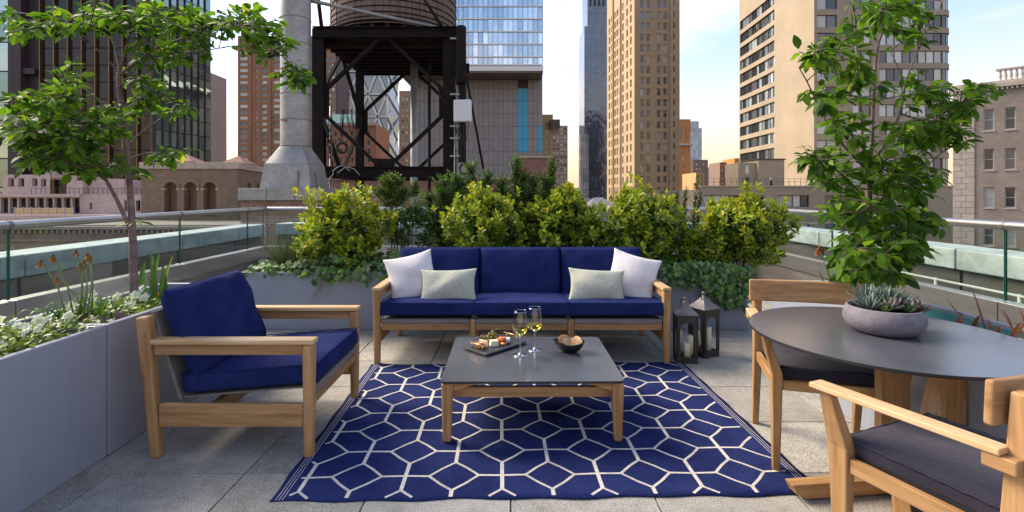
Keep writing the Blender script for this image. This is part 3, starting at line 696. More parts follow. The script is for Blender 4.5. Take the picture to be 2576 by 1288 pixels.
for a in pxs: MB().box(UX(a,Yf)-0.055-pl.x, UX(a,Yf)+0.055-pl.x, -0.05, 0.5, -14-GZ, TOP1-GZ).build('mullion', MULL, t)
MB().box(UX(30,Yf)-pl.x, UX(62,Yf)-pl.x, -0.5, 0.5, 0, TOP1-GZ).build('pier', BRN, t)
MB().box(UX(381,Yf)-pl.x+0.06, xb-pl.x+0.02, -0.12, 0.5, 0, TOP1-GZ).build('pier', BRN, t)
MB().box(UX(56,Yf)-pl.x, UX(92,Yf)-pl.x, -0.3, 0.4, UZ(181,Yf)-GZ-0.3, UZ(173,Yf)-GZ).build('ledge', BRN, t)
me = MB().box(0, UX(28,Yf)-UX(-40,Yf), 0, 0.1, 0.05, 3.4).mesh('glass_panel', CURT)
for k in range(14): link('glass_panel', me, t, (UX(-40,Yf)-pl.x, 0.35, -12+k*3.5-pl.z))
# right flank, glass panes
fa, fb = Vector((xb, Yf, 0)), Vector((xc, Yb, 0)); fd = (fb-fa).normalized(); FL = (fb-fa).length; frz = math.atan2(fd.y, fd.x)
for i in range(8):
    for k in range(25):
        w_ = FL/8; z = -12+k*1.9
        me = _wm.setdefault('b1p', MB().box(0.05, w_-0.05, -0.05, 0.02, 0.05, 1.85).mesh('glass_pane', CURT))
        p = fa+fd*(i*w_)
        link('glass_pane', me, t, (p.x-pl.x, p.y-pl.y, z-pl.z), (rnd.gauss(0,0.006), rnd.gauss(0,0.004), frz+rnd.gauss(0,0.008)))
    p = fa+fd*(i*FL/8)
    MB().box(-0.06, 0.06, -0.2, 0.05, 0, TOP1-GZ).build('mullion', BRN, t, loc=(p.x-pl.x, p.y-pl.y, 0), rot=(0,0,frz))
MB().box(xc-pl.x-0.1, UX(538,Yb+2)-pl.x, Yb-Yf+0.1, Yb-Yf+4, 0, UZ(182,Yb)-GZ).build('side_pier', pm('pinkish_stone', (0.36,0.26,0.22), (0.42,0.31,0.26), 0.5, 0.8), t)

# ---------------------------------------------------------------- B2 pink low roofs
PINK = pm('pink_stucco', (0.44,0.33,0.29), (0.52,0.40,0.355), 0.6, 0.85, fine=(6,0.4,0.6))
PINKD = pm('weathered_limestone', (0.24,0.19,0.15), (0.34,0.275,0.215), 0.7, 0.85, fine=(4,0.35,0.62))
Y2 = 38.0
t = empty('low_apartment_house', (UX(180,Y2), Y2, GZ), 0, 'low pink stucco penthouse building behind the left tree', 'building'); pl = t.location
def pxh(lst, A_, Y, z0=None): return [(UX(a,Y)-A_, UZ(d,Y), UX(b,Y)-UX(a,Y), UZ(c,Y)-UZ(d,Y)) for a, b, c, d in lst]
A_ = UX(7,Y2)
facade(t, (A_,Y2), (UX(126,Y2),Y2), UZ(491,Y2), UZ(440,Y2), PINK, pxh([(20,35,448,470),(46,61,448,470),(81,94,449,469),(103,116,450,470)],A_,Y2), 0.25, 1, 1, 0.05, (PINK, WINDK))
roofcap(t, [(A_,Y2+0.01),(UX(126,Y2),Y2+0.01),(UX(126,Y2),Y2+5),(A_,Y2+5)], UZ(439,Y2), PINK, 0.25)
for a, b, c, dy in ((126,155,446,1.5),(155,197,446,0.4),(197,291,451,0.8)):
    MB().box(UX(a,Y2)-pl.x+0.02, UX(b,Y2)-pl.x, dy, 5, UZ(491,Y2)-GZ, UZ(c,Y2)-GZ).build('penthouse_block', PINK, t)
m = MB().box(UX(82,Y2)-pl.x, UX(112,Y2)-pl.x, 1.0, 2.0, UZ(439,Y2)-GZ, UZ(430,Y2)-GZ); m.build('air_unit', GALV, t)
MB().box(UX(92,Y2)-pl.x, UX(105,Y2)-pl.x, 1.1, 1.6, UZ(430,Y2)-GZ+0.01, UZ(423,Y2)-GZ).build('air_unit', GALV, t)
MB().tube([(UX(165,Y2)-pl.x,0.6,UZ(430,Y2)-GZ),(UX(205,Y2)-pl.x,0.6,UZ(447,Y2)-GZ)], 0.13, 10).build('duct', GALV, t, True)
# lower storey with glazed front
Y2b = 36.5; A_ = UX(-60,Y2b)
gl = [(0+k*22.5+2, 22.5*(k+1)-2, 498, 536) for k in range(9)]
facade(t, (A_,Y2b), (UX(356,Y2b),Y2b), UZ(552,Y2b), UZ(489,Y2b), PINK, pxh(gl+[(225,232,511,527),(312,324,504,531),(342,353,504,531)],A_,Y2b), 0.3, 1, 2, 0.05, (FRAMED, WINDK))
MB().box(A_-pl.x, UX(356,Y2b)-pl.x, Y2b-Y2+0.32, 6, UZ(552,Y2b)-GZ, UZ(490,Y2b)-GZ-0.02).build('body', PINK, t)
MB().box(A_-pl.x, UX(206,Y2b)-pl.x, Y2b-Y2-0.25, Y2b-Y2-0.005, UZ(495,Y2b)-GZ, UZ(488,Y2b)-GZ).build('cornice', PINK, t)
for k in range(24):
    x = UX(75,Y2b)+k*(UX(352,Y2b)-UX(75,Y2b))/23
    MB().box(x-pl.x-0.012, x-pl.x+0.012, Y2b-Y2+0.1, Y2b-Y2+0.125, UZ(489,Y2b)-GZ, UZ(474,Y2b)-GZ).build('roof_rail_post', FRAMED, t)
MB().box(UX(75,Y2b)-pl.x, UX(352,Y2b)-pl.x, Y2b-Y2+0.095, Y2b-Y2+0.13, UZ(474,Y2b)-GZ, UZ(473,Y2b)-GZ).build('roof_rail', FRAMED, t)
YEL = pm('bamboo_screen', (0.48,0.33,0.16), (0.60,0.43,0.22), 3, 0.7, sc=(1,1,12))
for k in range(7):
    x0_, x1_ = 62+k*20.5, 80+k*20.5
    MB().box(UX(x0_,Y2b)-pl.x, UX(x1_,Y2b)-pl.x, -2.2, -2.15, UZ(540,Y2b-0.7)-GZ, UZ(523,Y2b-0.7)-GZ).build('fence_panel', YEL, t)
for k in range(8):
    MB().box(UX(60+k*20.5,Y2b)-pl.x, UX(61.5+k*20.5,Y2b)-pl.x, -2.24, -2.12, UZ(541,Y2b-0.7)-GZ, UZ(521,Y2b-0.7)-GZ).build('fence_post', FRAMEW, t)
MB().box(A_-pl.x, UX(356,Y2b)-pl.x, -3.0, Y2b-Y2-0.005, UZ(600,35)-GZ, UZ(541,35)-GZ).build('terrace_slab', PINK, t)
# old limestone block lower down, its cornice seen through the glass
Yo = 30.0
t = empty('limestone_block', (UX(120,Yo), Yo, GZ), 0, 'weathered limestone block with carved cornice seen through the left railing', 'building'); pl = t.location
A_ = UX(-400,Yo); hl = []
for k in range(16):
    for r_ in range(3): hl.append((0.6+k*1.75, UZ(700+r_*130,Yo), 0.85, 1.7))
facade(t, (A_,Yo), (UX(640,Yo),Yo), -30, UZ(566,Yo), PINKD, hl, 0.25, 1, 2, 0.05, (FRAMEW, WINDK))
roofcap(t, [(A_,Yo+0.01),(UX(640,Yo),Yo+0.01),(UX(640,Yo),Yo+5),(A_,Yo+5)], UZ(566,Yo), PINKD)
MB().box(A_-pl.x, UX(640,Yo)-pl.x, -0.45, -0.005, UZ(576,Yo)-GZ, UZ(569,Yo)-GZ).build('cornice', PINKD, t)
MB().box(A_-pl.x, UX(640,Yo)-pl.x, -0.22, -0.005, UZ(606,Yo)-GZ, UZ(601,Yo)-GZ).build('string_course', PINKD, t)
me = MB().box(0, 0.14, -0.32, -0.004, 0, 0.22).mesh('dentil', PINKD)
for k in range(90): link('dentil', me, t, (A_-pl.x+0.3+k*0.33, 0, UZ(586,Yo)-GZ))

# ---------------------------------------------------------------- B3 brick arcade
BRK3 = brickmat('brown_arcade_brick', (0.19,0.115,0.062), (0.29,0.19,0.105), (0.20,0.16,0.12), 0.21, 0.075, 0.013)
STN = pm('buff_coping_stone', (0.38,0.30,0.22), (0.47,0.38,0.29), 0.8, 0.8, fine=(8,0.4,0.6))
Y3 = 36.0
def arcade(t, A, B, z0, z1, centres, r, zspring, zb, mat, dep=0.55):
    """wall with round-headed openings, plus voussoirs"""
    A, B = Vector((*A,0)), Vector((*B,0)); d = (B-A).normalized(); L = (B-A).length; rz = math.atan2(d.y, d.x)
    pl = t.location; m = MB(); xs = [0.0]
    for c in centres: xs += [c-r, c+r]
    xs.append(L); nseg = 14
    for i in range(0, len(xs), 2): m.box(xs[i], xs[i+1], 0, dep, 0, z1-z0)
    for c in centres:
        m.box(c-r, c+r, 0, dep, 0, zb-z0)
        pts = [(c-r*math.cos(math.pi*k/nseg), zspring-z0+r*math.sin(math.pi*k/nseg)) for k in range(nseg+1)]
        for k in range(nseg):
            (x0_,a0),(x1_,a1) = pts[k], pts[k+1]
            m.add([(x0_,0,a0),(x1_,0,a1),(x1_,0,z1-z0),(x0_,0,z1-z0),(x0_,dep,a0),(x1_,dep,a1),(x1_,dep,z1-z0),(x0_,dep,z1-z0)], [(0,1,2,3),(4,7,6,5),(0,4,5,1)])
    me = bpy.data.meshes.new('wall'); me.from_pydata(m.v, [], m.f); me.materials.append(mat); me.update()
    w_ = link('wall', me, t, (A.x-pl.x, A.y-pl.y, z0-pl.z), (0,0,rz))
    nv = 17
    vm = MB().add([(-0.045,-0.03,0),(0.045,-0.03,0),(0.062,-0.03,0.34),(-0.062,-0.03,0.34),(-0.045,0.05,0),(0.045,0.05,0),(0.062,0.05,0.34),(-0.062,0.05,0.34)],
             [(0,1,2,3),(0,4,5,1),(1,5,6,2),(2,6,7,3),(3,7,4,0)]).mesh('voussoir_brick', BRK3)
    for c in centres:
        for k in range(nv):
            a = math.pi*(k+0.5)/nv
            link('voussoir_brick', vm, w_, (c-r*math.cos(a), 0, zspring-z0+r*math.sin(a)), (0, a-math.pi/2, 0))
        MB().box(c-r-0.18, c-r+0.03, -0.05, 0.3, zspring-z0-0.12, zspring-z0).build('impost', STN, w_)
        MB().box(c+r-0.03, c+r+0.18, -0.05, 0.3, zspring-z0-0.12, zspring-z0).build('impost', STN, w_)
    return w_
xA, xB = UX(355,Y3), UX(597,Y3)
t = empty('brick_arcade', ((xA+xB)/2, Y3, GZ), 0, 'brown brick rooftop arcade with round arches and stone coping', 'building'); pl = t.location
z1 = UZ(425,Y3); r3 = 0.46
cs = [UX(x,Y3)-xA for x in (429, 479, 528)]
arcade(t, (xA,Y3), (xB,Y3), UZ(600,Y3), z1, cs, r3, UZ(474,Y3), UZ(545,Y3), BRK3)
Y3b = 47.0; xC = UX(690,Y3b)
dside = math.hypot(xC-xB, Y3b-Y3)
def side_t(px):   # distance along the receding side for an image column
    k = (px-CX)/FPX; dx, dy = (xC-xB)/dside, (Y3b-Y3)/dside
    return (k*Y3-xB)/(dx-k*dy)
arcade(t, (xB,Y3), (xC,Y3b), UZ(600,Y3), z1, [side_t(p) for p in (626, 648, 669)], 0.5, UZ(474,Y3), UZ(545,Y3), BRK3)
MB().prism([(xA-pl.x+0.3,0.8),(xB-pl.x-0.7,0.8),(xB-pl.x-0.7,1.2),(xA-pl.x+0.3,1.2)], UZ(600,Y3)-GZ, UZ(460,Y3)-GZ).build('inner_wall', BRK3, t)
nst = 7
for k in range(nst):
    a, b = xA+(xB-xA+0.15)*k/nst, xA+(xB-xA+0.15)*(k+1)/nst
    MB().box(a-pl.x+0.01-0.08, b-pl.x-0.01, -0.13, 0.62, z1-GZ+0.003, UZ(408,Y3)-GZ).build('coping_stone', STN, t, bevel=0.02)
for k in range(9):
    p0 = Vector((xB,Y3,0)).lerp(Vector((xC,Y3b,0)), k/9); rz = math.atan2(Y3b-Y3, xC-xB)
    MB().box(0.16 if k == 0 else 0.012, dside/9-0.012, -0.13, 0.62, z1-GZ+0.003, UZ(408,Y3)-GZ-0.004).build('coping_stone', STN, t, bevel=0.02, loc=(p0.x-pl.x, p0.y-pl.y, 0), rot=(0,0,rz))
TILE = pm('terracotta_roof', (0.34,0.17,0.10), (0.44,0.24,0.15), 1.5, 0.8)
for a, b, y0_, y1_, Yq in ((437,503,408,388,38.6),(570,630,412,392,41.5)):
    xa_, xb_ = UX(a,Yq)-pl.x, UX(b,Yq)-pl.x; yc = Yq-Y3; h = (xb_-xa_)/2; xm = (xa_+xb_)/2
    MB().add([(xa_,yc-h,UZ(y0_,Yq)-GZ),(xb_,yc-h,UZ(y0_,Yq)-GZ),(xb_,yc+h,UZ(y0_,Yq)-GZ),(xa_,yc+h,UZ(y0_,Yq)-GZ),(xm,yc,UZ(y1_,Yq)-GZ)], [(0,1,4),(1,2,4),(2,3,4),(3,0,4),(3,2,1,0)]).build('pyramid_roof', TILE, t)
MB().box(xA-pl.x+0.1, xB-pl.x-0.1, 0.6, 7.0, UZ(600,Y3)-GZ, UZ(440,Y3)-GZ+0.0).build('roof_deck', STN, t) if False else None

# ---------------------------------------------------------------- B4 red brick apartment tower
BRK4 = brickmat('red_tower_brick', (0.30,0.125,0.055), (0.37,0.17,0.08), (0.30,0.19,0.13), 1.2, 0.5, 0.05, 0.4, nscale=0.05)
WIN4 = winmat('apartment_glass', [(0.0,(0.06,0.05,0.05)),(0.25,(0.45,0.42,0.37)),(0.5,(0.12,0.12,0.13)),(0.7,(0.6,0.56,0.48)),(1.0,(0.3,0.3,0.3))], 0.08, 1.7)
Y4 = 230.0; xa, xb = UX(598,Y4), UX(800,Y4)
t = building('brick_tower', (xa,Y4), (xb,Y4), UZ(90,Y4), 'tall red brick apartment tower behind the metal chimney', 'tower')
hl = []
for r_ in range(28):
    yy = 112+r_*15
    for a, b in ((602,623),(643,648),(658,672),(687,709),(726,747)): hl.append((a,b,yy,yy+9))
facade(t, (xa,Y4), (xb,Y4), GZ, UZ(90,Y4), BRK4, pxh(hl,xa,Y4), 0.5, 3, 1, 0.16, (FRAMEW, WIN4))
pl = t.location
for px in (630, 679, 718):
    MB().box(UX(px,Y4)-pl.x-0.5, UX(px,Y4)-pl.x+0.5, -0.5, 0, 0, UZ(92,Y4)-GZ).build('pilaster', BRK4, t)
MB().box(xa-pl.x+0.02, xb-pl.x, 0.6, 20, 0, UZ(91,Y4)-GZ).build('core', BRK4, t)
MB().box(UX(680,Y4)-pl.x, UX(720,Y4)-pl.x, 4, 9, UZ(91,Y4)-GZ, UZ(78,Y4)-GZ).build('roof_tank', TILE, t)

# ---------------------------------------------------------------- B5 diagrid glass tower
BLUEG = winmat('blue_tower_glass', [(0.0,(0.03,0.09,0.13)),(0.4,(0.05,0.13,0.17)),(0.75,(0.03,0.06,0.08)),(1.0,(0.05,0.10,0.12))], 0.04, 2.2, 0.08, 0.2)
DIAG = pm('white_diagrid', (0.62,0.60,0.56), (0.72,0.70,0.66), 0.3, 0.4)
Y5 = 250.0; t = empty('diagrid_tower', (UX(920,Y5), Y5, GZ), 0, 'blue glass tower with white diagonal grid seen through the tower frame', 'tower'); pl = t.location
nodes_y = [66+57*k for k in range(8)]; 
def q5(px, py, Y): 
    v = U(px, py, Y); return (v.x-pl.x, v.y-pl.y, v.z-pl.z)
for k in range(7):
    for i in range(-1, 4):
        off = 0 if k % 2 == 0 else 23.5
        a, b, c = 832+i*47+off, 879+i*47+off, 855.5+i*47+off
        a, b, c = [min(max(v, 826), 975) for v in (a, b, c)]
        if b-a < 4: continue
        Yk = Y5
        MB().add([q5(a,nodes_y[k+1],Yk), q5(b,nodes_y[k+1],Yk), q5(c,nodes_y[k],Yk)], [(0,1,2)]).build('glass_facet', BLUEG, t)
        c2 = min(c+47, 975)
        if c2-c > 4: MB().add([q5(c,nodes_y[k],Yk+0.6), q5(min(c+47,975),nodes_y[k],Yk+0.6), q5(b,nodes_y[k+1],Yk+0.6)], [(0,2,1)]).build('glass_facet', BLUEG, t)
        MB().bar(q5(a,nodes_y[k+1],Yk-0.5), q5(c,nodes_y[k],Yk-0.5), 1.0, 0.7, (0,1,0)).build('diagonal', DIAG, t)
        MB().bar(q5(b,nodes_y[k+1],Yk-0.5), q5(c,nodes_y[k],Yk-0.5), 1.0, 0.7, (0,1,0)).build('diagonal', DIAG, t)
    MB().bar(q5(826,nodes_y[k],Y5-0.5), q5(975,nodes_y[k],Y5-0.5), 0.6, 0.5, (0,1,0)).build('ring_beam', DIAG, t)
    # right flank: zig-zag edge
    e0 = 1008 if k % 2 == 0 else 1000; e1 = 1000 if k % 2 == 0 else 1008
    MB().add([q5(975,nodes_y[k],Y5), q5(975,nodes_y[k+1],Y5), q5(e1,nodes_y[k+1],Y5+22), q5(e0,nodes_y[k],Y5+22)], [(0,1,2,3)]).build('glass_facet', BLUEG, t)
    for s0, s1 in ((975,e1),(e0,975)):
        y0_, y1_ = (nodes_y[k], nodes_y[k+1])
        P0 = q5(s0,y0_,Y5-0.5 if s0 == 975 else Y5+21.4); P1 = q5(s1,y1_,Y5-0.5 if s1 == 975 else Y5+21.4)
        MB().bar(P0, P1, 1.0, 0.7, (0,1,0)).build('diagonal', DIAG, t)
MB().box(UX(826,Y5)-pl.x+0.5, UX(972,Y5)-pl.x, 1.5, 20, 0, UZ(70,Y5)-GZ).build('core', BRZ, t)

# ---------------------------------------------------------------- smaller blocks behind the frame
BRK6 = brickmat('orange_brick', (0.36,0.15,0.07), (0.42,0.19,0.09), (0.32,0.2,0.14), 0.6, 0.25, 0.03, 0.4, nscale=0.2)
GREENR = pm('copper_mansard', (0.20,0.36,0.31), (0.28,0.44,0.38), 0.4, 0.6)
Y6 = 120.0; xa, xb = UX(790,Y6), UX(944,Y6)
t = building('red_brick_hotel', (xa,Y6), (xb,Y6), 0, 'ornate orange brick hotel with green mansard roof behind the steel frame')
hl = [(a, a+7, y, y+13) for a in range(826, 936, 14) for y in (330, 352, 374, 396, 422, 446)]
facade(t, (xa,Y6), (xb,Y6), GZ, UZ(310,Y6), BRK6, pxh(hl,xa,Y6), 0.3, 1, 2, 0.1, (FRAMEW, WIN)); pl = t.location
MB().box(xa-pl.x, xb-pl.x, 0.4, 14, 0, UZ(311,Y6)-GZ).build('core', BRK6, t)
MB().box(xa-pl.x-0.3, xb-pl.x+0.3, -0.5, 0.38, UZ(316,Y6)-GZ, UZ(309,Y6)-GZ).build('cornice', STN, t)
p = [(xa-pl.x+0.2,0.5),(xb-pl.x-3.5,0.5),(xb-pl.x-3.5,13),(xa-pl.x+0.2,13)]; zr0, zr1 = UZ(309,Y6)-GZ+0.02, UZ(284,Y6)-GZ
MB().hexa([(*a,zr0) for a in p], [(p[0][0]+1.5,2,zr1),(p[1][0]-1.5,2,zr1),(p[2][0]-1.5,11,zr1),(p[3][0]+1.5,11,zr1)]).build('mansard_roof', GREENR, t)
# right flank of the hotel running back
xd = UX(948,Y6+32)
fl = [(1.5+k*2.6, UZ(y+16,Y6), 1.1, 1.7) for k in range(11) for y in (332, 356, 380, 404, 428)]
facade(t, (xb,Y6), (UX(950,Y6+30),Y6+30), GZ, UZ(311,Y6), brickmat('pinkish_brick', (0.40,0.23,0.17), (0.47,0.29,0.21), (0.40,0.3,0.24), 0.6, 0.25, 0.03), fl, 0.3, 1, 2, 0.1, (FRAMEW, WIN))
# white banded block between leg and hotel
Yw = 150.0; xa, xb = UX(783,Yw), UX(845,Yw)
t = building('banded_office_block', (xa,Yw), (xb,Yw), 0, 'brown office block with white window bands just right of the chimney')
hl = [(a, a+8, y, y+9) for a in (792, 803, 814, 825, 834) for y in range(145, 480, 15)]
facade(t, (xa,Yw), (xb,Yw), GZ, UZ(128,Yw), brickmat('umber_brick', (0.26,0.15,0.10), (0.31,0.19,0.13), (0.3,0.2,0.15), 1.2, 0.5, 0.05), pxh(hl,xa,Yw), 0.3, 1, 1, 0.12, (FRAMEW, WIN4)); pl = t.location
MB().box(xa-pl.x, xb-pl.x, 0.4, 12, 0, UZ(129,Yw)-GZ).build('core', BRN, t)
# slim brown tower right of the diagrid
Ys_ = 200.0; xa, xb = UX(1004,Ys_), UX(1058,Ys_)
t = building('slim_brick_tower', (xa,Ys_), (xb,Ys_), 0, 'slim brown brick tower between the diagrid tower and the grey panel wall', 'tower')
hl = [(a, a+6, y, y+8) for a in (1010, 1020, 1031, 1042) for y in range(245, 480, 14)]
facade(t, (xa,Ys_), (xb,Ys_), GZ, UZ(228,Ys_), brickmat('dun_brick', (0.30,0.19,0.11), (0.36,0.24,0.14), (0.3,0.22,0.15), 1.2, 0.5, 0.05), pxh(hl,xa,Ys_), 0.3, 1, 1, 0.12, (FRAMEW, WIN4)); pl = t.location
MB().box(xa-pl.x, xb-pl.x, 0.4, 12, 0, UZ(229,Ys_)-GZ).build('core', BRN, t)
# low brick roofs under the frame
Yl = 27.0; xa, xb = UX(690,Yl), UX(1310,Yl)
t = building('low_brick_house', (xa,Yl), (xb,Yl), 0, 'low dark red brick house below the water tower')
hl = [(a, a+22, y, y+34) for a in range(850, 1290, 40) for y in (470, 530)]
facade(t, (xa,Yl), (xb,Yl), GZ, UZ(452,Yl), brickmat('dark_red_brick', (0.22,0.085,0.06), (0.27,0.11,0.075), (0.24,0.17,0.14), 0.22, 0.075, 0.012), pxh(hl,xa,Yl), 0.2, 1, 2, 0.05, (FRAMEW, WINDK)); pl = t.location
MB().box(xa-pl.x, xb-pl.x, 0.3, 6, 0, UZ(452,Yl)-GZ-0.02).build('core', BRN, t)
MB().box(xa-pl.x-0.1, xb-pl.x+0.1, -0.18, 0.25, UZ(452,Yl)-GZ+0.003, UZ(446,Yl)-GZ).build('coping', STN, t)

# ---------------------------------------------------------------- B7 grey panel wall with glass tower on top
GPAN = pm('grey_metal_panel', (0.215,0.185,0.17), (0.25,0.22,0.20), 0.4, 0.55, 0.1, fine=(3,0.45,0.55))
TEALP = pm('teal_panel', (0.03,0.26,0.40), (0.05,0.32,0.46), 1.0, 0.45, sc=(6,1,0.3))
WSLAB = pm('white_slab_edge', (0.70,0.68,0.62), (0.76,0.74,0.68), 0.3, 0.6)
SOFF = pm('bronze_soffit', (0.09,0.06,0.04), (0.12,0.085,0.06), 0.3, 0.5)
TOWG = winmat('pale_tower_glass', [(0.0,(0.48,0.53,0.57)),(0.3,(0.66,0.70,0.73)),(0.55,(0.82,0.83,0.82)),(0.75,(0.55,0.61,0.64)),(1.0,(0.5,0.5,0.5))], 0.05, 1.5, 0.16, 0.35, 0.8)
Y7 = 82.0; xa, xb = UX(1040,Y7), UX(1364.5,Y7)
t = building('glass_hotel_tower', (xa,Y7), (xb,Y7), 0, 'glass tower cantilevered over a grey panel wall with teal strips', 'tower'); pl = t.location
MB().box(xa-pl.x, xb-pl.x, 0.25, 20, 0, UZ(185,Y7)-GZ).build('core', BRN, t)
cols = [1365-12.4*k for k in range(27)]; rowsy = [184, 200, 222, 254, 286, 318, 350, 382, 414, 446, 478, 510]
for k in range(26):
    b_, a_ = UX(cols[k],Y7), UX(cols[k+1],Y7)
    for j in range(11):
        cxp = (cols[k]+cols[k+1])/2; y0_, y1_ = rowsy[j], rowsy[j+1]
        teal = (1299 < cxp < 1326 and 215 < (y0_+y1_)/2 < 392) or (1349 < cxp < 1366 and 315 < (y0_+y1_)/2 < 392)
        notch = 1302 < cxp < 1326 and y0_ == 200
        key = ('gp', j, teal)
        if key not in _wm: _wm[key] = MB().box(0.02, b_-a_-0.02, 0, 0.22, 0.02, UZ(y0_,Y7)-UZ(y1_,Y7)-0.02).mesh('panel', TEALP if teal else GPAN)
        if notch: continue
        link('teal_panel' if teal else 'panel', _wm[key], t, (a_-pl.x, rnd.uniform(0, 0.012), UZ(y1_,Y7)-GZ), (rnd.gauss(0,0.002), 0, rnd.gauss(0,0.002)))
Y7b = 77.0; xa2, xb2 = UX(1000,Y7b), UX(1367,Y7b)
MB().box(xa2-pl.x, xb2-pl.x, Y7b-Y7, 16, UZ(178,Y7b)-GZ, UZ(166,Y7b)-GZ).build('floor_slab', WSLAB, t)
MB().box(xa2-pl.x, xb2-pl.x-0.05, Y7b-Y7+0.05, 16, UZ(178,Y7b)-GZ-0.3, UZ(178,Y7b)-GZ-0.005).build('soffit', SOFF, t)
bands = [162, 142, 110, 78, 46, 14, -18, -50]
for j in range(7):
    zt, zb_ = UZ(bands[j+1]+1.6,Y7b), UZ(bands[j]-1.6,Y7b)
    for k in range(21):
        b_, a_ = UX(1366-12.6*k,Y7b), UX(1366-12.6*(k+1),Y7b)
        key = ('tp', j == 0)
        if key not in _wm:
            _wm[key] = MB().box(0.03, b_-a_-0.03, 0, 0.08, 0.0, zt-zb_).mesh('glass_pane', TOWG)
        link('glass_pane', _wm[key], t, (a_-pl.x, Y7b-Y7+0.35, zb_-GZ), (rnd.gauss(0,0.004), 0, rnd.gauss(0,0.006)))
    MB().box(xa2-pl.x+0.1, xb2-pl.x-0.1, Y7b-Y7+0.18, 15, UZ(bands[j]+1.5,Y7b)-GZ, UZ(bands[j]-1.5,Y7b)-GZ).build('spandrel', WSLAB, t)
for k in range(22):
    x = UX(1366-12.6*k,Y7b)-pl.x
    MB().box(x-0.03, x+0.03, Y7b-Y7+0.24, Y7b-Y7+0.42, UZ(160,Y7b)-GZ, UZ(-52,Y7b)-GZ).build('mullion', FRAMED, t)
MB().box(xa2-pl.x+0.1, xb2-pl.x-0.2, Y7b-Y7+0.5, 15, UZ(166,Y7b)-GZ+0.01, UZ(-52,Y7b)-GZ).build('core', BRN, t)

# ---------------------------------------------------------------- small buildings mid
def simple_tower(name, label, x0, x1, y0, Y, mat, wins, wm, fr=0.1, depth=15, nx=1, nz=1, side=None, y1=None, cat='building'):
    xa, xb = UX(x0,Y), UX(x1,Y); t = building(name, (xa,Y), (xb,Y), 0, label, cat); pl = t.location
    facade(t, (xa,Y), (xb,Y), GZ, UZ(y0,Y), mat, pxh(wins,xa,Y), 0.3, nx, nz, fr, wm)
    MB().box(xa-pl.x+0.01, xb-pl.x-0.01, 0.42, depth, 0, UZ(y0,Y)-GZ-0.02).build('core', mat, t)
    return t
TAN8 = brickmat('tan_stucco_brick', (0.45,0.29,0.12), (0.52,0.35,0.16), (0.45,0.32,0.18), 0.6, 0.25, 0.02)
t = simple_tower('tan_house', 'narrow tan house with three windows right of the grey panel wall', 1360, 1391, 288, 100, TAN8, [(1374,1381,y,y+17) for y in (324,350,374,402)], (FRAMEW, WINDK))
pl = t.location; MB().box(UX(1384,100)-pl.x, UX(1407,100)-pl.x, -1.5, 4, UZ(324,100)-GZ, UZ(303,100)-GZ).build('roof_canopy', BRZ, t)
BR8 = brickmat('far_brown_brick', (0.33,0.21,0.13), (0.40,0.26,0.16), (0.36,0.27,0.2), 1.6, 0.7, 0.06)
simple_tower('brown_tower', 'distant brown apartment tower beside the open sky gap', 1386, 1428, 316, 300, BR8, [(x, x+6, y, y+6) for x in (1391,1400,1410,1419) for y in range(322, 500, 10)], (FRAMEW, WIN4), cat='tower')
RBK = brickmat('maroon_brick', (0.24,0.09,0.07), (0.29,0.12,0.09), (0.26,0.16,0.13), 0.22, 0.075, 0.012)
t = simple_tower('maroon_brick_block', 'maroon brick roof block above the yew shrubs', 1299, 1390, 397, 34, RBK, [], None); pl = t.location
MB().box(UX(1297,34)-pl.x, UX(1392,34)-pl.x, -0.1, 3, UZ(397,34)-GZ+0.002, UZ(392.5,34)-GZ).build('coping', STN, t)
# ---------------------------------------------------------------- B9 dark glass tower
def gridglass(name, c, frame, w, h, rough=0.08, ior=2.0, wav=0.2):
    m, n, l, b = nt(name)
    t_ = n.new('ShaderNodeTexCoord'); mp_ = n.new('ShaderNodeMapping'); mp_.inputs['Rotation'].default_value = (R(90),0,0); l.new(t_.outputs['Object'], mp_.inputs['Vector'])
    bt = n.new('ShaderNodeTexBrick'); bt.offset = 0; l.new(mp_.outputs[0], bt.inputs['Vector']); bt.inputs['Scale'].default_value = 1
    bt.inputs['Brick Width'].default_value = w; bt.inputs['Row Height'].default_value = h; bt.inputs['Mortar Size'].default_value = 0.09
    bt.inputs['Color1'].default_value = (*c,1); bt.inputs['Color2'].default_value = (c[0]*1.7,c[1]*1.7,c[2]*1.7,1); bt.inputs['Mortar'].default_value = (*frame,1)
    l.new(bt.outputs['Color'], b.inputs['Base Color']); inp(b,'Roughness',rough); inp(b,'IOR',ior)
    bump(n, l, b, noise(n, l, t_.outputs['Object'], 0.25, 3), wav, 0.6); return m
G9 = gridglass('slate_tower_glass', (0.04,0.05,0.075), (0.02,0.02,0.025), 1.6, 3.4)
Y9 = 250.0
t = empty('slate_glass_tower', (UX(1495,Y9), Y9, GZ), 0, 'slate blue glass skyscraper left of the tan tower', 'tower'); pl = t.location
MB().box(UX(1470,Y9)-pl.x, UX(1530,Y9)-pl.x, 0, 20, 0, UZ(66,Y9)-GZ).build('shaft', G9, t)
MB().box(UX(1479,Y9)-pl.x, UX(1530,Y9)-pl.x, 1.5, 20, UZ(66,Y9)-GZ+0.02, UZ(-40,Y9)-GZ).build('upper_shaft', G9, t)
MB().box(UX(1460,Y9-6)-pl.x, UX(1481,Y9-6)-pl.x, -6, -0.02, 0, UZ(337,Y9-6)-GZ).build('podium', gridglass('podium_glass', (0.16,0.18,0.2), (0.1,0.1,0.1), 1.6, 3.4), t)
for k in range(4): MB().box(UX(1484+k*11,Y9)-pl.x, UX(1489+k*11,Y9)-pl.x, 1.2, 1.5, UZ(12,Y9)-GZ, UZ(-38,Y9)-GZ).build('louvre', BRZ, t)
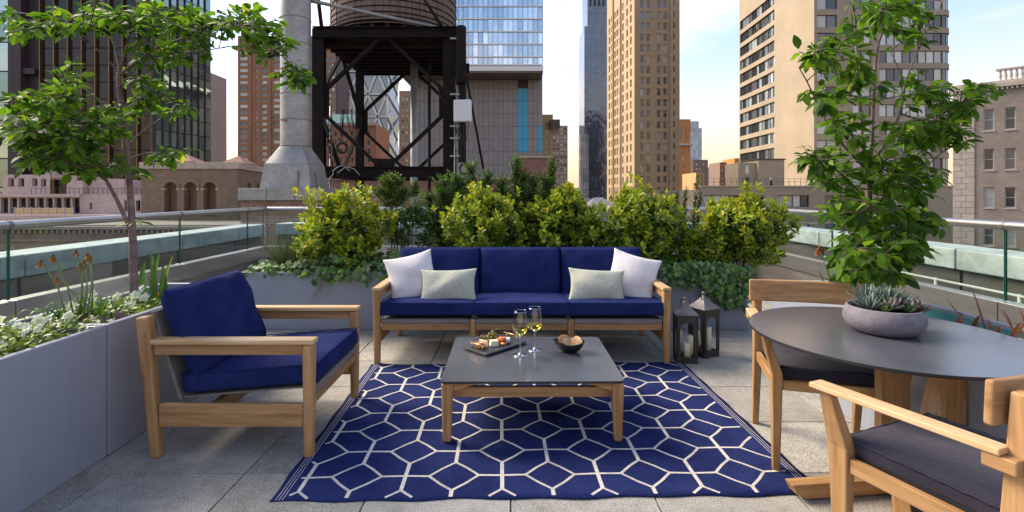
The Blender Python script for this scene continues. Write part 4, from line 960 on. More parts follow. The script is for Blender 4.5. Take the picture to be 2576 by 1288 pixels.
# ---------------------------------------------------------------- B10 tan brick tower
TAN = brickmat('golden_tan_brick', (0.38,0.265,0.145), (0.45,0.32,0.185), (0.41,0.32,0.21), 0.9, 0.4, 0.03, 0.3, nscale=0.06)
Y10 = 140.0; Y10b = 166.0
pA, pB, pC = (UX(1527,Y10b), Y10b), (UX(1596,Y10), Y10), (UX(1709,Y10), Y10)
t = building('tan_tower', pB, pC, 0, 'tall tan brick tower with paired windows, sunlit on its left side', 'tower'); pl = t.location
rows10 = [2,28,55,86,114,142,169,197,224,252,279,309,336,362,388,416,443,470,500]
rows10 = [-26+27.55*k for k in range(21)]
hl = [(x, x+10, y, y+19) for x in (1610, 1626, 1652.5, 1668.5) for y in rows10]
facade(t, pB, (UX(1684,Y10),Y10), GZ, 70, TAN, pxh(hl,pB[0],Y10), 0.35, 1, 1, 0.13, (FRAMEW, WIN))
facade(t, (UX(1684,Y10)+0.004,Y10-0.25), (pC[0],Y10-0.25), GZ, 70, TAN, pxh([(1693.5,1696.5,y,y+15) for y in rows10],UX(1684,Y10),Y10), 0.3, 1, 1, 0.08, (FRAMED, WINDK))
L10 = math.hypot(pB[0]-pA[0], pB[1]-pA[1])
hl = []
for y in rows10:
    for u in (2.0, 4.6, 8.0, 10.2, 12.4, 15.6, 19.4, 22.6): hl.append((u, UZ(y+19,Y10), 1.25, 2.1))
facade(t, pA, pB, GZ, 70, TAN, hl, 0.3, 1, 1, 0.12, (FRAMEW, WIN))
for u in (6.9, 14.4):
    p0 = Vector((*pA,0)).lerp(Vector((*pB,0)), u/L10)
    MB().box(-0.35, 0.35, -0.4, -0.004, 0, 70-GZ).build('pilaster', TAN, t, loc=(p0.x-pl.x,p0.y-pl.y,0), rot=(0,0,math.atan2(pB[1]-pA[1], pB[0]-pA[0])))
MB().prism([(pA[0]-pl.x+0.6,pA[1]-pl.y),(pB[0]-pl.x+0.6,0.6),(pC[0]-pl.x-0.05,0.3),(pC[0]-pl.x-0.05,26)], 0, 69-GZ).build('core', TAN, t)
# ---------------------------------------------------------------- B11 far low group
OR11 = brickmat('rust_orange_brick', (0.50,0.20,0.05), (0.56,0.25,0.07), (0.48,0.26,0.12), 1.0, 0.4, 0.03)
t = simple_tower('orange_brick_tower', 'rust orange brick building just right of the tan tower', 1706, 1737, 300, 200, OR11, [(1716,1722,y,y+9) for y in range(378,500,18)]+[(1710,1715,318,352),(1723,1727,318,352)], (FRAMEW, WIN)); pl = t.location
MB().box(UX(1706,200)-pl.x, UX(1741,200)-pl.x, -1.2, 3, UZ(366,200)-GZ, UZ(362,200)-GZ).build('balcony_slab', FRAMEW, t)
PG = gridglass('pale_grey_glass', (0.30,0.34,0.36), (0.42,0.42,0.40), 2.2, 3.2, 0.15, 1.5)
t = empty('pale_glass_tower', (UX(1750,380),380,GZ), 0, 'pale grey glass tower behind the rust orange building', 'tower'); pl = t.location
MB().box(UX(1730,380)-pl.x, UX(1758,380)-pl.x, 0, 15, 0, UZ(305,380)-GZ).build('shaft', PG, t)
MB().box(UX(1758,380)-pl.x+0.02, UX(1766,380)-pl.x, 0.4, 15, 0, UZ(322,380)-GZ).build('shoulder', PG, t)
simple_tower('dark_loft_building', 'dark brown loft building in the far gap', 1745, 1781, 402, 230, brickmat('loft_brick', (0.22,0.15,0.11), (0.28,0.19,0.14), (0.25,0.2,0.16), 1.2, 0.5, 0.05), [(x,x+5,y,y+6) for x in (1750,1759,1768) for y in range(410,500,12)], (FRAMEW, WIN4))
simple_tower('grey_slab_block', 'far grey banded apartment slab in the sky gap', 1778, 1812, 421, 420, gridglass('grey_slab', (0.33,0.33,0.31), (0.16,0.16,0.16), 60, 3.0, 0.6, 1.4, 0), [], None)
simple_tower('umber_loft_building', 'umber brick loft building with open roof frame in the far gap', 1812, 1852, 408, 260, brickmat('umber_loft_brick', (0.20,0.12,0.09), (0.25,0.16,0.12), (0.24,0.18,0.15), 1.2, 0.5, 0.05), [(x,x+4,y,y+5) for x in (1816,1825,1834,1843) for y in range(414,500,11)], (FRAMEW, WIN4))
simple_tower('orange_far_house', 'small orange brick house beside the beige tower', 1849, 1868, 398, 250, OR11, [(1855,1859,y,y+6) for y in range(405,480,12)], (FRAMEW, WIN))
simple_tower('yellow_sunlit_house', 'small yellow sunlit house in the far gap', 1752, 1772, 434, 180, TAN8, [(x,x+4,y,y+5) for x in (1755,1763) for y in range(440,500,10)], (FRAMEW, WIN))
simple_tower('terracotta_house', 'terracotta house below the orange building behind the shrubs', 1700, 1762, 478, 90, brickmat('terracotta_brick', (0.38,0.17,0.10), (0.44,0.21,0.12), (0.4,0.26,0.18), 0.3, 0.1, 0.012), [(x,x+8,y,y+16) for x in (1712,1735,1748) for y in (492,525)], (FRAMEW, WINDK))
simple_tower('far_pale_block', 'far pale low blocks on the horizon in the central gap', 1424, 1466, 472, 600, TAN8, [], None)
simple_tower('grey_low_block', 'low grey block at the foot of the slate tower', 1452, 1500, 500, 70, gridglass('grey_low', (0.22,0.21,0.2), (0.15,0.15,0.15), 1, 1, 0.7, 1.4, 0), [], None)
# skylight
t = empty('skylight', (UX(1512,60), 60, GZ), 0, 'grey pitched skylight roof behind the golden shrubs', 'skylight'); pl = t.location
xs0, xs1 = UX(1480,60)-pl.x, UX(1550,60)-pl.x
MB().box(xs0, xs1, 0, 5, 0, UZ(520,60)-GZ).build('curb', GALV, t)
MB().add([(xs0,0,UZ(520,60)-GZ+.01),(xs1,0,UZ(520,60)-GZ+.01),(xs1,5,UZ(520,60)-GZ+.01),(xs0,5,UZ(520,60)-GZ+.01),((xs0+xs1)/2-0.5,2.5,UZ(497,60)-GZ),((xs0+xs1)/2+0.5,2.5,UZ(497,60)-GZ)], [(0,1,5,4),(2,3,4,5),(1,2,5),(3,0,4)]).build('glazing', GALV, t)

# ---------------------------------------------------------------- B12 beige brick tower, right
BEI = brickmat('beige_brick', (0.32,0.25,0.168), (0.38,0.30,0.205), (0.36,0.29,0.21), 0.3, 0.1, 0.012, 0.3, nscale=0.12)
Y12, Y12b = 84.0, 114.0; X12 = UX(2048,Y12); X12b = UX(1860,Y12b); X12c = UX(2372,Y12)
t = building('beige_tower', (X12,Y12), (X12c,Y12), 0, 'beige brick tower with ribbon windows and a rounded right corner', 'tower'); pl = t.location
Lf = math.hypot(X12-X12b, Y12-Y12b); FH = 3.0
zr = [UZ(37.4+31+45*k,Y12) for k in range(-3, 14)]
TW, BW = 17.0, 2.05
hl = [(0.35, z, 16.0, 2.07) for z in zr if z > 4.2]
WIN12 = winmat('ribbon_glass', [(0.0,(0.03,0.035,0.04)),(0.3,(0.25,0.31,0.34)),(0.45,(0.05,0.055,0.06)),(0.7,(0.45,0.50,0.50)),(0.82,(0.12,0.13,0.14)),(1.0,(0.3,0.3,0.3))], 0.05, 1.6, 0.15, 0.5, 0.3)  # the pale bluish stops paint sky reflection into some panes
A12, B12 = Vector((X12b,Y12b,0)), Vector((X12,Y12,0)); d12 = (B12-A12).normalized(); rz12 = math.atan2(d12.y, d12.x)
m = wallgrid(Lf, 62-GZ, [(a[0], a[1]-GZ, a[2], a[3]) for a in hl], 0.35)
me = bpy.data.meshes.new('wall'); me.from_pydata(m.v, [], m.f); me.materials.append(BEI); me.update()
link('wall', me, t, (A12.x-pl.x, A12.y-pl.y, 0), (0,0,rz12))
wds = [0.9,1.5,1.5,1.5,2.4,1.0,1.3,1.3,1.3,1.1,1.1,1.1]; sc_ = 16.0/sum(wds)
for u0, z, w_, h_ in hl:
    u = u0
    for w in wds:
        w *= sc_; p = A12+d12*u+Vector((d12.y*-1, d12.x, 0))*0.27
        link('window', window_mesh(w, h_, 1, 1, 0.08, (FRAMED, WIN12)), t, (p.x-pl.x, p.y-pl.y, z-GZ), (rnd.gauss(0,0.004), 0, rz12+rnd.gauss(0,0.008))); u += w
# front: bay windows, ribbons
xr = lambda a: UX(a,Y12)-X12
hl = []
for z in zr:
    hl += [(0.5, z, xr(2106)-0.5, 2.07), (xr(2145), z, xr(2192)-xr(2145), 2.07), (xr(2212), z, X12c-X12-xr(2212)-0.02, 2.07)]
m = wallgrid(X12c-X12, 62-GZ, [(a[0], a[1]-GZ, a[2], a[3]) for a in hl], 0.3)
me = bpy.data.meshes.new('wall'); me.from_pydata(m.v, [], m.f); me.materials.append(BEI); me.update(); link('wall', me, t, (X12-pl.x, 0, 0))
for x, z, w_, h_ in hl:
    n_ = max(2, round(w_/1.35)); 
    for k in range(n_):
        link('window', window_mesh(w_/n_, h_, 1, 1, 0.08, (FRAMED, WINBL)), t, (X12-pl.x+x+k*w_/n_, 0.22, z-GZ), (rnd.gauss(0,0.003), 0, rnd.gauss(0,0.006)))
# rounded corner: brick bands and curved glass
Rc = 2.3; cxr = X12c-pl.x; nseg = 8
def arcband(z0_, z1_, r, mat, nm):
    m = MB(); pts = [(cxr+r*math.sin(R(95*k/nseg)), Rc-r*math.cos(R(95*k/nseg))) for k in range(nseg+1)]
    pts += [(cxr+0.1, Rc+0.1)]
    m.prism(pts, z0_, z1_); return m.build(nm, mat, t)
for i, z in enumerate(zr):
    zz = z-GZ; arcband(zz+2.07, zz+FH, Rc, BEI, 'corner_band')
    for k in range(4):
        a0, a1 = R(95*k/4), R(95*(k+1)/4); p0 = (cxr+(Rc-0.15)*math.sin(a0), Rc-(Rc-0.15)*math.cos(a0)); p1 = (cxr+(Rc-0.15)*math.sin(a1), Rc-(Rc-0.15)*math.cos(a1))
        w_ = math.hypot(p1[0]-p0[0], p1[1]-p0[1])
        link('window', window_mesh(w_, 2.07, 1, 1, 0.07, (FRAMED, WINBL)), t, (p0[0], p0[1], zz), (0, 0, math.atan2(p1[1]-p0[1], p1[0]-p0[0])))
arcband(0, zr[-1]-GZ-0.01, Rc-0.02, BEI, 'corner_base')
MB().box(X12-pl.x+2.2, X12c-pl.x, 0.6, 28, 0, 62-GZ).build('core', BRN, t)
MB().box(X12c-pl.x, X12c-pl.x+Rc-0.3, Rc+0.2, 28, 0, 62-GZ).build('core', BEI, t)
# annex with terrace in front
Ya = 62.0; xa, xb = UX(1763,Ya), UX(2400,Ya)
t = building('beige_annex', (xa,Ya), (xb,Ya), 0, 'low beige brick annex with wide windows and a roof terrace', 'building'); pl = t.location
hl = pxh([(1771,1857,491,514),(1868,1882,491,516),(1896,1922,491,519),(1956,2036,491,521),(2075,2120,491,521),(1790,1870,562,600),(1956,2036,562,600),(2075,2130,562,600)], xa, Ya)
m = wallgrid(xb-xa, UZ(470,Ya)-GZ, [(a[0], a[1]-GZ, a[2], a[3]) for a in hl], 0.3)
me = bpy.data.meshes.new('wall'); me.from_pydata(m.v, [], m.f); me.materials.append(BEI); me.update(); link('wall', me, t, (xa-pl.x, 0, 0))
for x, z, w_, h_ in hl:
    n_ = max(1, round(w_/1.1))
    for k in range(n_): link('window', window_mesh(w_/n_, h_, 1, 1, 0.06, (FRAMED, WINBL)), t, (xa-pl.x+x+k*w_/n_, 0.22, z-GZ))
MB().box(xa-pl.x, xb-pl.x, 0.35, 20, 0, UZ(471,Ya)-GZ-0.3).build('core', BEI, t)
MB().box(xa-pl.x-0.1, xb-pl.x, -0.1, 0.3, UZ(470,Ya)-GZ+0.002, UZ(467,Ya)-GZ).build('coping', STN, t)
for k in range(26):
    x = xa-pl.x+0.3+k*0.72
    MB().box(x-0.02, x+0.02, 0.32, 0.36, UZ(470,Ya)-GZ, UZ(449,Ya)-GZ).build('rail_post', FRAMED, t)
for y in (449, 457): MB().box(xa-pl.x+0.3, xa-pl.x+18.3, 0.325, 0.355, UZ(y,Ya)-GZ-0.03, UZ(y,Ya)-GZ).build('rail', FRAMED, t)
Yp = 70.0
MB().box(UX(1908,Yp)-pl.x, UX(1973,Yp)-pl.x, Yp-Ya, Yp-Ya+5, UZ(480,Yp)-GZ, UZ(402,Yp)-GZ).build('stair_penthouse', BEI, t)
MB().box(UX(1906,Yp)-pl.x, UX(1976,Yp)-pl.x, Yp-Ya-0.15, Yp-Ya+5.1, UZ(402,Yp)-GZ+0.003, UZ(399,Yp)-GZ).build('penthouse_roof', BRZ, t)
MB().box(UX(1862,Yp)-pl.x, UX(1908,Yp)-pl.x-0.01, Yp-Ya+0.6, Yp-Ya+5, UZ(480,Yp)-GZ, UZ(409,Yp)-GZ).build('terrace_wall', BEI, t)
link('window', window_mesh(0.55, 1.2, 1, 2, 0.06, (FRAMEW, WINBL)), t, (UX(1879,Yp)-pl.x, Yp-Ya+0.53, UZ(437,Yp)-GZ))
MB().box(UX(1880,Yp)-pl.x, UX(1889,Yp)-pl.x, Yp-Ya+0.52, Yp-Ya+0.59, UZ(471,Yp)-GZ, UZ(446,Yp)-GZ).build('door', FRAMED, t)
v = empty('roof_vent', (UX(1940,64), 64, UZ(471,64)), 0, 'dark roof vent with pale cap on the annex terrace', 'vent')
MB().lathe([(0.20,0),(0.16,0.3),(0.12,0.75),(0.12,0.95)], 10).build('pipe', IRON, v, True); MB().lathe([(0.0,1.2),(0.16,1.15),(0.18,1.0),(0.13,0.955)], 10).build('cap', FRAMEW, v, True)
# ---------------------------------------------------------------- B13 grey brick with quoins, far right
GRB = brickmat('grey_brown_brick', (0.24,0.185,0.145), (0.33,0.265,0.21), (0.28,0.24,0.2), 0.21, 0.075, 0.012, 0.35, nscale=0.5)
LIM = pm('buff_limestone', (0.40,0.33,0.265), (0.48,0.405,0.33), 0.8, 0.8, fine=(6,0.4,0.6))
Y13 = 42.0; xa, xb = UX(2397,Y13), UX(2720,Y13-5)
A13, B13 = (xa, Y13), (xb, Y13-5.0)
t = building('quoined_apartment_house', A13, B13, 0, 'grey brown brick house with stone quoins and roof balustrade at the far right', 'building'); pl = t.location
def t13(px):
    k = (px-CX)/FPX; L = math.hypot(B13[0]-A13[0], B13[1]-A13[1]); dx, dy = (B13[0]-A13[0])/L, (B13[1]-A13[1])/L
    s_ = (k*A13[1]-A13[0])/(dx-k*dy); return s_, A13[1]+dy*s_
hl = []
for a, b in ((2474,2501),(2527,2556),(2592,2622)):
    s0, y0_ = t13(a); s1, y1_ = t13(b); ym = (y0_+y1_)/2
    for c, d in ((273,327),(374,427),(471,522),(568,618),(666,714)): hl.append((s0, UZ(d,40.2), s1-s0, UZ(c,40.2)-UZ(d,40.2)))
zt13 = UZ(232,Y13)
facade(t, A13, B13, GZ, zt13, GRB, hl, 0.22, 1, 2, 0.07, (FRAMEW, WINBL), sill=LIM)
rz13 = math.atan2(B13[1]-A13[1], B13[0]-A13[0]); L13 = math.hypot(B13[0]-A13[0], B13[1]-A13[1])
lx, ly = A13[0]-pl.x, A13[1]-pl.y
qh = 0.50; sq, _ = t13(2452)
for k in range(26):
    z = zt13-GZ-0.15-(k+1)*qh; off = sq*(0.62 if k % 2 else 0.40)
    if z+GZ < -8: break
    for a, b in ((0.0, off), (off, sq)):
        MB().box(a+0.012, b-0.012, -0.07, -0.004, z+0.012, z+qh-0.012).build('quoin_stone', LIM, t, bevel=0.015, loc=(lx,ly,0), rot=(0,0,rz13))
MB().box(-0.25, L13, -0.30, 0.25, zt13-GZ+0.004, zt13-GZ+0.30).build('cornice', LIM, t, loc=(lx,ly,0), rot=(0,0,rz13))
me = MB().box(0,0.13,-0.22,-0.005,-0.2,0).mesh('dentil', LIM)
for k in range(36):
    p = Matrix.Rotation(rz13,3,'Z') @ Vector((0.1+k*0.28,0,0)); link('dentil', me, t, (lx+p.x, ly+p.y, zt13-GZ-0.004), (0,0,rz13))
MB().box(-0.1, L13, -0.05, 0.20, zt13-GZ+0.304, zt13-GZ+0.52).build('balustrade_base', LIM, t, loc=(lx,ly,0), rot=(0,0,rz13))
MB().box(2.6, L13, -0.08, 0.23, zt13-GZ+1.32, zt13-GZ+1.47).build('balustrade_cap', LIM, t, loc=(lx,ly,0), rot=(0,0,rz13))
bal = MB().lathe([(0.10,0),(0.10,0.06),(0.06,0.10),(0.10,0.28),(0.11,0.36),(0.06,0.60),(0.05,0.68),(0.10,0.74),(0.10,0.80)], 10).mesh('baluster', LIM, True)
for k in range(24):
    p = Matrix.Rotation(rz13,3,'Z') @ Vector((2.85+k*0.31,0.07,0)); link('baluster', bal, t, (lx+p.x, ly+p.y, zt13-GZ+0.521))
MB().box(0.02, L13, 0.3, 6, 0, zt13-GZ-0.02).build('core', GRB, t, loc=(lx,ly,0), rot=(0,0,rz13))
# ================================================================== chimney stack on its pedestal
Yc = 11.6
t = empty('metal_chimney', (UX(744,Yc+0.6), Yc+0.6, -0.6), 0, 'grey riveted metal chimney stack on a flared square base', 'chimney'); pl = t.location
cz = lambda y: UZ(y, Yc+0.6)-pl.z
seams = [-160, -80, -12, 50, 113, 177, 238, 303, 369]
rc_ = (781-708)/2/FPX*(Yc+0.6)
for k in range(len(seams)-1):
    a, b = cz(seams[k+1]), cz(seams[k])
    MB().lathe([(rc_*0.985,a),(rc_*0.985,b-0.02),(rc_*1.012,b-0.018),(rc_*1.012,b-0.002),(rc_*0.97,b)], 40).build('stack_section', GALV, t, True).modifiers.new('es', 'EDGE_SPLIT').split_angle = R(25)
RUST = pm('rust_streak', (0.12,0.05,0.025), (0.22,0.10,0.05), 20, 0.85)
for k in range(1, len(seams)):
    MB().lathe([(rc_*1.0,cz(seams[k])-0.010),(rc_*1.018,cz(seams[k])-0.006),(rc_*1.018,cz(seams[k])+0.004),(rc_*0.98,cz(seams[k])+0.006)], 40).build('seam', RUST, t, True)
    if k in (4, 7, 5):
        for dx in (-0.05, 0.02): MB().box(-0.12+dx, -0.105+dx, -rc_*1.0-0.012, -rc_*0.93, cz(seams[k])+0.0-0.07, cz(seams[k])-0.02).build('rivet', RUST, t)
h0, h1, h2 = rc_*1.02, 0.505, 0.585
za, zb, zc_ = cz(369), cz(414), cz(474)
sq = lambda h, z: [(-h,-h,z),(h,-h,z),(h,h,z),(-h,h,z)]
# round-to-square transition
n_ = 40; m = MB(); ring0 = [(rc_*0.99*math.cos(2*math.pi*k/n_), rc_*0.99*math.sin(2*math.pi*k/n_), za) for k in range(n_)]
ring1 = []
for k in range(n_):
    c_, s_ = math.cos(2*math.pi*k/n_), math.sin(2*math.pi*k/n_); q_ = max(abs(c_), abs(s_)); ring1.append((h1*c_/q_, h1*s_/q_, zb))
m.add(ring0+ring1, [(k,(k+1)%n_,n_+(k+1)%n_,n_+k) for k in range(n_)]).build('transition_hood', GALV, t, True).modifiers.new('es', 'EDGE_SPLIT').split_angle = R(38)
MB().hexa(sq(h2,zc_), sq(h1+0.006,zb-0.003)).build('base_skirt', GALV, t, bevel=0.01)
MB().box(h1+0.02, h2+0.05, -0.20, 0.12, zc_+0.03, zc_+0.40).build('access_hatch', GALV, t, bevel=0.01)
MB().box(0.10, 0.30, -h2-0.03, -h1-0.02, zc_+0.02, zc_+0.42).build('access_hatch', GALV, t, bevel=0.01)
zp = cz(503)
for k in range(3):
    a, b = -0.98+k*0.65, -0.98+(k+1)*0.65
    MB().box(a+0.006, b-0.006, -0.80, 0.9, zp, zc_-0.002).build('pedestal_slab', GALV, t, bevel=0.01)
PEDB = brickmat('pedestal_brick', (0.21,0.115,0.075), (0.29,0.175,0.12), (0.27,0.23,0.2), 0.205, 0.075, 0.016)
pb = MB().box(-0.95, 0.93, -0.72, 0.85, -1.2, zp-0.003).build('pedestal_brickwork', PEDB, t)
# individual bricks of the strip that shows above the rail
bm_ = MB().box(0.005, 0.195, -0.012, 0.03, 0.005, 0.062).mesh('brick', [pm('single_brick', (0.20,0.105,0.07), (0.30,0.18,0.12), 3, 0.85)])
for r_ in range(5):
    for k in range(9):
        x = -0.95+0.2*k+(0.1 if r_ % 2 else 0)
        if x+0.195 > 0.93: continue
        link('brick', bm_, t, (x, -0.725, zp-0.08-0.068*r_))

# ================================================================== water tower
Yf, Ybk = 15.0, 19.0; XL, XR = UX(803,Yf), UX(1130,Yf)
t = empty('water_tower', ((XL+XR)/2, (Yf+Ybk)/2, -3.0), 0, 'wooden water tank on a black steel frame with cross bracing', 'water tower'); pl = t.location
hx, hy = (XR-XL)/2, (Ybk-Yf)/2
Zp0, Zp1 = UZ(97,Yf)-pl.z, UZ(74,Yf)-pl.z; Zb0, Zb1 = UZ(446,Yf)-pl.z, UZ(419,Yf)-pl.z
def ibeam(p0, p1, w, h, nm='beam', up=(0,0,1)):
    p0, p1 = Vector(p0), Vector(p1); m = MB(); u = Vector(up)
    m.bar(p0+u*(h/2-0.015), p1+u*(h/2-0.015), w, 0.03, up); m.bar(p0-u*(h/2-0.015), p1-u*(h/2-0.015), w, 0.03, up); m.bar(p0, p1, 0.03, h-0.058, up)
    return m.build(nm, IRON, t)
for sx in (-1, 1):
    for sy in (-1, 1):
        wq = 0.17 if sy < 0 else 0.13
        m = MB(); x, y = sx*hx, sy*hy
        m.box(x-wq, x+wq, y-0.12, y-0.09, 0, Zp1).box(x-wq, x+wq, y+0.09, y+0.12, 0, Zp1).box(x-0.05, x+0.05, y-0.09, y+0.09, 0, Zp1)
        m.build('leg', IRON, t)
for sy in (-1, 1):
    ibeam((-hx-0.1, sy*hy, (Zb0+Zb1)/2), (hx+0.1, sy*hy, (Zb0+Zb1)/2), 0.2, Zb1-Zb0, 'bottom_beam')
    ibeam((-hx-0.12, sy*(hy+0.13), (Zp0+Zp1)/2), (hx+0.25, sy*(hy+0.13), (Zp0+Zp1)/2), 0.22, Zp1-Zp0+0.05, 'top_beam')
    ibeam((sy*hx, -hy, (Zb0+Zb1)/2), (sy*hx, hy, (Zb0+Zb1)/2), 0.2, Zb1-Zb0, 'bottom_beam')
    ibeam((sy*hx, -hy, (Zp0+Zp1)/2), (sy*hx, hy, (Zp0+Zp1)/2), 0.2, Zp1-Zp0, 'top_beam')
for k in range(9):
    y = -hy+0.25+k*(2*hy-0.5)/8
    ibeam((-hx+0.1, y, Zp0-0.12), (hx-0.1, y, Zp0-0.12), 0.1, 0.2, 'joist')
DKW = pm('dark_deck_plank', (0.022,0.016,0.013), (0.05,0.035,0.028), 6, 0.85, sc=(1,12,1))
npl = 20
for k in range(npl):
    x = -hx-0.05+k*(2*hx+0.1)/npl
    MB().box(x+0.008, x+(2*hx+0.1)/npl-0.008, -hy-0.02, hy+0.02, Zp1+0.003, Zp1+0.06).build('deck_plank', DKW, t)
# diamond bracing on every side
zm = UZ(262,Yf)-pl.z
for sy in (-1, 1):
    y = sy*hy
    for s in (-1, 1):
        MB().bar((s*(hx-0.1), y, zm+0.35), (s*0.18, y, Zp0-0.05), 0.10, 0.13, (0,1,0)).build('brace', IRON, t)
        MB().bar((s*(hx-0.1), y, zm-0.25), (s*0.16, y, Zb1+0.02), 0.10, 0.13, (0,1,0)).build('brace', IRON, t)
        MB().bar((s*(hx-0.05), y, Zb0), (s*0.9, y, 0.4), 0.08, 0.1, (0,1,0)).build('brace', IRON, t)
        MB().box(s*hx-0.3 if s > 0 else s*hx+0.02, s*hx-0.02 if s > 0 else s*hx+0.3, y-0.02, y+0.02, zm-0.42, zm+0.5).build('gusset', IRON, t)
    MB().box(-0.3, 0.3, y-0.02, y+0.02, Zb1, Zb1+0.24).build('gusset', IRON, t)
    for s in (-1, 1):
        x = sy*hx
        MB().bar((x, s*(hy-0.1), zm+0.35), (x, s*0.15, Zp0-0.05), 0.09, 0.11, (1,0,0)).build('brace', IRON, t)
        MB().bar((x, s*(hy-0.1), zm-0.25), (x, s*0.15, Zb1+0.02), 0.09, 0.11, (1,0,0)).build('brace', IRON, t)
# riser pipe
xp = UX(1039,17)-pl.x
MB().tube([(xp,0.2,0),(xp,0.2,Zp0+0.1)], 0.13, 16).build('riser_pipe', GALV, t, True)
MB().tube([(UX(1080,16)-pl.x,-1,0),(UX(1080,16)-pl.x,-1,Zp0)], 0.05, 8).build('conduit', IRON, t, True)
MB().tube([(UX(835,15.5)-pl.x,-1.6,0),(UX(835,15.5)-pl.x,-1.6,zm)], 0.045, 8).build('conduit', GALV, t, True)
# tank of staves and hoops
STV = pm('weathered_cedar_stave', (0.115,0.075,0.058), (0.21,0.15,0.12), 3, 0.9, sc=(5,5,0.25), bmp=0.4, bscale=9, fine=(20,0.3,0.7))
Rt = 2.0; Zt0 = Zp1+0.20; Zt1 = Zt0+3.4; tx = UX(993.5,17)-pl.x; ns = 58
wv = 2*math.pi*Rt/ns
sm = MB().hexa([(-wv/2+0.003,-0.05,0),(wv/2-0.003,-0.05,0),(wv/2-0.003,0.02,0),(-wv/2+0.003,0.02,0)], [(-wv/2*0.985+0.003,-0.05,Zt1-Zt0),(wv/2*0.985-0.003,-0.05,Zt1-Zt0),(wv/2*0.985-0.003,0.02,Zt1-Zt0),(-wv/2*0.985+0.003,0.02,Zt1-Zt0)]).mesh('stave', STV)
for k in range(ns):
    a = 2*math.pi*k/ns; r_ = Rt+rnd.uniform(-0.008, 0.008)
    link('stave', sm, t, (tx+r_*math.sin(a), -r_*math.cos(a), Zt0), (0, 0, a))
MB().lathe([(0,Zt0+0.1),(Rt-0.04,Zt0+0.1),(Rt-0.04,Zt1-0.1),(0,Zt1-0.1)], 48, (tx,0,0)).build('tank_core', DKW, t)
for y in (66, 60, 53, 44, 33, 18, 2, -16, -38, -62):
    z = UZ(y,15.1)-pl.z+0.0
    if z < Zt0+0.03: z = Zt0+0.05
    pts = [(tx+(Rt+0.068)*math.cos(2*math.pi*k/64), (Rt+0.068)*math.sin(2*math.pi*k/64), z) for k in range(65)]
    MB().tube(pts, 0.016, 6, False).build('hoop', IRON, t)
for k in range(8):
    x = -1.6+k*0.457
    MB().box(tx+x-0.06, tx+x+0.06, -math.sqrt(max(0.1,Rt**2-x*x))+0.03, math.sqrt(max(0.1,Rt**2-x*x))-0.03, Zp1+0.063, Zt0+0.095).build('chime_joist', DKW, t)
# pole struts between stack and tower
MB().tube([U(782,2,12.4)-pl, U(1105,70,15.4)-pl], 0.05, 10).build('tie_pipe', GALV, t, True)
MB().tube([U(797,-30,14.9)-pl, U(810,76,14.9)-pl], 0.06, 10).build('stub_post', IRON, t, True)
MB().tube([U(1055,-20,14.6)-pl, U(1118,76,14.8)-pl], 0.045, 8).build('tie_rod', IRON, t, True)
MB().tube([U(1174,195,15.6)-pl, U(1216,425,15.6)-pl], 0.035, 8).build('tie_rod', IRON, t, True)
# cables hung round the frame
CAB = pm('black_cable', (0.012,0.011,0.011), (0.02,0.018,0.018), 5, 0.6)
cr = random.Random(4)
def cable(p0, p1, sag, r=0.012, n=10, mat=CAB, jit=0.03, par=t):
    p0, p1 = Vector(p0), Vector(p1); pts = []
    for k in range(n+1):
        f = k/n; q_ = p0.lerp(p1, f); q_.z -= sag*4*f*(1-f); q_ += Vector((cr.uniform(-jit,jit), cr.uniform(-jit,jit), 0)) if 0 < k < n else Vector(); pts.append(q_)
    return MB().tube(pts, r, 5, False).build('cable', mat, par, True)
for k in range(12):
    x = cr.uniform(858, 890); cable(U(x,275,15.5)-pl, U(x+cr.uniform(-14,22),330+cr.uniform(-20,40),15.5)-pl, cr.uniform(0.1,0.5), 0.010)
for k in range(5):
    cable(U(1145+cr.uniform(0,14),225,14.9)-pl, U(1148+cr.uniform(0,14),445,14.9)-pl, 0.0, 0.014, 12, CAB, 0.05)
cable(U(1100,215,14.9)-pl, U(1142,260,14.9)-pl, 0.25); cable(U(1125,190,14.9)-pl, U(1146,300,14.9)-pl, 0.1)
for k in range(6):
    cable(U(812+cr.uniform(0,20),295,14.8)-pl, U(830+cr.uniform(0,26),450,15)-pl, cr.uniform(-0.3,0.3), 0.013, 10, CAB, 0.06)
cable(U(822,470,14.7)-pl, U(880,430,14.7)-pl, -0.35, 0.016, 12, GALV); cable(U(850,436,14.7)-pl, U(905,440,14.7)-pl, -0.2, 0.016, 12, GALV)
for k, (x, y, r_) in enumerate(((861,372,0.17),(861,372,0.14),(861,372,0.12))):
    c = U(x,y,14.8)-pl
    MB().tube([c+Vector((r_*math.cos(a*0.3), cr.uniform(-0.02,0.02), r_*math.sin(a*0.3))) for a in range(22)], 0.016, 6, False).build('cable_coil', CAB, t, True)
# antenna mast on the right leg
a_ = empty('antenna_mast', (UX(1160,14.7), 14.7, -3.0), 0, 'black antenna cylinder on a mast strapped to the tower leg', 'antenna'); pa = a_.location
zz = lambda y: UZ(y,14.7)-pa.z
MB().lathe([(0.0,zz(66)),(0.12,zz(66)),(0.15,zz(69)),(0.155,zz(205)),(0.14,zz(212)),(0.0,zz(213))], 24).build('antenna', IRON, a_, True)
MB().tube([(0.03,0,0),(0.03,0,zz(214))], 0.095, 14).build('mast', IRON, a_, True)
MB().tube([(-0.11,0.05,0),(-0.11,0.05,zz(110))], 0.03, 8).build('conduit', GALV, a_, True)
MB().tube([(-0.19,0.02,0),(-0.19,0.02,zz(300))], 0.022, 8).build('conduit', GALV, a_, True)
for y in (100, 240, 320, 350, 395): MB().box(-0.32, 0.10, -0.06, -0.03, zz(y), zz(y)+0.05).build('clamp', GALV, a_)
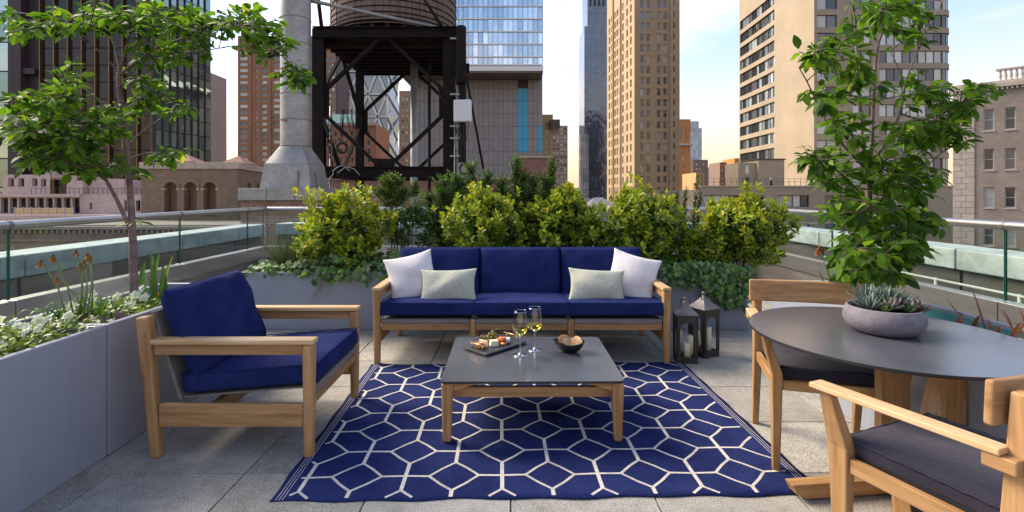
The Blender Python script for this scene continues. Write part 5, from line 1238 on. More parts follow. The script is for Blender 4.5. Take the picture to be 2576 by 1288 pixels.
b_ = empty('radio_cabinet', (UX(1164,14.4), 14.4, UZ(307,14.4)), R(-4), 'white equipment box mounted on the tower leg', 'box')
MB().box(-0.25, 0.25, -0.11, 0.1, 0, 0.63).build('case', pm('white_cabinet', (0.62,0.60,0.57), (0.70,0.68,0.65), 2, 0.4), b_, bevel=0.03, seg=3)
MB().box(-0.06, 0.06, 0.1, 0.2, 0.1, 0.5).build('bracket', IRON, b_)
for k in range(4): cable((-0.2+k*0.12,0,0), (-0.15+k*0.06,0.1,-0.45-0.1*k), 0.12, 0.010, 8, CAB, 0.01, b_)
c_ = empty('cable_reel_box', (UX(1170,14.4), 14.4, UZ(446,14.4)), 0, 'grey junction box with looped cable low on the tower leg', 'box')
MB().box(-0.2, 0.22, 0, 0.15, 0, 0.42).build('case', GALV, c_, bevel=0.01)
for r_ in (0.15, 0.135, 0.165): MB().tube([(r_*math.cos(k*0.3), -0.03-cr.random()*0.03, 0.24+r_*math.sin(k*0.3)) for k in range(22)], 0.012, 6, False).build('cable_coil', CAB, c_, True)
# ================================================================== plants
prng = np.random.default_rng(12)
def leafmat(name, stops, trans=0.35, rough=0.45, spec=0.35):
    m, n, l, b = nt(name); out = n['Material Output']
    oi = n.new('ShaderNodeObjectInfo'); ge = n.new('ShaderNodeNewGeometry'); ad = n.new('ShaderNodeMath'); ad.operation = 'ADD'
    fr = n.new('ShaderNodeMath'); fr.operation = 'FRACT'; l.new(oi.outputs['Random'], ad.inputs[0]); l.new(ge.outputs['Random Per Island'], ad.inputs[1]); l.new(ad.outputs[0], fr.inputs[0])
    c = ramp(n, l, fr.outputs[0], stops)
    c = mixc(n, l, 0.35, c, ramp(n, l, noise(n, l, coords(n, l), 25, 3), [(0.3,(0.6,0.65,0.55)),(0.7,(1.15,1.12,1.1))]), 'MULTIPLY')
    l.new(c, b.inputs['Base Color']); inp(b, 'Roughness', rough); inp(b, 'Specular IOR Level', spec)
    tr = n.new('ShaderNodeBsdfTranslucent'); c2 = mixc(n, l, 1.0, c, (1.25, 1.3, 0.55), 'MULTIPLY'); l.new(c2, tr.inputs['Color'])
    mxs = n.new('ShaderNodeMixShader'); mxs.inputs[0].default_value = trans
    l.new(b.outputs[0], mxs.inputs[1]); l.new(tr.outputs[0], mxs.inputs[2]); l.new(mxs.outputs[0], out.inputs['Surface']); return m
CHERRY = leafmat('cherry_leaf', [(0.0,(0.032,0.075,0.011)),(0.35,(0.065,0.145,0.015)),(0.7,(0.12,0.24,0.022)),(0.95,(0.18,0.30,0.03)),(1.0,(0.28,0.33,0.04))], 0.55, 0.48, 0.2)
GOLD = [leafmat('golden_leaf', [(0.0,(0.36,0.37,0.03)),(0.5,(0.47,0.44,0.035)),(1.0,(0.56,0.49,0.05))], 0.3),
        leafmat('lime_leaf', [(0.0,(0.18,0.27,0.022)),(0.5,(0.28,0.37,0.028)),(1.0,(0.38,0.43,0.04))], 0.3),
        leafmat('shrub_green_leaf', [(0.0,(0.045,0.095,0.014)),(0.5,(0.08,0.155,0.02)),(1.0,(0.13,0.22,0.03))], 0.25)]
YEWM = [leafmat('yew_dark_needle', [(0.0,(0.018,0.042,0.012)),(0.5,(0.034,0.078,0.018)),(1.0,(0.055,0.115,0.024))], 0.2),
        leafmat('yew_tip_needle', [(0.0,(0.07,0.15,0.02)),(0.5,(0.12,0.23,0.03)),(1.0,(0.17,0.29,0.04))], 0.3)]
IVYM = [leafmat('ivy_leaf', [(0.0,(0.03,0.08,0.02)),(0.5,(0.06,0.135,0.035)),(1.0,(0.10,0.19,0.055))], 0.15, 0.5, 0.2),
        leafmat('ivy_pale_leaf', [(0.0,(0.12,0.20,0.09)),(0.5,(0.19,0.27,0.13)),(1.0,(0.28,0.34,0.2))], 0.15, 0.5, 0.2),
        leafmat('ivy_young_leaf', [(0.0,(0.12,0.22,0.04)),(0.5,(0.18,0.29,0.05)),(1.0,(0.24,0.34,0.08))], 0.2, 0.5, 0.2)]
AIRY = [leafmat('airy_leaf', [(0.0,(0.06,0.12,0.02)),(0.5,(0.10,0.19,0.025)),(1.0,(0.19,0.27,0.04))], 0.35)]
ROSE = [leafmat('rose_leaf', [(0.0,(0.04,0.09,0.025)),(0.5,(0.075,0.15,0.035)),(1.0,(0.13,0.21,0.05))], 0.3)]
STRAP = [leafmat('strap_leaf', [(0.0,(0.07,0.15,0.03)),(0.5,(0.12,0.23,0.05)),(1.0,(0.22,0.30,0.08))], 0.3)]
DRYM = leafmat('withered_petal', [(0.0,(0.28,0.08,0.015)),(0.5,(0.42,0.15,0.025)),(1.0,(0.30,0.12,0.04))], 0.3)
PETAL = leafmat('white_petal', [(0.0,(0.72,0.72,0.68)),(1.0,(0.82,0.82,0.80))], 0.3, 0.6, 0.2)
BARK = pm('cherry_bark', (0.10,0.06,0.06), (0.24,0.17,0.16), 9, 0.7, sc=(1,1,3), bmp=0.5, bscale=30, fine=(40,0.3,0.7))
TWIG = pm('dark_twig', (0.05,0.032,0.026), (0.10,0.065,0.05), 14, 0.8)
STEMG = pm('green_stem', (0.12,0.20,0.06), (0.20,0.28,0.10), 10, 0.6)

def leaf_tpl(kind):
    """template lying along +Y, base at origin, unit length: verts, faces"""
    if kind == 'ovate':
        prof = [(0.10,0.09),(0.28,0.23),(0.52,0.265),(0.78,0.165)]; bend = lambda y: -0.26*y*y; fold = 0.22; cusp = 1.0
    elif kind == 'elliptic':
        prof = [(0.15,0.15),(0.42,0.27),(0.72,0.24)]; bend = lambda y: -0.12*y*y; fold = 0.20
    elif kind == 'strap':
        prof = [(0.15,0.03),(0.4,0.04),(0.65,0.036),(0.85,0.024)]; bend = lambda y: -0.35*y**2.2; fold = 0.25
    elif kind == 'ivy':
        o = [(0,0),(-0.18,-0.08),(-0.52,0.10),(-0.30,0.30),(-0.50,0.62),(-0.20,0.60),(0,1.0),(0.20,0.60),(0.50,0.62),(0.30,0.30),(0.52,0.10),(0.18,-0.08)]
        c = [(0,0.32,0.05)]; v = c+[(x,y,-0.06*(abs(x)*2)**2-0.08*y*y) for x, y in o]
        return np.array(v), [(0,1+k,1+(k+1)%12) for k in range(12)]
    elif kind == 'needle':
        return np.array([(-0.09,0,0),(0.09,0,0),(0.075,0.7,0.02),(0,1.0,0.0),(-0.075,0.7,0.02)]), [(0,1,2,3,4)]
    elif kind == 'petal':
        prof = [(0.15,0.18),(0.5,0.46),(0.8,0.42)]; bend = lambda y: 0.1*y*y; fold = 0.04
    v = [(0,0,0)]; f = []
    for y, w in prof: v += [(-w,y,bend(y)+fold*w),(0,y,bend(y)),(w,y,bend(y)+fold*w)]
    v.append((0,1.0,bend(1.0))); n = len(prof); tip = len(v)-1
    f += [(0,2,1),(0,3,2)]
    for k in range(n-1):
        a = 1+3*k; f += [(a,a+1,a+4,a+3),(a+1,a+2,a+5,a+4)]
    a = 1+3*(n-1); f += [(a,a+1,tip),(a+1,a+2,tip)]
    return np.array(v, float), f
TPL = {k: leaf_tpl(k) for k in ('ovate','elliptic','strap','ivy','needle','petal')}
def frame_from(d, nrm):
    d = d/(np.linalg.norm(d, axis=1, keepdims=True)+1e-9); x = np.cross(d, nrm); x /= (np.linalg.norm(x, axis=1, keepdims=True)+1e-9)
    return np.stack([x, d, np.cross(x, d)], axis=2)       # columns x,y,z
_lm = {}
def plant_leaves(root, kind, pos, Rm, size, cls, mats, nbig=300, name='leaf', bulk='foliage', front=None):
    """pos (world), rotation matrices, sizes, material class; the nearest ones become their own objects"""
    tv, tf = TPL[kind]; N = len(pos); rl = np.array(root.location); order = np.argsort(front if front is not None else pos[:,1])
    big = set(order[:nbig].tolist()) if nbig else set()
    for i in big:
        key = (kind, mats[cls[i]].name)
        if key not in _lm:
            me = bpy.data.meshes.new(name); me.from_pydata(tv.tolist(), [], tf); me.materials.append(mats[cls[i]])
            me.polygons.foreach_set('use_smooth', [True]*len(tf)); _lm[key] = me
        o = bpy.data.objects.new(name, _lm[key]); col.objects.link(o); o.parent = root
        M4 = Matrix(Rm[i].tolist()).to_4x4() @ Matrix.Scale(float(size[i]), 4); M4.translation = Vector((pos[i]-rl).tolist()); o.matrix_basis = M4
    rest = np.array([i for i in range(N) if i not in big], int)
    if len(rest):
        V = np.einsum('nij,kj->nki', Rm[rest], tv)*size[rest][:,None,None]+(pos[rest]-rl)[:,None,:]
        k = len(tv); V = V.reshape(-1, 3)
        loops, starts, mi = [], [], []
        fl = np.concatenate([np.array(f) for f in tf]); ln = np.array([len(f) for f in tf]); nf = len(tf)
        L = (np.arange(len(rest))[:,None]*k+fl[None,:]).ravel(); tot = np.tile(ln, len(rest)); st = np.concatenate([[0], np.cumsum(tot)[:-1]])
        me = bpy.data.meshes.new(bulk); me.vertices.add(len(V)); me.vertices.foreach_set('co', V.ravel())
        me.loops.add(len(L)); me.loops.foreach_set('vertex_index', L); me.polygons.add(len(tot)); me.polygons.foreach_set('loop_start', st); me.polygons.foreach_set('loop_total', tot)
        for m in mats: me.materials.append(m)
        me.polygons.foreach_set('material_index', np.repeat(np.array(cls)[rest], nf)); me.polygons.foreach_set('use_smooth', np.ones(len(tot), bool))
        me.update(calc_edges=True); me.validate()
        o = link(bulk, me, root); o['kind'] = 'stuff'
def rnd_dir(n): 
    v = prng.normal(size=(n,3)); return v/np.linalg.norm(v, axis=1, keepdims=True)

# ---------------------------------------------------------------- trees
def tree(root, limbs, clusters, leaf_len, ntw, lpt, drape, limb_mat=BARK, yspread=0.45, wind=(0,0,0)):
    """limbs: list of [(x,y,Y,radius)...] traced in the photo; clusters: (x,y,rx,ry,weight,Y)"""
    rl = root.location; nodes = []
    for li, lb in enumerate(limbs):
        pts = [U(x,y,Y) for x,y,Y,r in lb]; rr_ = [r for *_, r in lb]
        P, Q = [], []
        for k in range(len(pts)-1):           # smooth subdivision
            p0, p1, p2, p3 = pts[max(k-1,0)], pts[k], pts[k+1], pts[min(k+2,len(pts)-1)]
            for s in range(5):
                f = s/5; a = p1; 
                q = 0.5*((2*p1)+(p2-p0)*f+(2*p0-5*p1+4*p2-p3)*f*f+(3*p1-p0-3*p2+p3)*f**3)
                P.append(q); Q.append((rr_[k]*(1-f)+rr_[k+1]*f)*0.66)
        P.append(pts[-1]); Q.append(rr_[-1]*0.66)
        MB().tube([p-rl for p in P], Q, 12 if li == 0 else 8).build('trunk' if li == 0 else 'limb', limb_mat, root, True)
        nodes += [np.array(p) for p in P]
    nodes = np.array(nodes); pos, dr, nm = [], [], []
    tw = MB(); wsum = sum(c[4] for c in clusters)
    for cx_, cy_, rx, ry, w, Yc_ in clusters:
        for k in range(int(ntw*w/wsum)):
            a = prng.normal(size=3); a /= np.linalg.norm(a); r_ = prng.random()**0.45
            Yq = Yc_+a[1]*r_*yspread*0.8
            tgt = np.array(U(cx_+a[0]*r_*rx, cy_-a[2]*r_*ry, Yq))
            d2 = np.linalg.norm(nodes-tgt, axis=1); d2 = d2+0.6*np.maximum(0, nodes[:,2]-tgt[2])
            src = nodes[np.argmin(d2)]; L_ = np.linalg.norm(tgt-src)
            if L_ < 0.03: continue
            mid = (src+tgt)/2+np.array([0,0,0.10*L_])+prng.normal(size=3)*0.04*L_
            ts = np.linspace(0, 1, 6)[:,None]; crv = (1-ts)**2*src+2*ts*(1-ts)*mid+ts*ts*tgt
            tw.tube([Vector(p.tolist())-rl for p in crv], [0.0035+0.004*min(L_,0.6)]+[0.0028]*4+[0.0014], 4, False)
            if L_ > 0.12: nodes = np.vstack([nodes, crv[2:5]])
            n_ = max(2, int(lpt*(0.6+0.8*prng.random())))
            for j in range(n_):
                f = 1-(j/n_)**1.2*0.75*min(1.0, 0.30/max(L_,0.3)+0.25); p = (1-f)**2*src+2*f*(1-f)*mid+f*f*tgt
                tang = 2*(1-f)*(mid-src)+2*f*(tgt-mid); tang /= np.linalg.norm(tang)+1e-9
                side = np.cross(tang, [0,0,1]); side /= np.linalg.norm(side)+1e-9; s_ = 1 if j % 2 else -1
                d = tang*0.6+side*s_*0.75+prng.normal(size=3)*0.30+np.array([0,0,drape*(0.3+prng.random())])+np.array(wind)
                pos.append(p+d/np.linalg.norm(d)*0.012); dr.append(d)
                nm.append(np.array([0,0,1.0])+prng.normal(size=3)*0.45+np.array([0,-0.25,0]))
    o = tw.build('twigs', TWIG, root, True); o['kind'] = 'stuff'
    pos, dr, nm = np.array(pos), np.array(dr), np.array(nm); n = len(pos)
    size = leaf_len*(0.45+0.85*prng.random(n)**1.2); Rm = frame_from(dr, nm)
    plant_leaves(root, 'ovate', pos, Rm, size, np.zeros(n, int), [CHERRY], 300)
    return n
Yt = 3.0
t = empty('cherry_tree', U(338,742,Yt), 0, 'young cherry tree with a slim purplish trunk in the left planter', 'tree')
limbs = [[(338,748,Yt,.036),(336,690,Yt,.034),(334,600,Yt,.031),(327,480,Yt,.027),(318,380,Yt,.024),(309,290,Yt,.022),(299,205,Yt,.020),(302,170,Yt,.017)],
    [(300,190,Yt,.016),(345,155,Yt-.02,.014),(400,118,Yt-.05,.012),(470,95,Yt-.1,.010),(545,72,Yt-.15,.008),(625,68,Yt-.2,.006),(680,95,Yt-.22,.005),(735,170,Yt-.25,.004),(775,215,Yt-.25,.003)],
    [(345,155,Yt,.011),(420,135,Yt-.1,.009),(490,130,Yt-.2,.006),(560,120,Yt-.28,.004)],
    [(302,175,Yt,.014),(290,120,Yt+.05,.012),(268,55,Yt+.1,.010),(255,-20,Yt+.15,.009),(250,-90,Yt+.2,.007)],
    [(304,170,Yt,.012),(320,110,Yt-.05,.010),(345,40,Yt-.1,.008),(375,-40,Yt-.15,.006)],
    [(336,590,Yt,.020),(318,555,Yt-.02,.018),(295,505,Yt-.05,.016),(268,455,Yt-.08,.013),(250,425,Yt-.1,.010)],
    [(268,455,Yt-.08,.010),(225,425,Yt-.12,.008),(165,390,Yt-.2,.007),(95,350,Yt-.3,.005),(30,330,Yt-.35,.004),(-40,300,Yt-.35,.003)],
    [(317,385,Yt,.010),(270,360,Yt-.1,.008),(205,330,Yt-.2,.006),(130,290,Yt-.3,.005),(50,260,Yt-.38,.004)],
    [(308,285,Yt,.009),(255,255,Yt-.05,.007),(200,215,Yt-.1,.005),(165,195,Yt-.15,.004)],
    [(300,180,Yt,.010),(240,120,Yt,.008),(160,50,Yt-.05,.006),(70,35,Yt-.1,.005),(-20,25,Yt-.1,.004)],
    [(318,370,Yt,.008),(360,330,Yt+.05,.006),(420,290,Yt+.1,.005),(490,255,Yt+.1,.003)],
    [(322,400,Yt,.006),(370,385,Yt+.05,.005),(430,385,Yt+.05,.003)]]
clusters = [(110,255,120,45,1.5,2.65),(60,320,90,60,1.4,2.6),(190,330,120,60,1.6,2.7),(130,390,120,50,1.3,2.7),(220,410,90,40,0.8,2.75),(270,300,70,60,0.6,2.9),
    (90,60,120,40,1.1,2.85),(250,40,120,50,1.3,2.95),(400,50,130,50,1.6,2.9),(540,60,110,45,1.3,2.8),(640,60,80,40,0.9,2.75),(680,110,60,45,0.7,2.75),(735,185,55,40,0.5,2.75),
    (430,130,110,40,1.0,2.9),(345,205,60,45,0.5,3.0),(180,180,50,60,0.35,2.8),(400,270,110,40,0.7,3.1),(440,385,70,22,0.35,3.05),(360,425,40,15,0.12,2.9),(330,560,40,12,0.08,2.95)]
tree(t, limbs, clusters, 0.060, 640, 7.5, -0.22, wind=(0.10,0,0))
Yr = 3.08
t = empty('cherry_tree', U(2190,720,Yr), 0, 'dense leafy cherry tree with upright bare twigs in the right planter', 'tree')
limbs = [[(2192,730,Yr,.034),(2190,620,Yr,.031),(2186,520,Yr,.028),(2184,455,Yr,.026),(2180,430,Yr,.024)],
    [(2180,435,Yr,.019),(2170,380,Yr,.017),(2166,300,Yr,.015),(2158,210,Yr,.013),(2155,130,Yr,.010),(2150,50,Yr,.008),(2140,-50,Yr,.006)],
    [(2182,435,Yr,.020),(2192,370,Yr-.05,.018),(2195,290,Yr-.06,.016),(2200,190,Yr-.06,.014),(2210,110,Yr-.08,.010),(2235,40,Yr-.1,.008),(2250,-50,Yr-.1,.006)],
    [(2178,425,Yr,.014),(2140,385,Yr-.05,.012),(2100,340,Yr-.12,.010),(2065,280,Yr-.15,.008),(2035,215,Yr-.18,.006),(2010,170,Yr-.2,.004)],
    [(2184,430,Yr,.015),(2225,360,Yr-.05,.013),(2262,290,Yr-.1,.011),(2278,210,Yr-.12,.009),(2300,150,Yr-.12,.007),(2330,85,Yr-.12,.005),(2370,0,Yr-.12,.004)],
    [(2278,215,Yr-.12,.006),(2255,160,Yr-.16,.004),(2240,130,Yr-.18,.003)],
    [(2264,285,Yr-.1,.010),(2320,300,Yr-.1,.008),(2380,280,Yr-.1,.006),(2440,245,Yr-.1,.004),(2490,215,Yr-.1,.003)],
    [(2186,510,Yr,.010),(2130,450,Yr-.12,.008),(2080,410,Yr-.18,.006),(2030,385,Yr-.2,.004)],
    [(2188,560,Yr,.010),(2250,500,Yr-.1,.008),(2310,440,Yr-.15,.006),(2350,400,Yr-.15,.004)],
    [(2190,640,Yr,.008),(2140,590,Yr-.2,.006),(2110,540,Yr-.25,.004)],
    [(2190,650,Yr,.008),(2250,600,Yr-.2,.006),(2310,570,Yr-.25,.004)]]
clusters = [(2210,40,110,60,1.5,3.0),(2300,60,40,50,0.4,3.0),(2120,120,70,50,0.7,2.95),(2050,150,50,50,0.5,2.9),(2150,210,90,60,1.0,3.0),(2060,235,50,50,0.35,2.9),
    (2320,230,60,50,0.7,3.0),(2400,260,80,40,0.9,3.0),(2460,240,50,40,0.6,2.95),(2370,330,90,50,1.0,3.0),(2270,350,90,70,0.9,3.0),(2120,330,80,60,0.8,2.95),(2040,395,50,30,0.4,2.9),
    (2110,430,90,60,1.2,2.9),(2230,440,110,70,1.6,2.95),(2310,450,70,60,0.8,2.95),(2150,530,90,70,1.6,2.85),(2260,550,90,70,1.5,2.85),(2330,560,60,50,0.6,2.9),(2140,630,60,50,0.9,2.8),(2220,650,80,45,1.2,2.75),(2290,620,60,50,0.7,2.8),(2170,690,70,26,0.7,2.78),(2240,690,60,24,0.5,2.8)]
tree(t, limbs, clusters, 0.072, 600, 7.5, -0.34, wind=(0.22,0,0))

# ---------------------------------------------------------------- golden shrubs
def golden(label, cx_, cy_, rx, ry, Y, gold, seed):
    global prng
    prng = np.random.default_rng(seed); c = np.array(U(cx_,cy_,Y)); k = Y/FPX; A = np.array([rx*k, min(rx*k,0.33), ry*k])
    base = Vector((c[0], Y, 0.50)); root = empty('golden_shrub', base, 0, label, 'shrub')
    ns = 440; d = rnd_dir(ns); d[:,2] = np.where(d[:,2] < -0.75, -d[:,2], d[:,2])
    ph = prng.uniform(0, 6.28, 6)
    lump = 1+0.20*np.sin(d[:,0]*6+ph[0])*np.sin(d[:,2]*5+ph[1])+0.14*np.sin(d[:,1]*8+ph[2]+d[:,0]*4)
    rad = lump*(0.72+0.36*prng.random(ns)**0.6); tall = prng.random(ns) < 0.10; rad = np.where(tall & (d[:,2] > 0.3), rad*1.16, rad)
    tip = c+d*A*rad[:,None]; tip[:,2] = np.maximum(tip[:,2], 0.52)
    pos, dr, nm, sz, cl = [], [], [], [], []; tw = MB()
    for i in range(ns):
        ax = d[i]*0.6+np.array([0,-0.12,0.75])+prng.normal(size=3)*0.22; ax /= np.linalg.norm(ax)
        src = tip[i]-ax*0.10-d[i]*A*0.18; tw.tube([Vector((src-np.array(base)).tolist()), Vector((tip[i]-np.array(base)).tolist())], [0.0025,0.0015], 4, False)
        e1 = np.cross(ax, [0.3,0.7,0.2]); e1 /= np.linalg.norm(e1); e2 = np.cross(ax, e1); nl = prng.integers(8, 12)
        hgt = (tip[i,2]-c[2])/A[2]
        pg = np.clip(gold*(0.35+0.55*hgt), 0.02, 0.9)
        for j in range(nl):
            f = j/nl; th = j*2.4+prng.random(); out = 0.35+0.75*f
            v = ax*(1.05-f)+ (e1*math.cos(th)+e2*math.sin(th))*out
            pos.append(tip[i]-ax*0.075*f); dr.append(v); nm.append(ax+prng.normal(size=3)*0.2); sz.append(0.040+0.030*prng.random())
            u = prng.random(); young = 1-f*0.75
            cl.append(0 if u < pg*young*0.72 else (1 if u < pg*young*0.72+0.62 else 2))
    # inner leaves
    ni = 1700; p = c+rnd_dir(ni)*A*(prng.random((ni,1))**0.45*0.82); p[:,2] = np.maximum(p[:,2], 0.5)
    pos = np.vstack([pos, p]); dr = np.vstack([dr, rnd_dir(ni)]); nm = np.vstack([nm, rnd_dir(ni)+np.array([0,0,0.6])]); sz = np.concatenate([sz, 0.038+0.024*prng.random(ni)]); cl = np.concatenate([cl, np.full(ni,2)]).astype(int)
    o = tw.build('shoots', STEMG, root, True); o['kind'] = 'stuff'
    for j in range(6):
        e = c+rnd_dir(1)[0]*A*0.5; MB().tube([(0.05*math.cos(j),0.05*math.sin(j),-0.02), Vector(((c-np.array(base))*0.5).tolist())+Vector((0.06*math.cos(j),0.06*math.sin(j),0)), Vector((e-np.array(base)).tolist())], [0.008,0.006,0.003], 6).build('stem', TWIG, root, True)
    plant_leaves(root, 'elliptic', pos, frame_from(dr, nm), sz, cl, GOLD, 300)
golden('broad golden shrub with yellow top beside the grass tuft, behind the armchair', 866, 586, 108, 100, 5.02, 1.15, 101)
golden('golden shrub behind the left sofa cushion', 1226, 576, 102, 88, 5.02, 0.75, 102)
golden('narrow tall golden shrub behind the middle sofa cushion', 1420, 572, 84, 90, 5.04, 0.62, 103)
golden('large golden shrub behind the right end of the sofa', 1618, 588, 118, 104, 5.02, 0.6, 104)
golden('golden shrub above the lanterns and trailing ivy', 1858, 592, 114, 92, 5.02, 1.0, 105)

# ---------------------------------------------------------------- yews
def yew(label, base_px, tips, Y, nper, seed, needle=0.032, bright=0.5):
    global prng
    prng = np.random.default_rng(seed); b = U(base_px, 640, Y); b.z = 0.50
    root = empty('yew_shrub', b, 0, label, 'shrub'); B = np.array(b); tw = MB(); pos, dr, nm, cl = [], [], [], []
    for tx_, ty_, rw in tips:
        T = np.array(U(tx_, ty_, Y+prng.uniform(-0.1,0.12))); mid = (B+T)/2+np.array([(T[0]-B[0])*0.28, prng.uniform(-0.05,0.05), -0.02])
        ts = np.linspace(0,1,9)[:,None]; crv = (1-ts)**2*B+2*ts*(1-ts)*mid+ts*ts*T
        MB().tube([Vector((p-B).tolist()) for p in crv], np.linspace(0.011,0.002,9).tolist(), 6).build('stem', TWIG, root, True)
        for q in range(nper):
            f = 0.18+0.82*prng.random()**0.8; p = (1-f)**2*B+2*f*(1-f)*mid+f*f*T
            w = rw/FPX*Y*(2.7-f*1.75); dd_ = rnd_dir(1)[0]*np.array([1,0.8,0.35]); e = p+dd_*w*(0.45+0.85*prng.random())+np.array([0,0,0.06+0.05*prng.random()])
            tw.tube([Vector((p-B).tolist()), Vector((e-B).tolist())], [0.0016,0.0009], 3, False)
            ax = e-p; L_ = np.linalg.norm(ax); ax /= L_; nn = max(5, int(L_/0.0065)); e1 = np.cross(ax,[0.2,0.9,0.3]); e1 /= np.linalg.norm(e1); e2 = np.cross(ax,e1)
            tipc = prng.random() < bright*(0.4+0.9*f)
            for j in range(nn):
                g_ = (j+0.5)/nn; th = prng.uniform(0,6.28)
                pos.append(p+ax*L_*g_); dr.append(ax*0.75+e1*math.cos(th)*0.8+e2*math.sin(th)*0.8); nm.append(rnd_dir(1)[0]); cl.append(1 if (tipc and g_ > 0.45) else 0)
    o = tw.build('twigs', TWIG, root); o['kind'] = 'stuff'
    pos, dr, nm, cl = map(np.array, (pos, dr, nm, cl)); n = len(pos)
    plant_leaves(root, 'needle', pos, frame_from(dr, nm), needle*(0.7+0.5*prng.random(n)), cl, YEWM, 0, bulk='needles')
yew('dark yew shrub left of the tall yew, behind the sofa', 1150, [(1082,500,26),(1112,458,24),(1150,452,24),(1188,424,20),(1228,446,20),(1105,540,30),(1165,520,34),(1215,500,30),(1130,590,30),(1200,570,30)], 5.26, 210, 201)
yew('tall dark yew shrub rising in front of the maroon brick block', 1300, [(1262,462,22),(1300,408,15),(1318,450,22),(1285,500,30),(1330,500,30),(1345,455,20),(1268,560,34),(1320,570,34),(1345,540,28)], 5.27, 210, 202)
yew('dark yew shrub with a leaning plume beside the narrow golden shrub', 1370, [(1388,418,13),(1372,460,20),(1400,500,22),(1352,510,26),(1425,520,22),(1380,560,32),(1420,580,28),(1448,500,14)], 5.28, 200, 203, bright=0.42)
yew('thin bronze conifer sprigs right of the large golden shrub', 1735, [(1722,488,10),(1752,462,8),(1700,500,10),(1665,495,8),(1760,500,10),(1745,560,16),(1755,600,16),(1735,620,14)], 5.24, 40, 204, bright=0.15)

# ---------------------------------------------------------------- airy shrubs and roses
def airy(name, label, base_px, blobs, Y, n, ln, mats, seed, tpl='elliptic', stem_r=0.006, cat='shrub'):
    global prng
    prng = np.random.default_rng(seed); b = U(base_px, 640, Y); b.z = 0.50; root = empty(name, b, 0, label, cat); B = np.array(b)
    pos, dr, nm = [], [], []; tw = MB(); wt = sum(q[4] for q in blobs)
    for x, y, rx, ry, w in blobs:
        c = np.array(U(x,y,Y)); k = Y/FPX
        MB().tube([Vector((prng.normal()*0.03, 0, 0)), Vector(((c-B)*0.5).tolist())+Vector((prng.normal()*0.03,0,0.0)), Vector((c-B).tolist())], [stem_r,stem_r*0.7,stem_r*0.35], 6).build('stem', TWIG, root, True)
        for i in range(int(n*w/wt/7)):
            d = rnd_dir(1)[0]*prng.random()**0.4; e = c+d*np.array([rx*k, rx*k*0.6, ry*k]); s = c*0.6+e*0.4+np.array([0,0,-0.05])
            tw.tube([Vector((s-B).tolist()), Vector((e-B).tolist())], 0.0012, 3, False)
            for j in range(7):
                f = j/6; p = s*(1-f)*0.6+e*(1-(1-f)*0.6); v = (e-s)*0.7+prng.normal(size=3)*np.linalg.norm(e-s)*0.7+np.array([0,0,-0.02])
                pos.append(p); dr.append(v); nm.append(np.array([0,-0.2,1])+prng.normal(size=3)*0.5)
    o = tw.build('twigs', TWIG, root); o['kind'] = 'stuff'
    pos, dr, nm = map(np.array, (pos, dr, nm)); m = len(pos)
    plant_leaves(root, tpl, pos, frame_from(dr, nm), ln*(0.6+0.7*prng.random(m)), np.zeros(m,int), mats, 0)
    return root
airy('feathery_shrub', 'feathery light green shrub rising in front of the water tower', 1000, [(985,452,38,22,1.3),(965,480,38,22,1.0),(1005,482,40,24,1.2),(1042,470,16,26,0.4),(985,508,34,14,0.6)], 5.3, 5600, 0.021, AIRY, 301, 'elliptic', 0.008)
r_ = airy('rose_bush', 'loose rose bush with red buds between golden shrub and yew', 1035, [(985,545,36,26,1.0),(1035,545,42,32,1.3),(1080,560,26,34,0.8),(1010,590,40,30,1.0),(1065,600,30,26,0.7),(1045,520,38,14,0.5)], 5.12, 3200, 0.030, ROSE, 302, 'ovate', 0.004)
REDP = pm('rose_petal', (0.45,0.03,0.05), (0.62,0.07,0.09), 30, 0.6)
for x, y in ((990,523),(1029,520)):
    p = U(x,y,5.0)-r_.location; m = MB(); tv, tf = TPL['petal']
    for k in range(9):
        a = k*2.4; el = 0.25+0.12*k; d = Vector((math.cos(a)*math.cos(el), math.sin(a)*math.cos(el), math.sin(el))); z_ = (Vector((0,0,1))-d*d.z).normalized(); M3 = Matrix((d.cross(z_), d, z_)).transposed()
        m.add([p+M3 @ Vector(v)*0.020 for v in tv.tolist()], tf)
    m.build('rose_bloom', REDP, r_, True)
# grass tuft
prng = np.random.default_rng(401)
b = U(722,668,5.0); b.z = 0.50; t = empty('grass_tuft', b, 0, 'fine blue green grass tuft at the left end of the back planter', 'grass')
m = MB()
for k in range(460):
    a = prng.uniform(0, 6.28); L_ = prng.uniform(0.30,0.56); sp = prng.uniform(0.1,1.25); r0 = prng.uniform(0,0.06)
    d = np.array([math.cos(a), math.sin(a)*0.7]); pts = []
    for s in range(6):
        f = s/5; pts.append((r0*d[0]+d[0]*sp*L_*f*(0.5+0.5*f)*0.75, r0*d[1]+d[1]*sp*L_*f*(0.5+0.5*f)*0.75, L_*f*(1-0.25*sp*f)))
    w = 0.0019; sd_ = np.array([-d[1], d[0]])
    vs_ = []; 
    for i, p in enumerate(pts):
        ww = w*(1-i/5.5); vs_ += [(p[0]-ww,p[1],p[2]),(p[0]+ww,p[1],p[2])]
    m.add(vs_, [(2*i,2*i+1,2*i+3,2*i+2) for i in range(5)])
me = bpy.data.meshes.new('blades'); me.from_pydata(m.v, [], m.f); me.materials.append(leafmat('blue_grass_blade', [(0.0,(0.04,0.07,0.035)),(0.5,(0.07,0.11,0.055)),(1.0,(0.16,0.16,0.09))], 0.3)); me.update(); o = link('blades', me, t); o['kind'] = 'stuff'

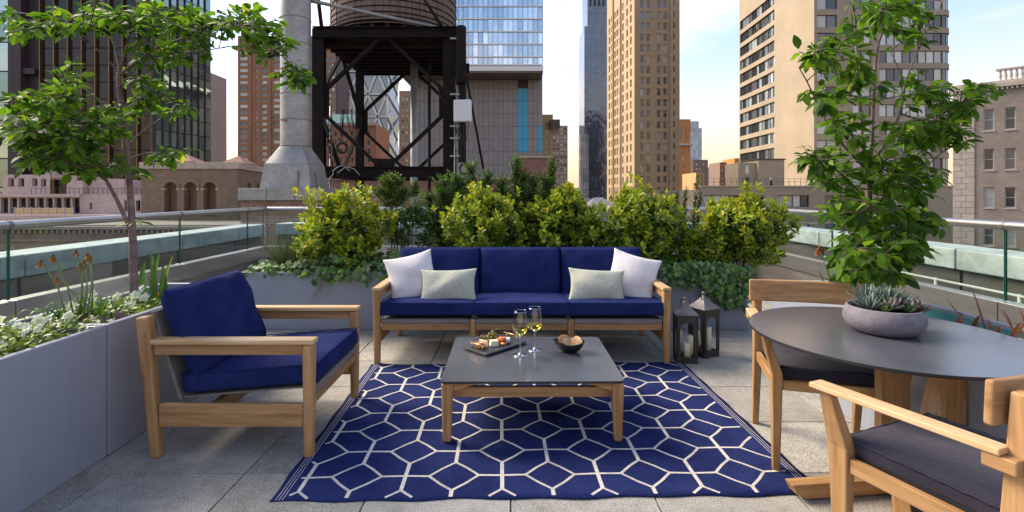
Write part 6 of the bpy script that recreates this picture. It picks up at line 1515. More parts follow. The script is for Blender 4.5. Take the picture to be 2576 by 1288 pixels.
# ---------------------------------------------------------------- ivy
def ivy(label, base, top_pts, drape_pts, seed, n_top, n_drape):
    """top_pts: (x0,x1,ymin,ymax,z) boxes over the soil; drape_pts: px polygons of hanging strands on the planter face"""
    global prng
    prng = np.random.default_rng(seed); root = empty('ivy_plant', base, 0, label, 'ivy'); B = np.array(root.location)
    pos, dr, nm = [], [], []; vn = MB()
    for x0, x1, y0, y1, hmax, frac in top_pts:
        for k in range(int(n_top*frac)):
            x, y = prng.uniform(x0,x1), prng.uniform(y0,y1); h = hmax*(0.35+0.65*(0.5+0.5*math.sin(x*7+1)*math.cos(x*3+y*5)))
            z = 0.515+h*prng.random()**0.7; pos.append((x,y,z)); a = prng.uniform(0,6.28)
            dr.append((math.cos(a)*0.8, math.sin(a)*0.6-0.35, -0.15)); nm.append(np.array([0,-0.75,0.8])+prng.normal(size=3)*0.4)
    for xa_, xb_, ztop, zend, frac in drape_pts:
        for k in range(max(1, int(frac*14))):
            x = prng.uniform(xa_,xb_); ze = zend+prng.uniform(0,0.10)*(1 if zend < 0.4 else 0.4); L_ = (ztop-ze)*(0.35+0.65*prng.random()**0.7); ze = ztop-L_; xd = x+prng.uniform(-0.09,0.09)
            pts = [(x,4.86,ztop),(x,4.70,ztop+0.02),(x*0.5+xd*0.5,4.685,ztop-L_*0.5),(xd,4.69,ze)]
            vn.tube([Vector(p)-root.location for p in pts], 0.0018, 4, False)
            for j in range(max(2, int(n_drape*L_))):
                f = prng.random(); z = ztop+0.03-(L_+0.03)*f
                pos.append((x+(xd-x)*f+prng.normal()*0.022, 4.70-prng.random()**1.5*0.11, z)); dr.append((prng.normal()*0.8, -0.35, -0.8)); nm.append(np.array([0,-1.0,0.5])+prng.normal(size=3)*0.55)
    o = vn.build('vines', TWIG, root); o['kind'] = 'stuff'
    pos, dr, nm = np.array(pos), np.array(dr), np.array(nm); n = len(pos)
    u_ = prng.random(n); cl = np.where(u_ < 0.34, 1, np.where(u_ < 0.54, 2, 0)).astype(int)
    plant_leaves(root, 'ivy', pos, frame_from(dr, nm), 0.030+0.038*prng.random(n), cl, IVYM, 300)
    # dry hanging twigs
    return root
iv = ivy('pale variegated ivy spilling over the left back planter', (-1.7, 4.95, 0.50),
    [(-2.54,-2.0,4.74,5.1,0.13,0.22),(-2.1,-1.4,4.72,5.1,0.20,0.33),(-1.5,-0.9,4.72,5.15,0.22,0.30),(-1.0,-0.6,4.74,5.2,0.20,0.15)],
    [(-2.5,-2.0,0.56,0.51,0.6),(-2.0,-1.75,0.57,0.50,0.5),(-1.78,-1.40,0.58,0.43,1.6),(-1.4,-1.0,0.58,0.46,1.2)], 501, 1150, 44)
cr = random.Random(9)
for k in range(9):
    x = -1.72+cr.uniform(-0.12,0.1); pts = [Vector((x,4.69,0.53))-iv.location]
    for s in range(5): pts.append(pts[-1]+Vector((-0.018+cr.uniform(-0.02,0.012), cr.uniform(-0.005,0.003), -0.045)))
    MB().tube(pts, 0.0012, 4, False).build('dry_twig', pm('dry_twig', (0.24,0.15,0.12), (0.34,0.22,0.17), 20, 0.9) if k == 0 else bpy.data.materials['dry_twig'], iv, False)
ivy('green ivy cascading down the planter above the lanterns', (1.9, 4.95, 0.50),
    [(1.38,1.75,4.73,5.1,0.14,0.36),(1.7,2.1,4.73,5.1,0.14,0.36),(2.05,2.24,4.73,5.1,0.10,0.20),(1.3,2.2,4.7,4.78,0.06,0.08)],
    [(1.36,1.55,0.60,0.42,1.0),(1.52,1.75,0.62,0.36,1.6),(1.75,1.98,0.62,0.22,2.0),(1.95,2.15,0.60,0.14,1.8),(2.10,2.24,0.58,0.40,0.7)], 502, 430, 46)

# ---------------------------------------------------------------- bulbs and bedding in the left planter
def strap_clump(root, base, n, L_, spread, width, mats=STRAP, seed=0, droop=0.5, dirb=(0,0)):
    g = np.random.default_rng(seed)
    for k in range(n):
        a = g.uniform(0,6.28); d = np.array([math.cos(a)+dirb[0], math.sin(a)+dirb[1]]); d /= np.linalg.norm(d); L = L_*g.uniform(0.6,1.15); sp = spread*g.uniform(0.3,1.1); dp = droop*g.uniform(0.3,1.3)
        pts = [(base[0]+g.normal()*0.015, base[1]+g.normal()*0.015, base[2])]; vs_ = []; N = 7; w = width*g.uniform(0.7,1.2)
        sd_ = np.array([-d[1], d[0]])
        for s in range(N+1):
            f = s/N; x = pts[0][0]+d[0]*sp*L*f; y = pts[0][1]+d[1]*sp*L*f; z = base[2]+L*(f-dp*f*f*f*0.9)*math.sqrt(max(0.1,1-min(0.8,sp*sp*0.5)))
            ww = w*(0.75+0.6*f)*(1-f**3)+0.0006; vs_ += [(x-sd_[0]*ww,y-sd_[1]*ww,z+ww*0.4),(x,y,z),(x+sd_[0]*ww,y+sd_[1]*ww,z+ww*0.4)]
        m = MB().add(vs_, [q for i in range(N) for q in ((3*i,3*i+1,3*i+4,3*i+3),(3*i+1,3*i+2,3*i+5,3*i+4))])
        me = bpy.data.meshes.new('strap_leaf'); me.from_pydata(m.v, [], m.f); me.materials.append(mats[0]); me.polygons.foreach_set('use_smooth',[True]*len(m.f)); me.update()
        link('strap_leaf', me, root)
def dead_head(root, p, s=1.0, seed=0):
    g = random.Random(seed); m = MB()
    for k in range(6):
        a = k*1.05+g.random(); d = Vector((math.cos(a)*0.5, math.sin(a)*0.5, -1.0+g.uniform(-0.3,0.5))).normalized(); L = 0.030*s*g.uniform(0.7,1.2); w = 0.006*s
        e = Vector((-d.y, d.x, 0)).normalized()*w; q = Vector(p)
        m.add([q-e*0.3, q+e*0.3, q+d*L*0.6+e, q+d*L+e*0.4, q+d*L*0.95-e*0.7, q+d*L*0.5-e], [(0,1,2,3,4,5)])
    m.lathe([(0.0,-0.008),(0.006*s,0),(0.005*s,0.010),(0,0.014)], 8, p)
    m.build('withered_flower', DRYM, root, True)
ZS = 0.592
db = Vector((-2.36, 2.72, ZS))
t = empty('daffodil_clump', db, 0, 'daffodil clump with withered orange heads in the left planter', 'plant')
for k in range(5): strap_clump(t, ((-0.10,-0.04,0.03,0.08,0.12)[k], (0.02,-0.08,0.05,0.10,0.0)[k], 0), 7, 0.24, 0.55, 0.0065, seed=30+k, droop=0.9)
heads = [(101,659),(132,645),(190,633),(203,666),(211,659),(142,702),(228,649),(220,642)]
for k, (x, y) in enumerate(heads):
    p = U(x,y,2.62+0.02*k)-db; b0 = Vector((0.0+0.015*k-0.03, 0.02*(k%3)-0.02, 0)); mid = (b0+p)/2+Vector((0.02,0,0.02))
    MB().tube([b0, mid, p+Vector((0.008,0,0.012)), p], [0.0042,0.0038,0.0032,0.003], 6).build('stem', STEMG, t, True); dead_head(t, p, 1.1, k)
tb = Vector((-2.22, 3.12, ZS)); t = empty('tulip_clump', tb, 0, 'broad leaved tulips beside the left cherry trunk', 'plant')
for k, (x, y, w, dx) in enumerate(((362,655,0.020,0),(378,640,0.022,0.02),(398,640,0.022,0.03),(408,668,0.024,0.05),(432,645,0.010,0.08),(372,700,0.022,0.01),(420,706,0.018,0.06))):
    tip = U(x,y,3.1)-tb; b0 = Vector((dx-0.02, 0.01*k-0.03, 0)); vs_ = []; N = 7
    for s in range(N+1):
        f = s/N; p = b0.lerp(tip, f)+Vector((0.02*math.sin(f*3.1)*(1 if k%2 else -1), -0.02*math.sin(f*3.1), 0)); ww = w*math.sin(math.pi*min(1,0.12+f*0.88))**0.8+0.001
        vs_ += [p+Vector((-ww,0.010,0)), p, p+Vector((ww,0.012,0))]
    m = MB().add(vs_, [q for i in range(N) for q in ((3*i,3*i+1,3*i+4,3*i+3),(3*i+1,3*i+2,3*i+5,3*i+4))])
    me = bpy.data.meshes.new('leaf_blade'); me.from_pydata(m.v, [], m.f); me.materials.append(STRAP[0] if k not in (5,6) else leafmat('yellowing_leaf%d'%k, [(0.0,(0.40,0.36,0.05)),(1.0,(0.52,0.24,0.05))], 0.35)); me.polygons.foreach_set('use_smooth',[True]*len(m.f)); me.update(); link('leaf_blade', me, t)
def pansy(root, p, s, yaw, tilt, seed):
    g = random.Random(seed); f = link('pansy_flower', _pansy, root, p, (tilt, 0, yaw), (s,s,s)); return f
m = MB()
for k, (a, L, w) in enumerate(((90,0.026,0.021),(162,0.024,0.019),(18,0.024,0.019),(225,0.026,0.020),(315,0.026,0.020))):
    d = Vector((math.cos(R(a)), 0, math.sin(R(a)))); e = Vector((-d.z,0,d.x)); o0 = Vector((0,-0.001*k,0))
    n = 9; pts = [o0+d*L*0.52+d*L*0.5*math.cos(2*math.pi*q/n)+e*w*0.52*math.sin(2*math.pi*q/n)+Vector((0,0.006*math.cos(2*math.pi*q/n)+0.002*math.sin(4*q),0)) for q in range(n)]
    m.add([o0+Vector((0,0.003,0))+d*L*0.4]+pts, [(0,1+q,1+(q+1)%n) for q in range(n)])
m.cur = 1; m.lathe([(0.004,0),(0.002,0.003),(0,0.004)], 8, (0,-0.006,0))
_pansy = m.mesh('pansy_flower', [PETAL, pm('pansy_eye', (0.5,0.36,0.03), (0.6,0.45,0.05), 20, 0.6)], True)
FINE = [leafmat('bedding_leaf', [(0.0,(0.08,0.15,0.02)),(0.5,(0.14,0.23,0.03)),(1.0,(0.25,0.33,0.05))], 0.3)]
def bedding(label, base, flowers, nleaf, area, seed, ln=0.03, tpl='elliptic', mats=FINE, hgt=0.07, nbig=150, cat='flowers', name='pansy_patch'):
    global prng
    prng = np.random.default_rng(seed); root = empty(name, base, 0, label, cat); B = np.array(root.location)
    for k, (x, y, z, s) in enumerate(flowers):
        q = Vector((x,y,z)); pansy(root, q-root.location, s, prng.uniform(-0.5,0.9), prng.uniform(-0.75,-0.2), k)
        MB().tube([Vector((x+prng.normal()*0.01,y+0.02,base[2]))-root.location, q+Vector((0,0.004,-0.004))-root.location], 0.0014, 4, False).build('stem', STEMG, root)
    x0, x1, y0, y1 = area
    pos = np.column_stack([prng.uniform(x0,x1,nleaf), prng.uniform(y0,y1,nleaf), base[2]-0.01+hgt*prng.random(nleaf)**0.8])
    d = rnd_dir(nleaf); d[:,2] = np.abs(d[:,2])*0.6; nm = np.array([0,-0.2,1.0])+prng.normal(size=(nleaf,3))*0.4
    plant_leaves(root, tpl, pos, frame_from(d, nm), ln*(0.6+0.7*prng.random(nleaf)), prng.integers(0,len(mats),nleaf), mats, nbig)
    return root
fl = []; g = random.Random(3)
for k in range(26):
    x = g.uniform(-2.50,-2.06); y = g.uniform(2.02,2.40); fl.append((x, y, ZS+0.075+g.uniform(0,0.05), g.uniform(0.75,1.1)))
bedding('white pansies over lime foliage at the near end of the left planter', (-2.27,2.2,ZS), fl, 2600, (-2.49,-2.01,1.7,2.44), 601, 0.026, 'elliptic', FINE, 0.105)
fl = [(*(U(x,y,Y)), 1.2) for x,y,Y in ((291,747,2.98),(345,735,3.0),(340,742,2.95),(362,748,2.95),(326,767,2.85),(178,770,2.75),(232,742,3.0),(352,728,3.05))]
bedding('white pansies round the foot of the left cherry trunk', (-2.25,2.9,ZS), fl, 900, (-2.47,-2.03,2.72,3.14), 602, 0.028, 'elliptic', FINE, 0.065)
HEU = [leafmat('heuchera_dark', [(0.0,(0.05,0.028,0.028)),(0.5,(0.10,0.05,0.05)),(1.0,(0.18,0.10,0.09))], 0.2), leafmat('heuchera_green', [(0.0,(0.03,0.06,0.03)),(1.0,(0.08,0.11,0.06))], 0.2)]
bedding('dark bronze heuchera leaves between the pansies and daffodils', (-2.2,2.52,ZS), [], 90, (-2.38,-2.03,2.42,2.68), 603, 0.055, 'ivy', HEU, 0.05, 90, 'plant', 'heuchera_plant')
# ---------------------------------------------------------------- right planter plants
rb = Vector((2.16, 3.40, 0.49)); t = empty('daffodil_clump', rb, 0, 'withered daffodils beside the right cherry tree', 'plant')
strap_clump(t, (0.0,0,0), 14, 0.34, 0.35, 0.006, seed=71, droop=0.5); strap_clump(t, (0.08,-0.05,0), 10, 0.30, 0.4, 0.006, seed=72, droop=0.6)
for k, (x, y) in enumerate(((2058,628),(2062,622),(2096,638))):
    p = U(x,y,3.38)-rb; MB().tube([Vector((0.02*k,0,0)), p*0.5+Vector((0.03,0,0.03)), p], [0.004,0.0035,0.003], 6).build('stem', STEMG, t, True); dead_head(t, p, 1.3, 20+k)
bedding('bright green bedding plants under the right cherry tree', (2.15,3.1,0.495), [(2.02,3.1,0.60,1.2),(2.10,3.3,0.64,1.2),(2.05,2.9,0.58,1.1)], 420, (1.98,2.4,2.7,3.6), 604, 0.034, 'elliptic', FINE, 0.12)
RED = [leafmat('cordyline_leaf', [(0.0,(0.17,0.035,0.035)),(0.5,(0.27,0.07,0.045)),(1.0,(0.20,0.13,0.05))], 0.35)]
cb = Vector((2.26, 2.30, 0.49)); t = empty('red_cordyline', cb, 0, 'red bronze strap leaved plant at the right edge of the right planter', 'plant')
strap_clump(t, (0.0,0.05,0), 13, 0.36, 0.5, 0.012, RED, 81, 0.35); strap_clump(t, (0.03,-0.12,0), 12, 0.34, 0.55, 0.013, RED, 82, 0.4); strap_clump(t, (-0.02,0.2,0), 9, 0.30, 0.5, 0.011, RED, 83, 0.4)
bedding('small white flowers behind the table bowl', (2.06,2.35,0.495), [(2.0,2.36,0.655,1.2),(2.03,2.40,0.645,1.1)], 60, (1.98,2.12,2.28,2.48), 605, 0.03, 'elliptic', FINE, 0.13, 60)
# ================================================================== lanterns and candles
def lantern(label, loc, rz, s, h):
    t = empty('lantern', (*loc, 0), rz, label, 'lantern', 'bronze candle lanterns by the planter'); w = s/2; th = 0.010; pw = 0.026
    hb, ht = 0.045, h
    MB().box(-w, w, -w, w, 0.0, hb).build('base_tray', LANT, t, bevel=0.002)
    for k in range(4):
        m = MB(); rad = w-pw; zs = ht-0.055-rad*0.75
        # arched frame of one side (x,z) outline as strips
        n = 10; arch = [(-rad*math.cos(math.pi*q/n), zs+rad*0.75*math.sin(math.pi*q/n)) for q in range(n+1)]
        def slab(p): m.add([(x,-w,z) for x,z in p]+[(x,-w+th,z) for x,z in p], [tuple(range(len(p))), tuple(reversed(range(len(p),2*len(p))))]+[(i,len(p)+i,len(p)+(i+1)%len(p),(i+1)%len(p)) for i in range(len(p))])
        slab([(-w,hb+0.001),(-rad,hb+0.001),(-rad,zs),(-w,zs)]); slab([(rad,hb+0.001),(w,hb+0.001),(w,zs),(rad,zs)])
        slab([(-w,zs),(-rad,zs),(-rad,ht),(-w,ht)]); slab([(rad,zs),(w,zs),(w,ht),(rad,ht)])
        for q in range(n): slab([arch[q], arch[q+1], (arch[q+1][0],ht), (arch[q][0],ht)])
        me = bpy.data.meshes.new('arched_side'); me.from_pydata(m.v, [], m.f); me.materials.append(LANT); me.update()
        link('arched_side', me, t, (0,0,0), (0,0,R(90*k)))
    prof = [(w+0.006,ht+0.001),(w+0.006,ht+0.008),(w*0.62,ht+0.040),(w*0.34,ht+0.068),(w*0.26,ht+0.082)]
    for k in range(len(prof)-1):
        (a,z0),(b,z1) = prof[k], prof[k+1]
        MB().hexa([(-a,-a,z0),(a,-a,z0),(a,a,z0),(-a,a,z0)], [(-b,-b,z1),(b,-b,z1),(b,b,z1),(-b,b,z1)]).build('roof_tier', LANTTOP, t)
    MB().lathe([(0.020,ht+0.083),(0.016,ht+0.095),(0.008,ht+0.100),(0.008,ht+0.106),(0.015,ht+0.112),(0.017,ht+0.120),(0.012,ht+0.129),(0,ht+0.131)], 16).build('finial', LANTTOP, t, True)
    MB().tube([(0.037*math.cos(2*math.pi*k/28), -0.012-0.012*math.sin(2*math.pi*k/28), ht+0.098+0.037*math.sin(2*math.pi*k/28)) for k in range(29)], 0.0030, 6, False).build('ring_handle', LANT, t, True)
    return t
def candle(label, p, r, h):
    t = empty('pillar_candle', p, 0, label, 'candle', 'cream pillar candles')
    MB().lathe([(0,0),(r,0),(r,h-0.004),(r-0.003,h),(r*0.55,h-0.004),(0.0,h-0.006)], 24).build('wax', WAX, t, True)
    MB().tube([(0,0,h-0.006),(0.001,0,h+0.004)], 0.0012, 5).build('wick', CAB, t)
L1 = Vector((1.335, 3.86)); L2 = Vector((1.535, 4.01))
lantern('left bronze lantern holding three candles, beside the sofa leg', L1, R(-7), 0.155, 0.362)
lantern('right bronze lantern holding two candles, turned corner-on', L2, R(27), 0.165, 0.372)
candle('tallest candle at the back left of the left lantern', (L1.x-0.040, L1.y+0.035, 0.046), 0.0245, 0.185)
candle('shortest candle at the front of the left lantern', (L1.x+0.004, L1.y-0.035, 0.046), 0.029, 0.105)
candle('middle height candle at the right of the left lantern', (L1.x+0.043, L1.y+0.022, 0.046), 0.0245, 0.145)
candle('tall candle at the front of the right lantern', (L2.x+0.022, L2.y-0.030, 0.046), 0.0265, 0.185)
candle('partly hidden candle at the back left of the right lantern', (L2.x-0.045, L2.y+0.03, 0.046), 0.0235, 0.135)

# ================================================================== succulent bowl
bc = Vector((TC[0]+0.03, TC[1]+0.03, TZ+0.001))
t = empty('planted_bowl', bc, 0, 'speckled grey stone bowl planted with succulents on the round table', 'bowl')
STONE = pm('speckled_terrazzo', (0.13,0.118,0.135), (0.18,0.163,0.185), 30, 0.75, bmp=0.3, bscale=140, bdist=0.002, fine=(220,0.3,0.7))
MB().lathe([(0,0),(0.095,0),(0.118,0.006),(0.140,0.030),(0.148,0.055),(0.145,0.080),(0.135,0.104),(0.131,0.108),(0.125,0.104),(0.128,0.08),(0,0.075)], 48).build('bowl', STONE, t, True)
MB().lathe([(0.128,0.088),(0.08,0.096),(0,0.1)], 24).build('soil', SOIL, t, True)
SUC = [leafmat('succulent_grey', [(0.0,(0.07,0.11,0.085)),(0.5,(0.13,0.18,0.145)),(1.0,(0.22,0.27,0.23))], 0.05, 0.5), leafmat('succulent_purple', [(0.0,(0.09,0.06,0.06)),(0.5,(0.16,0.13,0.115)),(1.0,(0.22,0.22,0.19))], 0.05, 0.5), leafmat('succulent_green', [(0.0,(0.05,0.11,0.03)),(1.0,(0.12,0.20,0.05))], 0.08, 0.5)]
_sm = {}
def suc_leaf(w, th, mi):
    k = (w, th, mi)
    if k not in _sm:
        m = MB(); rings = []; N = 6
        for s in range(N+1):
            f = s/N; a = w*(0.55+0.9*f-1.35*f**2.6)*0.5+0.002; c = th*(1-f**2)*0.5+0.002; y = f; z = 0.25*f*f
            rings.append([(-a,y,z+0.02),(0,y,z+c*0.4),(a,y,z+0.02),(0,y,z-c)])
        m.add([p for r in rings for p in r], [(4*i+j,4*i+(j+1)%4,4*i+4+(j+1)%4,4*i+4+j) for i in range(N) for j in range(4)]+[(3,2,1,0),(4*N,4*N+1,4*N+2,4*N+3)])
        _sm[k] = m.mesh('leaf', SUC[mi], True)
    return _sm[k]
def rosette(label_name, c, n, L, w, th, mi, up0, up1, seed, lean=(0,0)):
    g = random.Random(seed); r = empty(label_name, c, 0, parent=t)
    for k in range(n):
        f = k/(n-1); a = k*2.39996; el = R(up0+(up1-up0)*f+g.uniform(-5,5)); l_ = L*1.25*(1-0.45*f)*g.uniform(0.9,1.1)
        o = link('leaf', suc_leaf(w, th, mi), r, (0,0,0.004*f), (0,0,0)); d = Vector((math.cos(a)*math.cos(el)+lean[0], math.sin(a)*math.cos(el)+lean[1], math.sin(el))).normalized()
        z = (Vector((0,0,1))-d*d.z); z = z.normalized() if z.length > 1e-3 else Vector((1,0,0)); x = d.cross(z)
        M3 = Matrix((x, d, z)).transposed(); M4 = M3.to_4x4() @ Matrix.Scale(l_, 4); M4.translation = Vector((0,0,0.004*f)); o.matrix_basis = M4
for q in ((-0.075,-0.025,0.098,26,0.075,0.20,0.14,0,15,80,1,(-0.4,0)),(-0.03,0.055,0.10,26,0.095,0.16,0.12,0,25,85,2,(-0.1,0.1)),(0.0,-0.055,0.108,22,0.055,0.60,0.12,1,5,75,3,(0,-0.1)),
          (0.035,0.02,0.105,24,0.085,0.20,0.14,0,25,85,4,(0.1,0)),(0.085,-0.055,0.096,22,0.062,0.60,0.12,1,0,70,5,(0.2,-0.2)),(0.09,0.035,0.10,30,0.070,0.22,0.16,0,15,80,6,(0.35,0)),(-0.045,-0.075,0.10,16,0.035,0.22,0.15,2,20,85,7,(0,-0.1)),(0.04,-0.085,0.10,14,0.035,0.24,0.15,2,20,85,8,(0,-0.1)),(0.0,0.0,0.105,22,0.09,0.2,0.14,0,30,88,9,(0,0))):
    rosette('succulent_rosette', q[:3], *q[3:])

# ================================================================== things on the coffee table
CT = 0.3285
t = empty('serving_board', (-0.106, 3.135, CT), R(46), 'dark slate serving board with brass bar handles on the coffee table', 'tray')
SLATE = pm('slate', (0.018,0.020,0.024), (0.045,0.05,0.055), 18, 0.55, bmp=0.4, bscale=70, bdist=0.003)
MB().box(-0.175, 0.175, -0.105, 0.105, 0.006, 0.017).build('slab', SLATE, t, bevel=0.003)
MB().box(-0.15, 0.15, -0.08, 0.08, 0.0, 0.0055).build('foot_pad', DKEDGE, t)
for sx in (-1, 1):
    for sy in (-1, 1): MB().tube([(sx*0.150, sy*0.045, 0.017), (sx*0.150, sy*0.045, 0.047)], 0.0035, 10).build('handle_post', BRASS, t, True)
    MB().tube([(sx*0.150, -0.070, 0.049), (sx*0.150, 0.070, 0.049)], 0.0042, 10).build('handle_bar', BRASS, t, True)
BO = Vector((-0.106, 3.135, CT+0.0175))
def onboard(u, v, z=0.0): return BO+Matrix.Rotation(R(46),3,'Z') @ Vector((u,v,z))
def lump(name, label, cat, p, s, mat, seed, rot=0.0, group=None, n=14):
    g = random.Random(seed); ph = [g.uniform(0,6) for _ in range(4)]; m = MB(); pr = []
    vs_ = []
    for i in range(n//2+1):
        th = math.pi*i/(n//2)
        for k in range(n):
            a = 2*math.pi*k/n; r_ = 1+0.16*math.sin(3*a+ph[0]+2*th)+0.12*math.sin(2*th*2+ph[1]+a)
            vs_.append((s[0]*r_*math.sin(th)*math.cos(a), s[1]*r_*math.sin(th)*math.sin(a), s[2]*(1+math.cos(th)*(1 if th < 1.57 else 1.0))))
    m.add(vs_, [(i*n+k,(i+1)*n+k,(i+1)*n+(k+1)%n,i*n+(k+1)%n) for i in range(n//2) for k in range(n)])
    o = m.build(name, mat, None, True, loc=p, rot=(0,0,rot)); tag(o, label, cat, group); return o
SALM = pm('smoked_salmon', (0.72,0.16,0.035), (0.85,0.32,0.12), 16, 0.35, sc=(1,5,1), lo=0.42, hi=0.6)
CHED = pm('pale_cheese', (0.80,0.70,0.45), (0.86,0.77,0.55), 10, 0.5); BRIE = pm('brie_cheese', (0.85,0.80,0.66), (0.90,0.86,0.74), 20, 0.6)
GRAPE = leafmat('grape_skin', [(0.0,(0.22,0.20,0.03)),(0.5,(0.32,0.28,0.05)),(1.0,(0.26,0.13,0.05))], 0.3, 0.2, 0.6)
OLIVE = pm('purple_olive', (0.035,0.012,0.02), (0.07,0.02,0.035), 10, 0.2); CARROT = pm('orange_fruit', (0.75,0.25,0.03), (0.85,0.36,0.06), 10, 0.4)
def salmon(label, p, seed):
    g = random.Random(seed); t_ = empty('salmon_roll', p, g.uniform(0,3), label, 'food', 'smoked salmon on the board')
    for k in range(5):
        a0 = g.uniform(0,6.28); r0 = 0.012+0.008*g.random(); vs_ = []; N = 14; h = 0.026+0.016*g.random(); cx_, cy_ = g.uniform(-0.022,0.022), g.uniform(-0.018,0.018)
        for s in range(N+1):
            a = a0+s/N*7.5; r_ = r0*(0.35+0.65*s/N)+0.002*math.sin(s*1.7)
            vs_ += [(cx_+r_*math.cos(a), cy_+r_*math.sin(a), 0.0004+0.002*k*0.2), (cx_+r_*1.25*math.cos(a), cy_+r_*1.25*math.sin(a), h+0.003*math.sin(s*2.1))]
        m = MB().add(vs_, [(2*i,2*i+2,2*i+3,2*i+1) for i in range(N)]); o = m.build('slice', SALM, t_, True); so = o.modifiers.new('s','SOLIDIFY'); so.thickness = 0.003
salmon('orange smoked salmon roll beside the front handle of the board', onboard(-0.112,0.0), 1)
salmon('orange smoked salmon curl leaning by the grapes', onboard(0.045,-0.012), 2)
def wedge(label, p, s, rz, mat, nm='cheese_block'):
    o = MB().hexa([(-s[0],-s[1],0),(s[0],-s[1],0),(s[0],s[1],0),(-s[0],s[1],0)], [(-s[0]*0.9,-s[1]*0.95,s[2]),(s[0]*0.92,-s[1],s[2]*0.92),(s[0]*0.9,s[1]*0.9,s[2]),(-s[0]*0.95,s[1],s[2]*1.05)]).build(nm, mat, None, bevel=0.002, loc=p, rot=(0,0,rz))
    return tag(o, label, 'cheese')
wedge('pale yellow cheese block in the middle of the board', onboard(-0.028,-0.02), (0.026,0.018,0.034), R(20), CHED)
wedge('pale cheese slice standing behind the salmon roll', onboard(-0.078,0.022), (0.011,0.028,0.036), R(60), CHED)
wedge('white brie wedge at the far end of the board', onboard(0.088,-0.018), (0.020,0.016,0.024), R(-15), BRIE, 'brie_wedge')
lump('apricot_piece', 'small orange fruit piece in front of the salmon curl', 'fruit', onboard(0.015,-0.055), (0.017,0.012,0.009), CARROT, 5)
for k, (u, v, lb) in enumerate(((0.045,-0.062,'dark olive nearest the front edge of the board'),(0.062,-0.050,'dark olive next to the brie wedge'),(0.055,-0.066,'dark olive touching the other two olives'))): lump('olive', lb, 'olive', onboard(u,v), (0.008,0.008,0.0075), OLIVE, 40+k, 0, 'olives on the board', 10)
gt = empty('grape_bunch', onboard(0.03,0.055), 0, 'green grape bunch with its stem at the back of the board', 'grapes'); g = random.Random(6)
gm_ = MB().lathe([(0,-0.0115),(0.0072,-0.009),(0.0105,-0.0035),(0.0105,0.0035),(0.0072,0.009),(0,0.0115)], 12).mesh('grape', GRAPE, True)
for lay, (nq, rr_, z) in enumerate(((9,0.034,0.0115),(7,0.025,0.028),(4,0.014,0.044),(1,0.0,0.058))):
    for k in range(nq): link('grape', gm_, gt, (1.15*rr_*math.cos(2*math.pi*k/nq+lay)+g.uniform(-.002,.002), 0.85*rr_*math.sin(2*math.pi*k/nq+lay), z), (g.uniform(-1,1), g.uniform(-1,1), 0), (g.uniform(0.92,1.1),)*3)
for k in range(4): link('grape', gm_, gt, (-0.042-0.008*k, 0.004*k-0.006, 0.012+0.014*(k%2)), (0.3,0.4,k))
MB().tube([(0.005,0,0.058),(0.02,0.005,0.076),(0.04,0.0,0.078),(0.05,-0.006,0.072)], 0.0016, 6).build('stem', STEMG, gt, True)
# wine glasses
WINE, _n, _l, _b = nt('white_wine'); _n.remove(_b); _g = _n.new('ShaderNodeBsdfGlass'); _g.inputs['Color'].default_value = (0.95,0.88,0.32,1); _g.inputs['IOR'].default_value = 1.33
_l.new(_g.outputs[0], _n['Material Output'].inputs['Surface'])
def wine_glass(label, x, y):
    t = empty('wine_glass', (x, y, CT), 0, label, 'wine glass', 'wine glasses on the coffee table'); H = 0.262
    prof = [(0.0,0.0005),(0.044,0.0008),(0.0445,0.002),(0.030,0.005),(0.010,0.011),(0.0045,0.022),(0.0036,0.06),(0.0042,0.106),(0.012,0.118),(0.030,0.134),(0.044,0.152),(0.0495,0.172),(0.048,0.196),(0.043,0.226),(0.0385,0.255),(0.0378,H)]
    outer = prof; inner = [(max(r-0.0011,0.0001), z) for r, z in reversed(prof[8:])]; inner[-1] = (0.0, 0.1205)
    foot = MB().lathe(prof[:8], 32); foot.build('stem_and_foot', RIMGLASS, t, True)
    MB().lathe(prof[7:]+[(0.0370,H)], 40).build('bowl', WINEGLASS, t, True)
    rim = MB().tube([(0.0375*math.cos(2*math.pi*k/40), 0.0375*math.sin(2*math.pi*k/40), H) for k in range(41)], 0.0013, 6, False); rim.build('rim', RIMGLASS, t, True)
    wp = [(0.0,0.1195),(0.011,0.1198),(0.029,0.1352),(0.0428,0.153),(0.0455,0.160),(0.0,0.160)]
    MB().lathe(wp, 40).build('wine', WINE, t, False)
wine_glass('wine glass of white wine nearer the camera', 0.049, 2.968)
wine_glass('wine glass of white wine standing just behind the other', 0.140, 3.063)
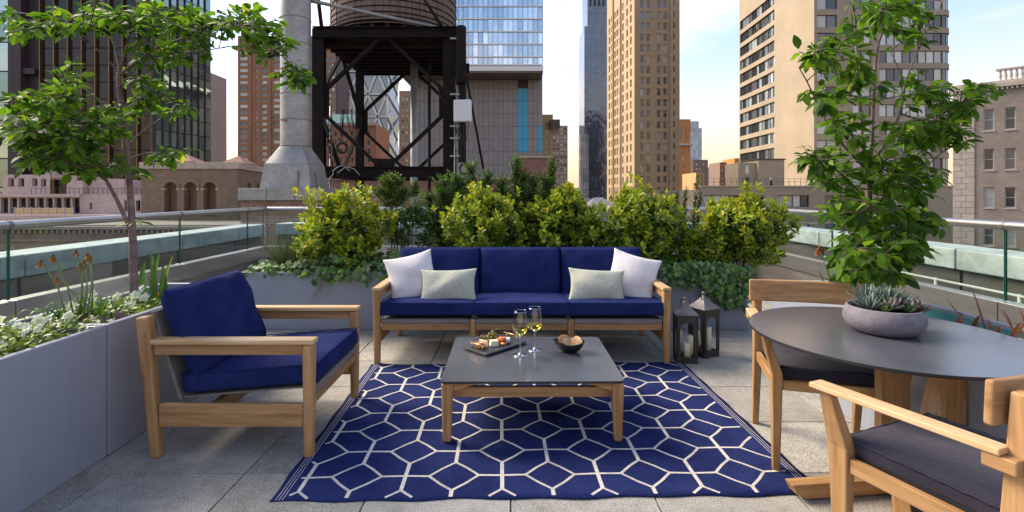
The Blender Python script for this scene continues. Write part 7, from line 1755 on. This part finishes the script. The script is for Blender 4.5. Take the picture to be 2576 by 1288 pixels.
# black bowl with toast
bx_, by_ = 0.352, 3.04
t = empty('snack_bowl', (bx_, by_, CT), R(-12), 'black pinched bowl of toast slices on the coffee table', 'bowl')
BLK = pm('matte_black_ceramic', (0.008,0.008,0.009), (0.014,0.013,0.014), 12, 0.5, spec=0.2)
m = MB(); n = 40; prof = [(0.0,0.0),(0.40,0.0),(0.62,0.18),(0.86,0.6),(1.0,1.0),(0.965,1.0),(0.82,0.62),(0.58,0.24),(0.0,0.16)]
vs_ = []
for r_, z in prof:
    for k in range(n):
        a = 2*math.pi*k/n; lip = 1+0.16*math.exp(-((a-math.pi)/0.35)**2)*r_; zz_ = z*(0.058+0.012*math.cos(a)**2*z*(1 if z > 0.9 else 0.6))
        vs_.append((0.090*r_*lip*math.cos(a), 0.072*r_*math.sin(a), zz_))
m.add(vs_, [(i*n+k,i*n+(k+1)%n,(i+1)*n+(k+1)%n,(i+1)*n+k) for i in range(len(prof)-1) for k in range(n)]); m.build('bowl', BLK, t, True)
TOAST = [pm('toast_crumb', (0.52,0.28,0.11), (0.74,0.52,0.29), 25, 0.85, bmp=0.6, bscale=90, bdist=0.004), pm('toast_crust', (0.28,0.11,0.03), (0.40,0.18,0.06), 20, 0.8)]
for k, (x, y, z, rx, ry, rz_, lb) in enumerate(((-0.040,0.006,0.072,75,-10,25,'toast slice standing tallest in the black bowl'),(-0.012,-0.006,0.060,65,10,20,'toast slice leaning in the middle of the black bowl'),(0.028,0.0,0.054,48,28,-35,'toast slice lying at the right of the black bowl'),(0.046,0.018,0.060,55,38,-55,'toast slice behind at the right rim of the black bowl'))):
    o = MB(); pts = [(0.036*math.cos(2*math.pi*q/20)*(1+0.06*math.sin(3*q)), 0.026*math.sin(2*math.pi*q/20)) for q in range(20)]
    o.add([(a,b,0.005) for a,b in pts]+[(0,0,0.0055)], [(q,(q+1)%20,20) for q in range(20)]); o.add([(a,b,-0.005) for a,b in pts]+[(0,0,-0.0055)], [((q+1)%20,q,20) for q in range(20)])
    o.cur = 1; o.add([(a*1.02,b*1.02,0.0048) for a,b in pts]+[(a*1.02,b*1.02,-0.0048) for a,b in pts], [(q,20+q,20+(q+1)%20,(q+1)%20) for q in range(20)])
    q_ = Matrix.Rotation(R(-12),3,'Z') @ Vector((x,y,z)); ob = o.build('toast_slice', TOAST, None, False, loc=(bx_+q_.x, by_+q_.y, CT+q_.z), rot=(R(rx),R(ry),R(rz_))); tag(ob, lb, 'toast', 'toast slices in the black bowl')
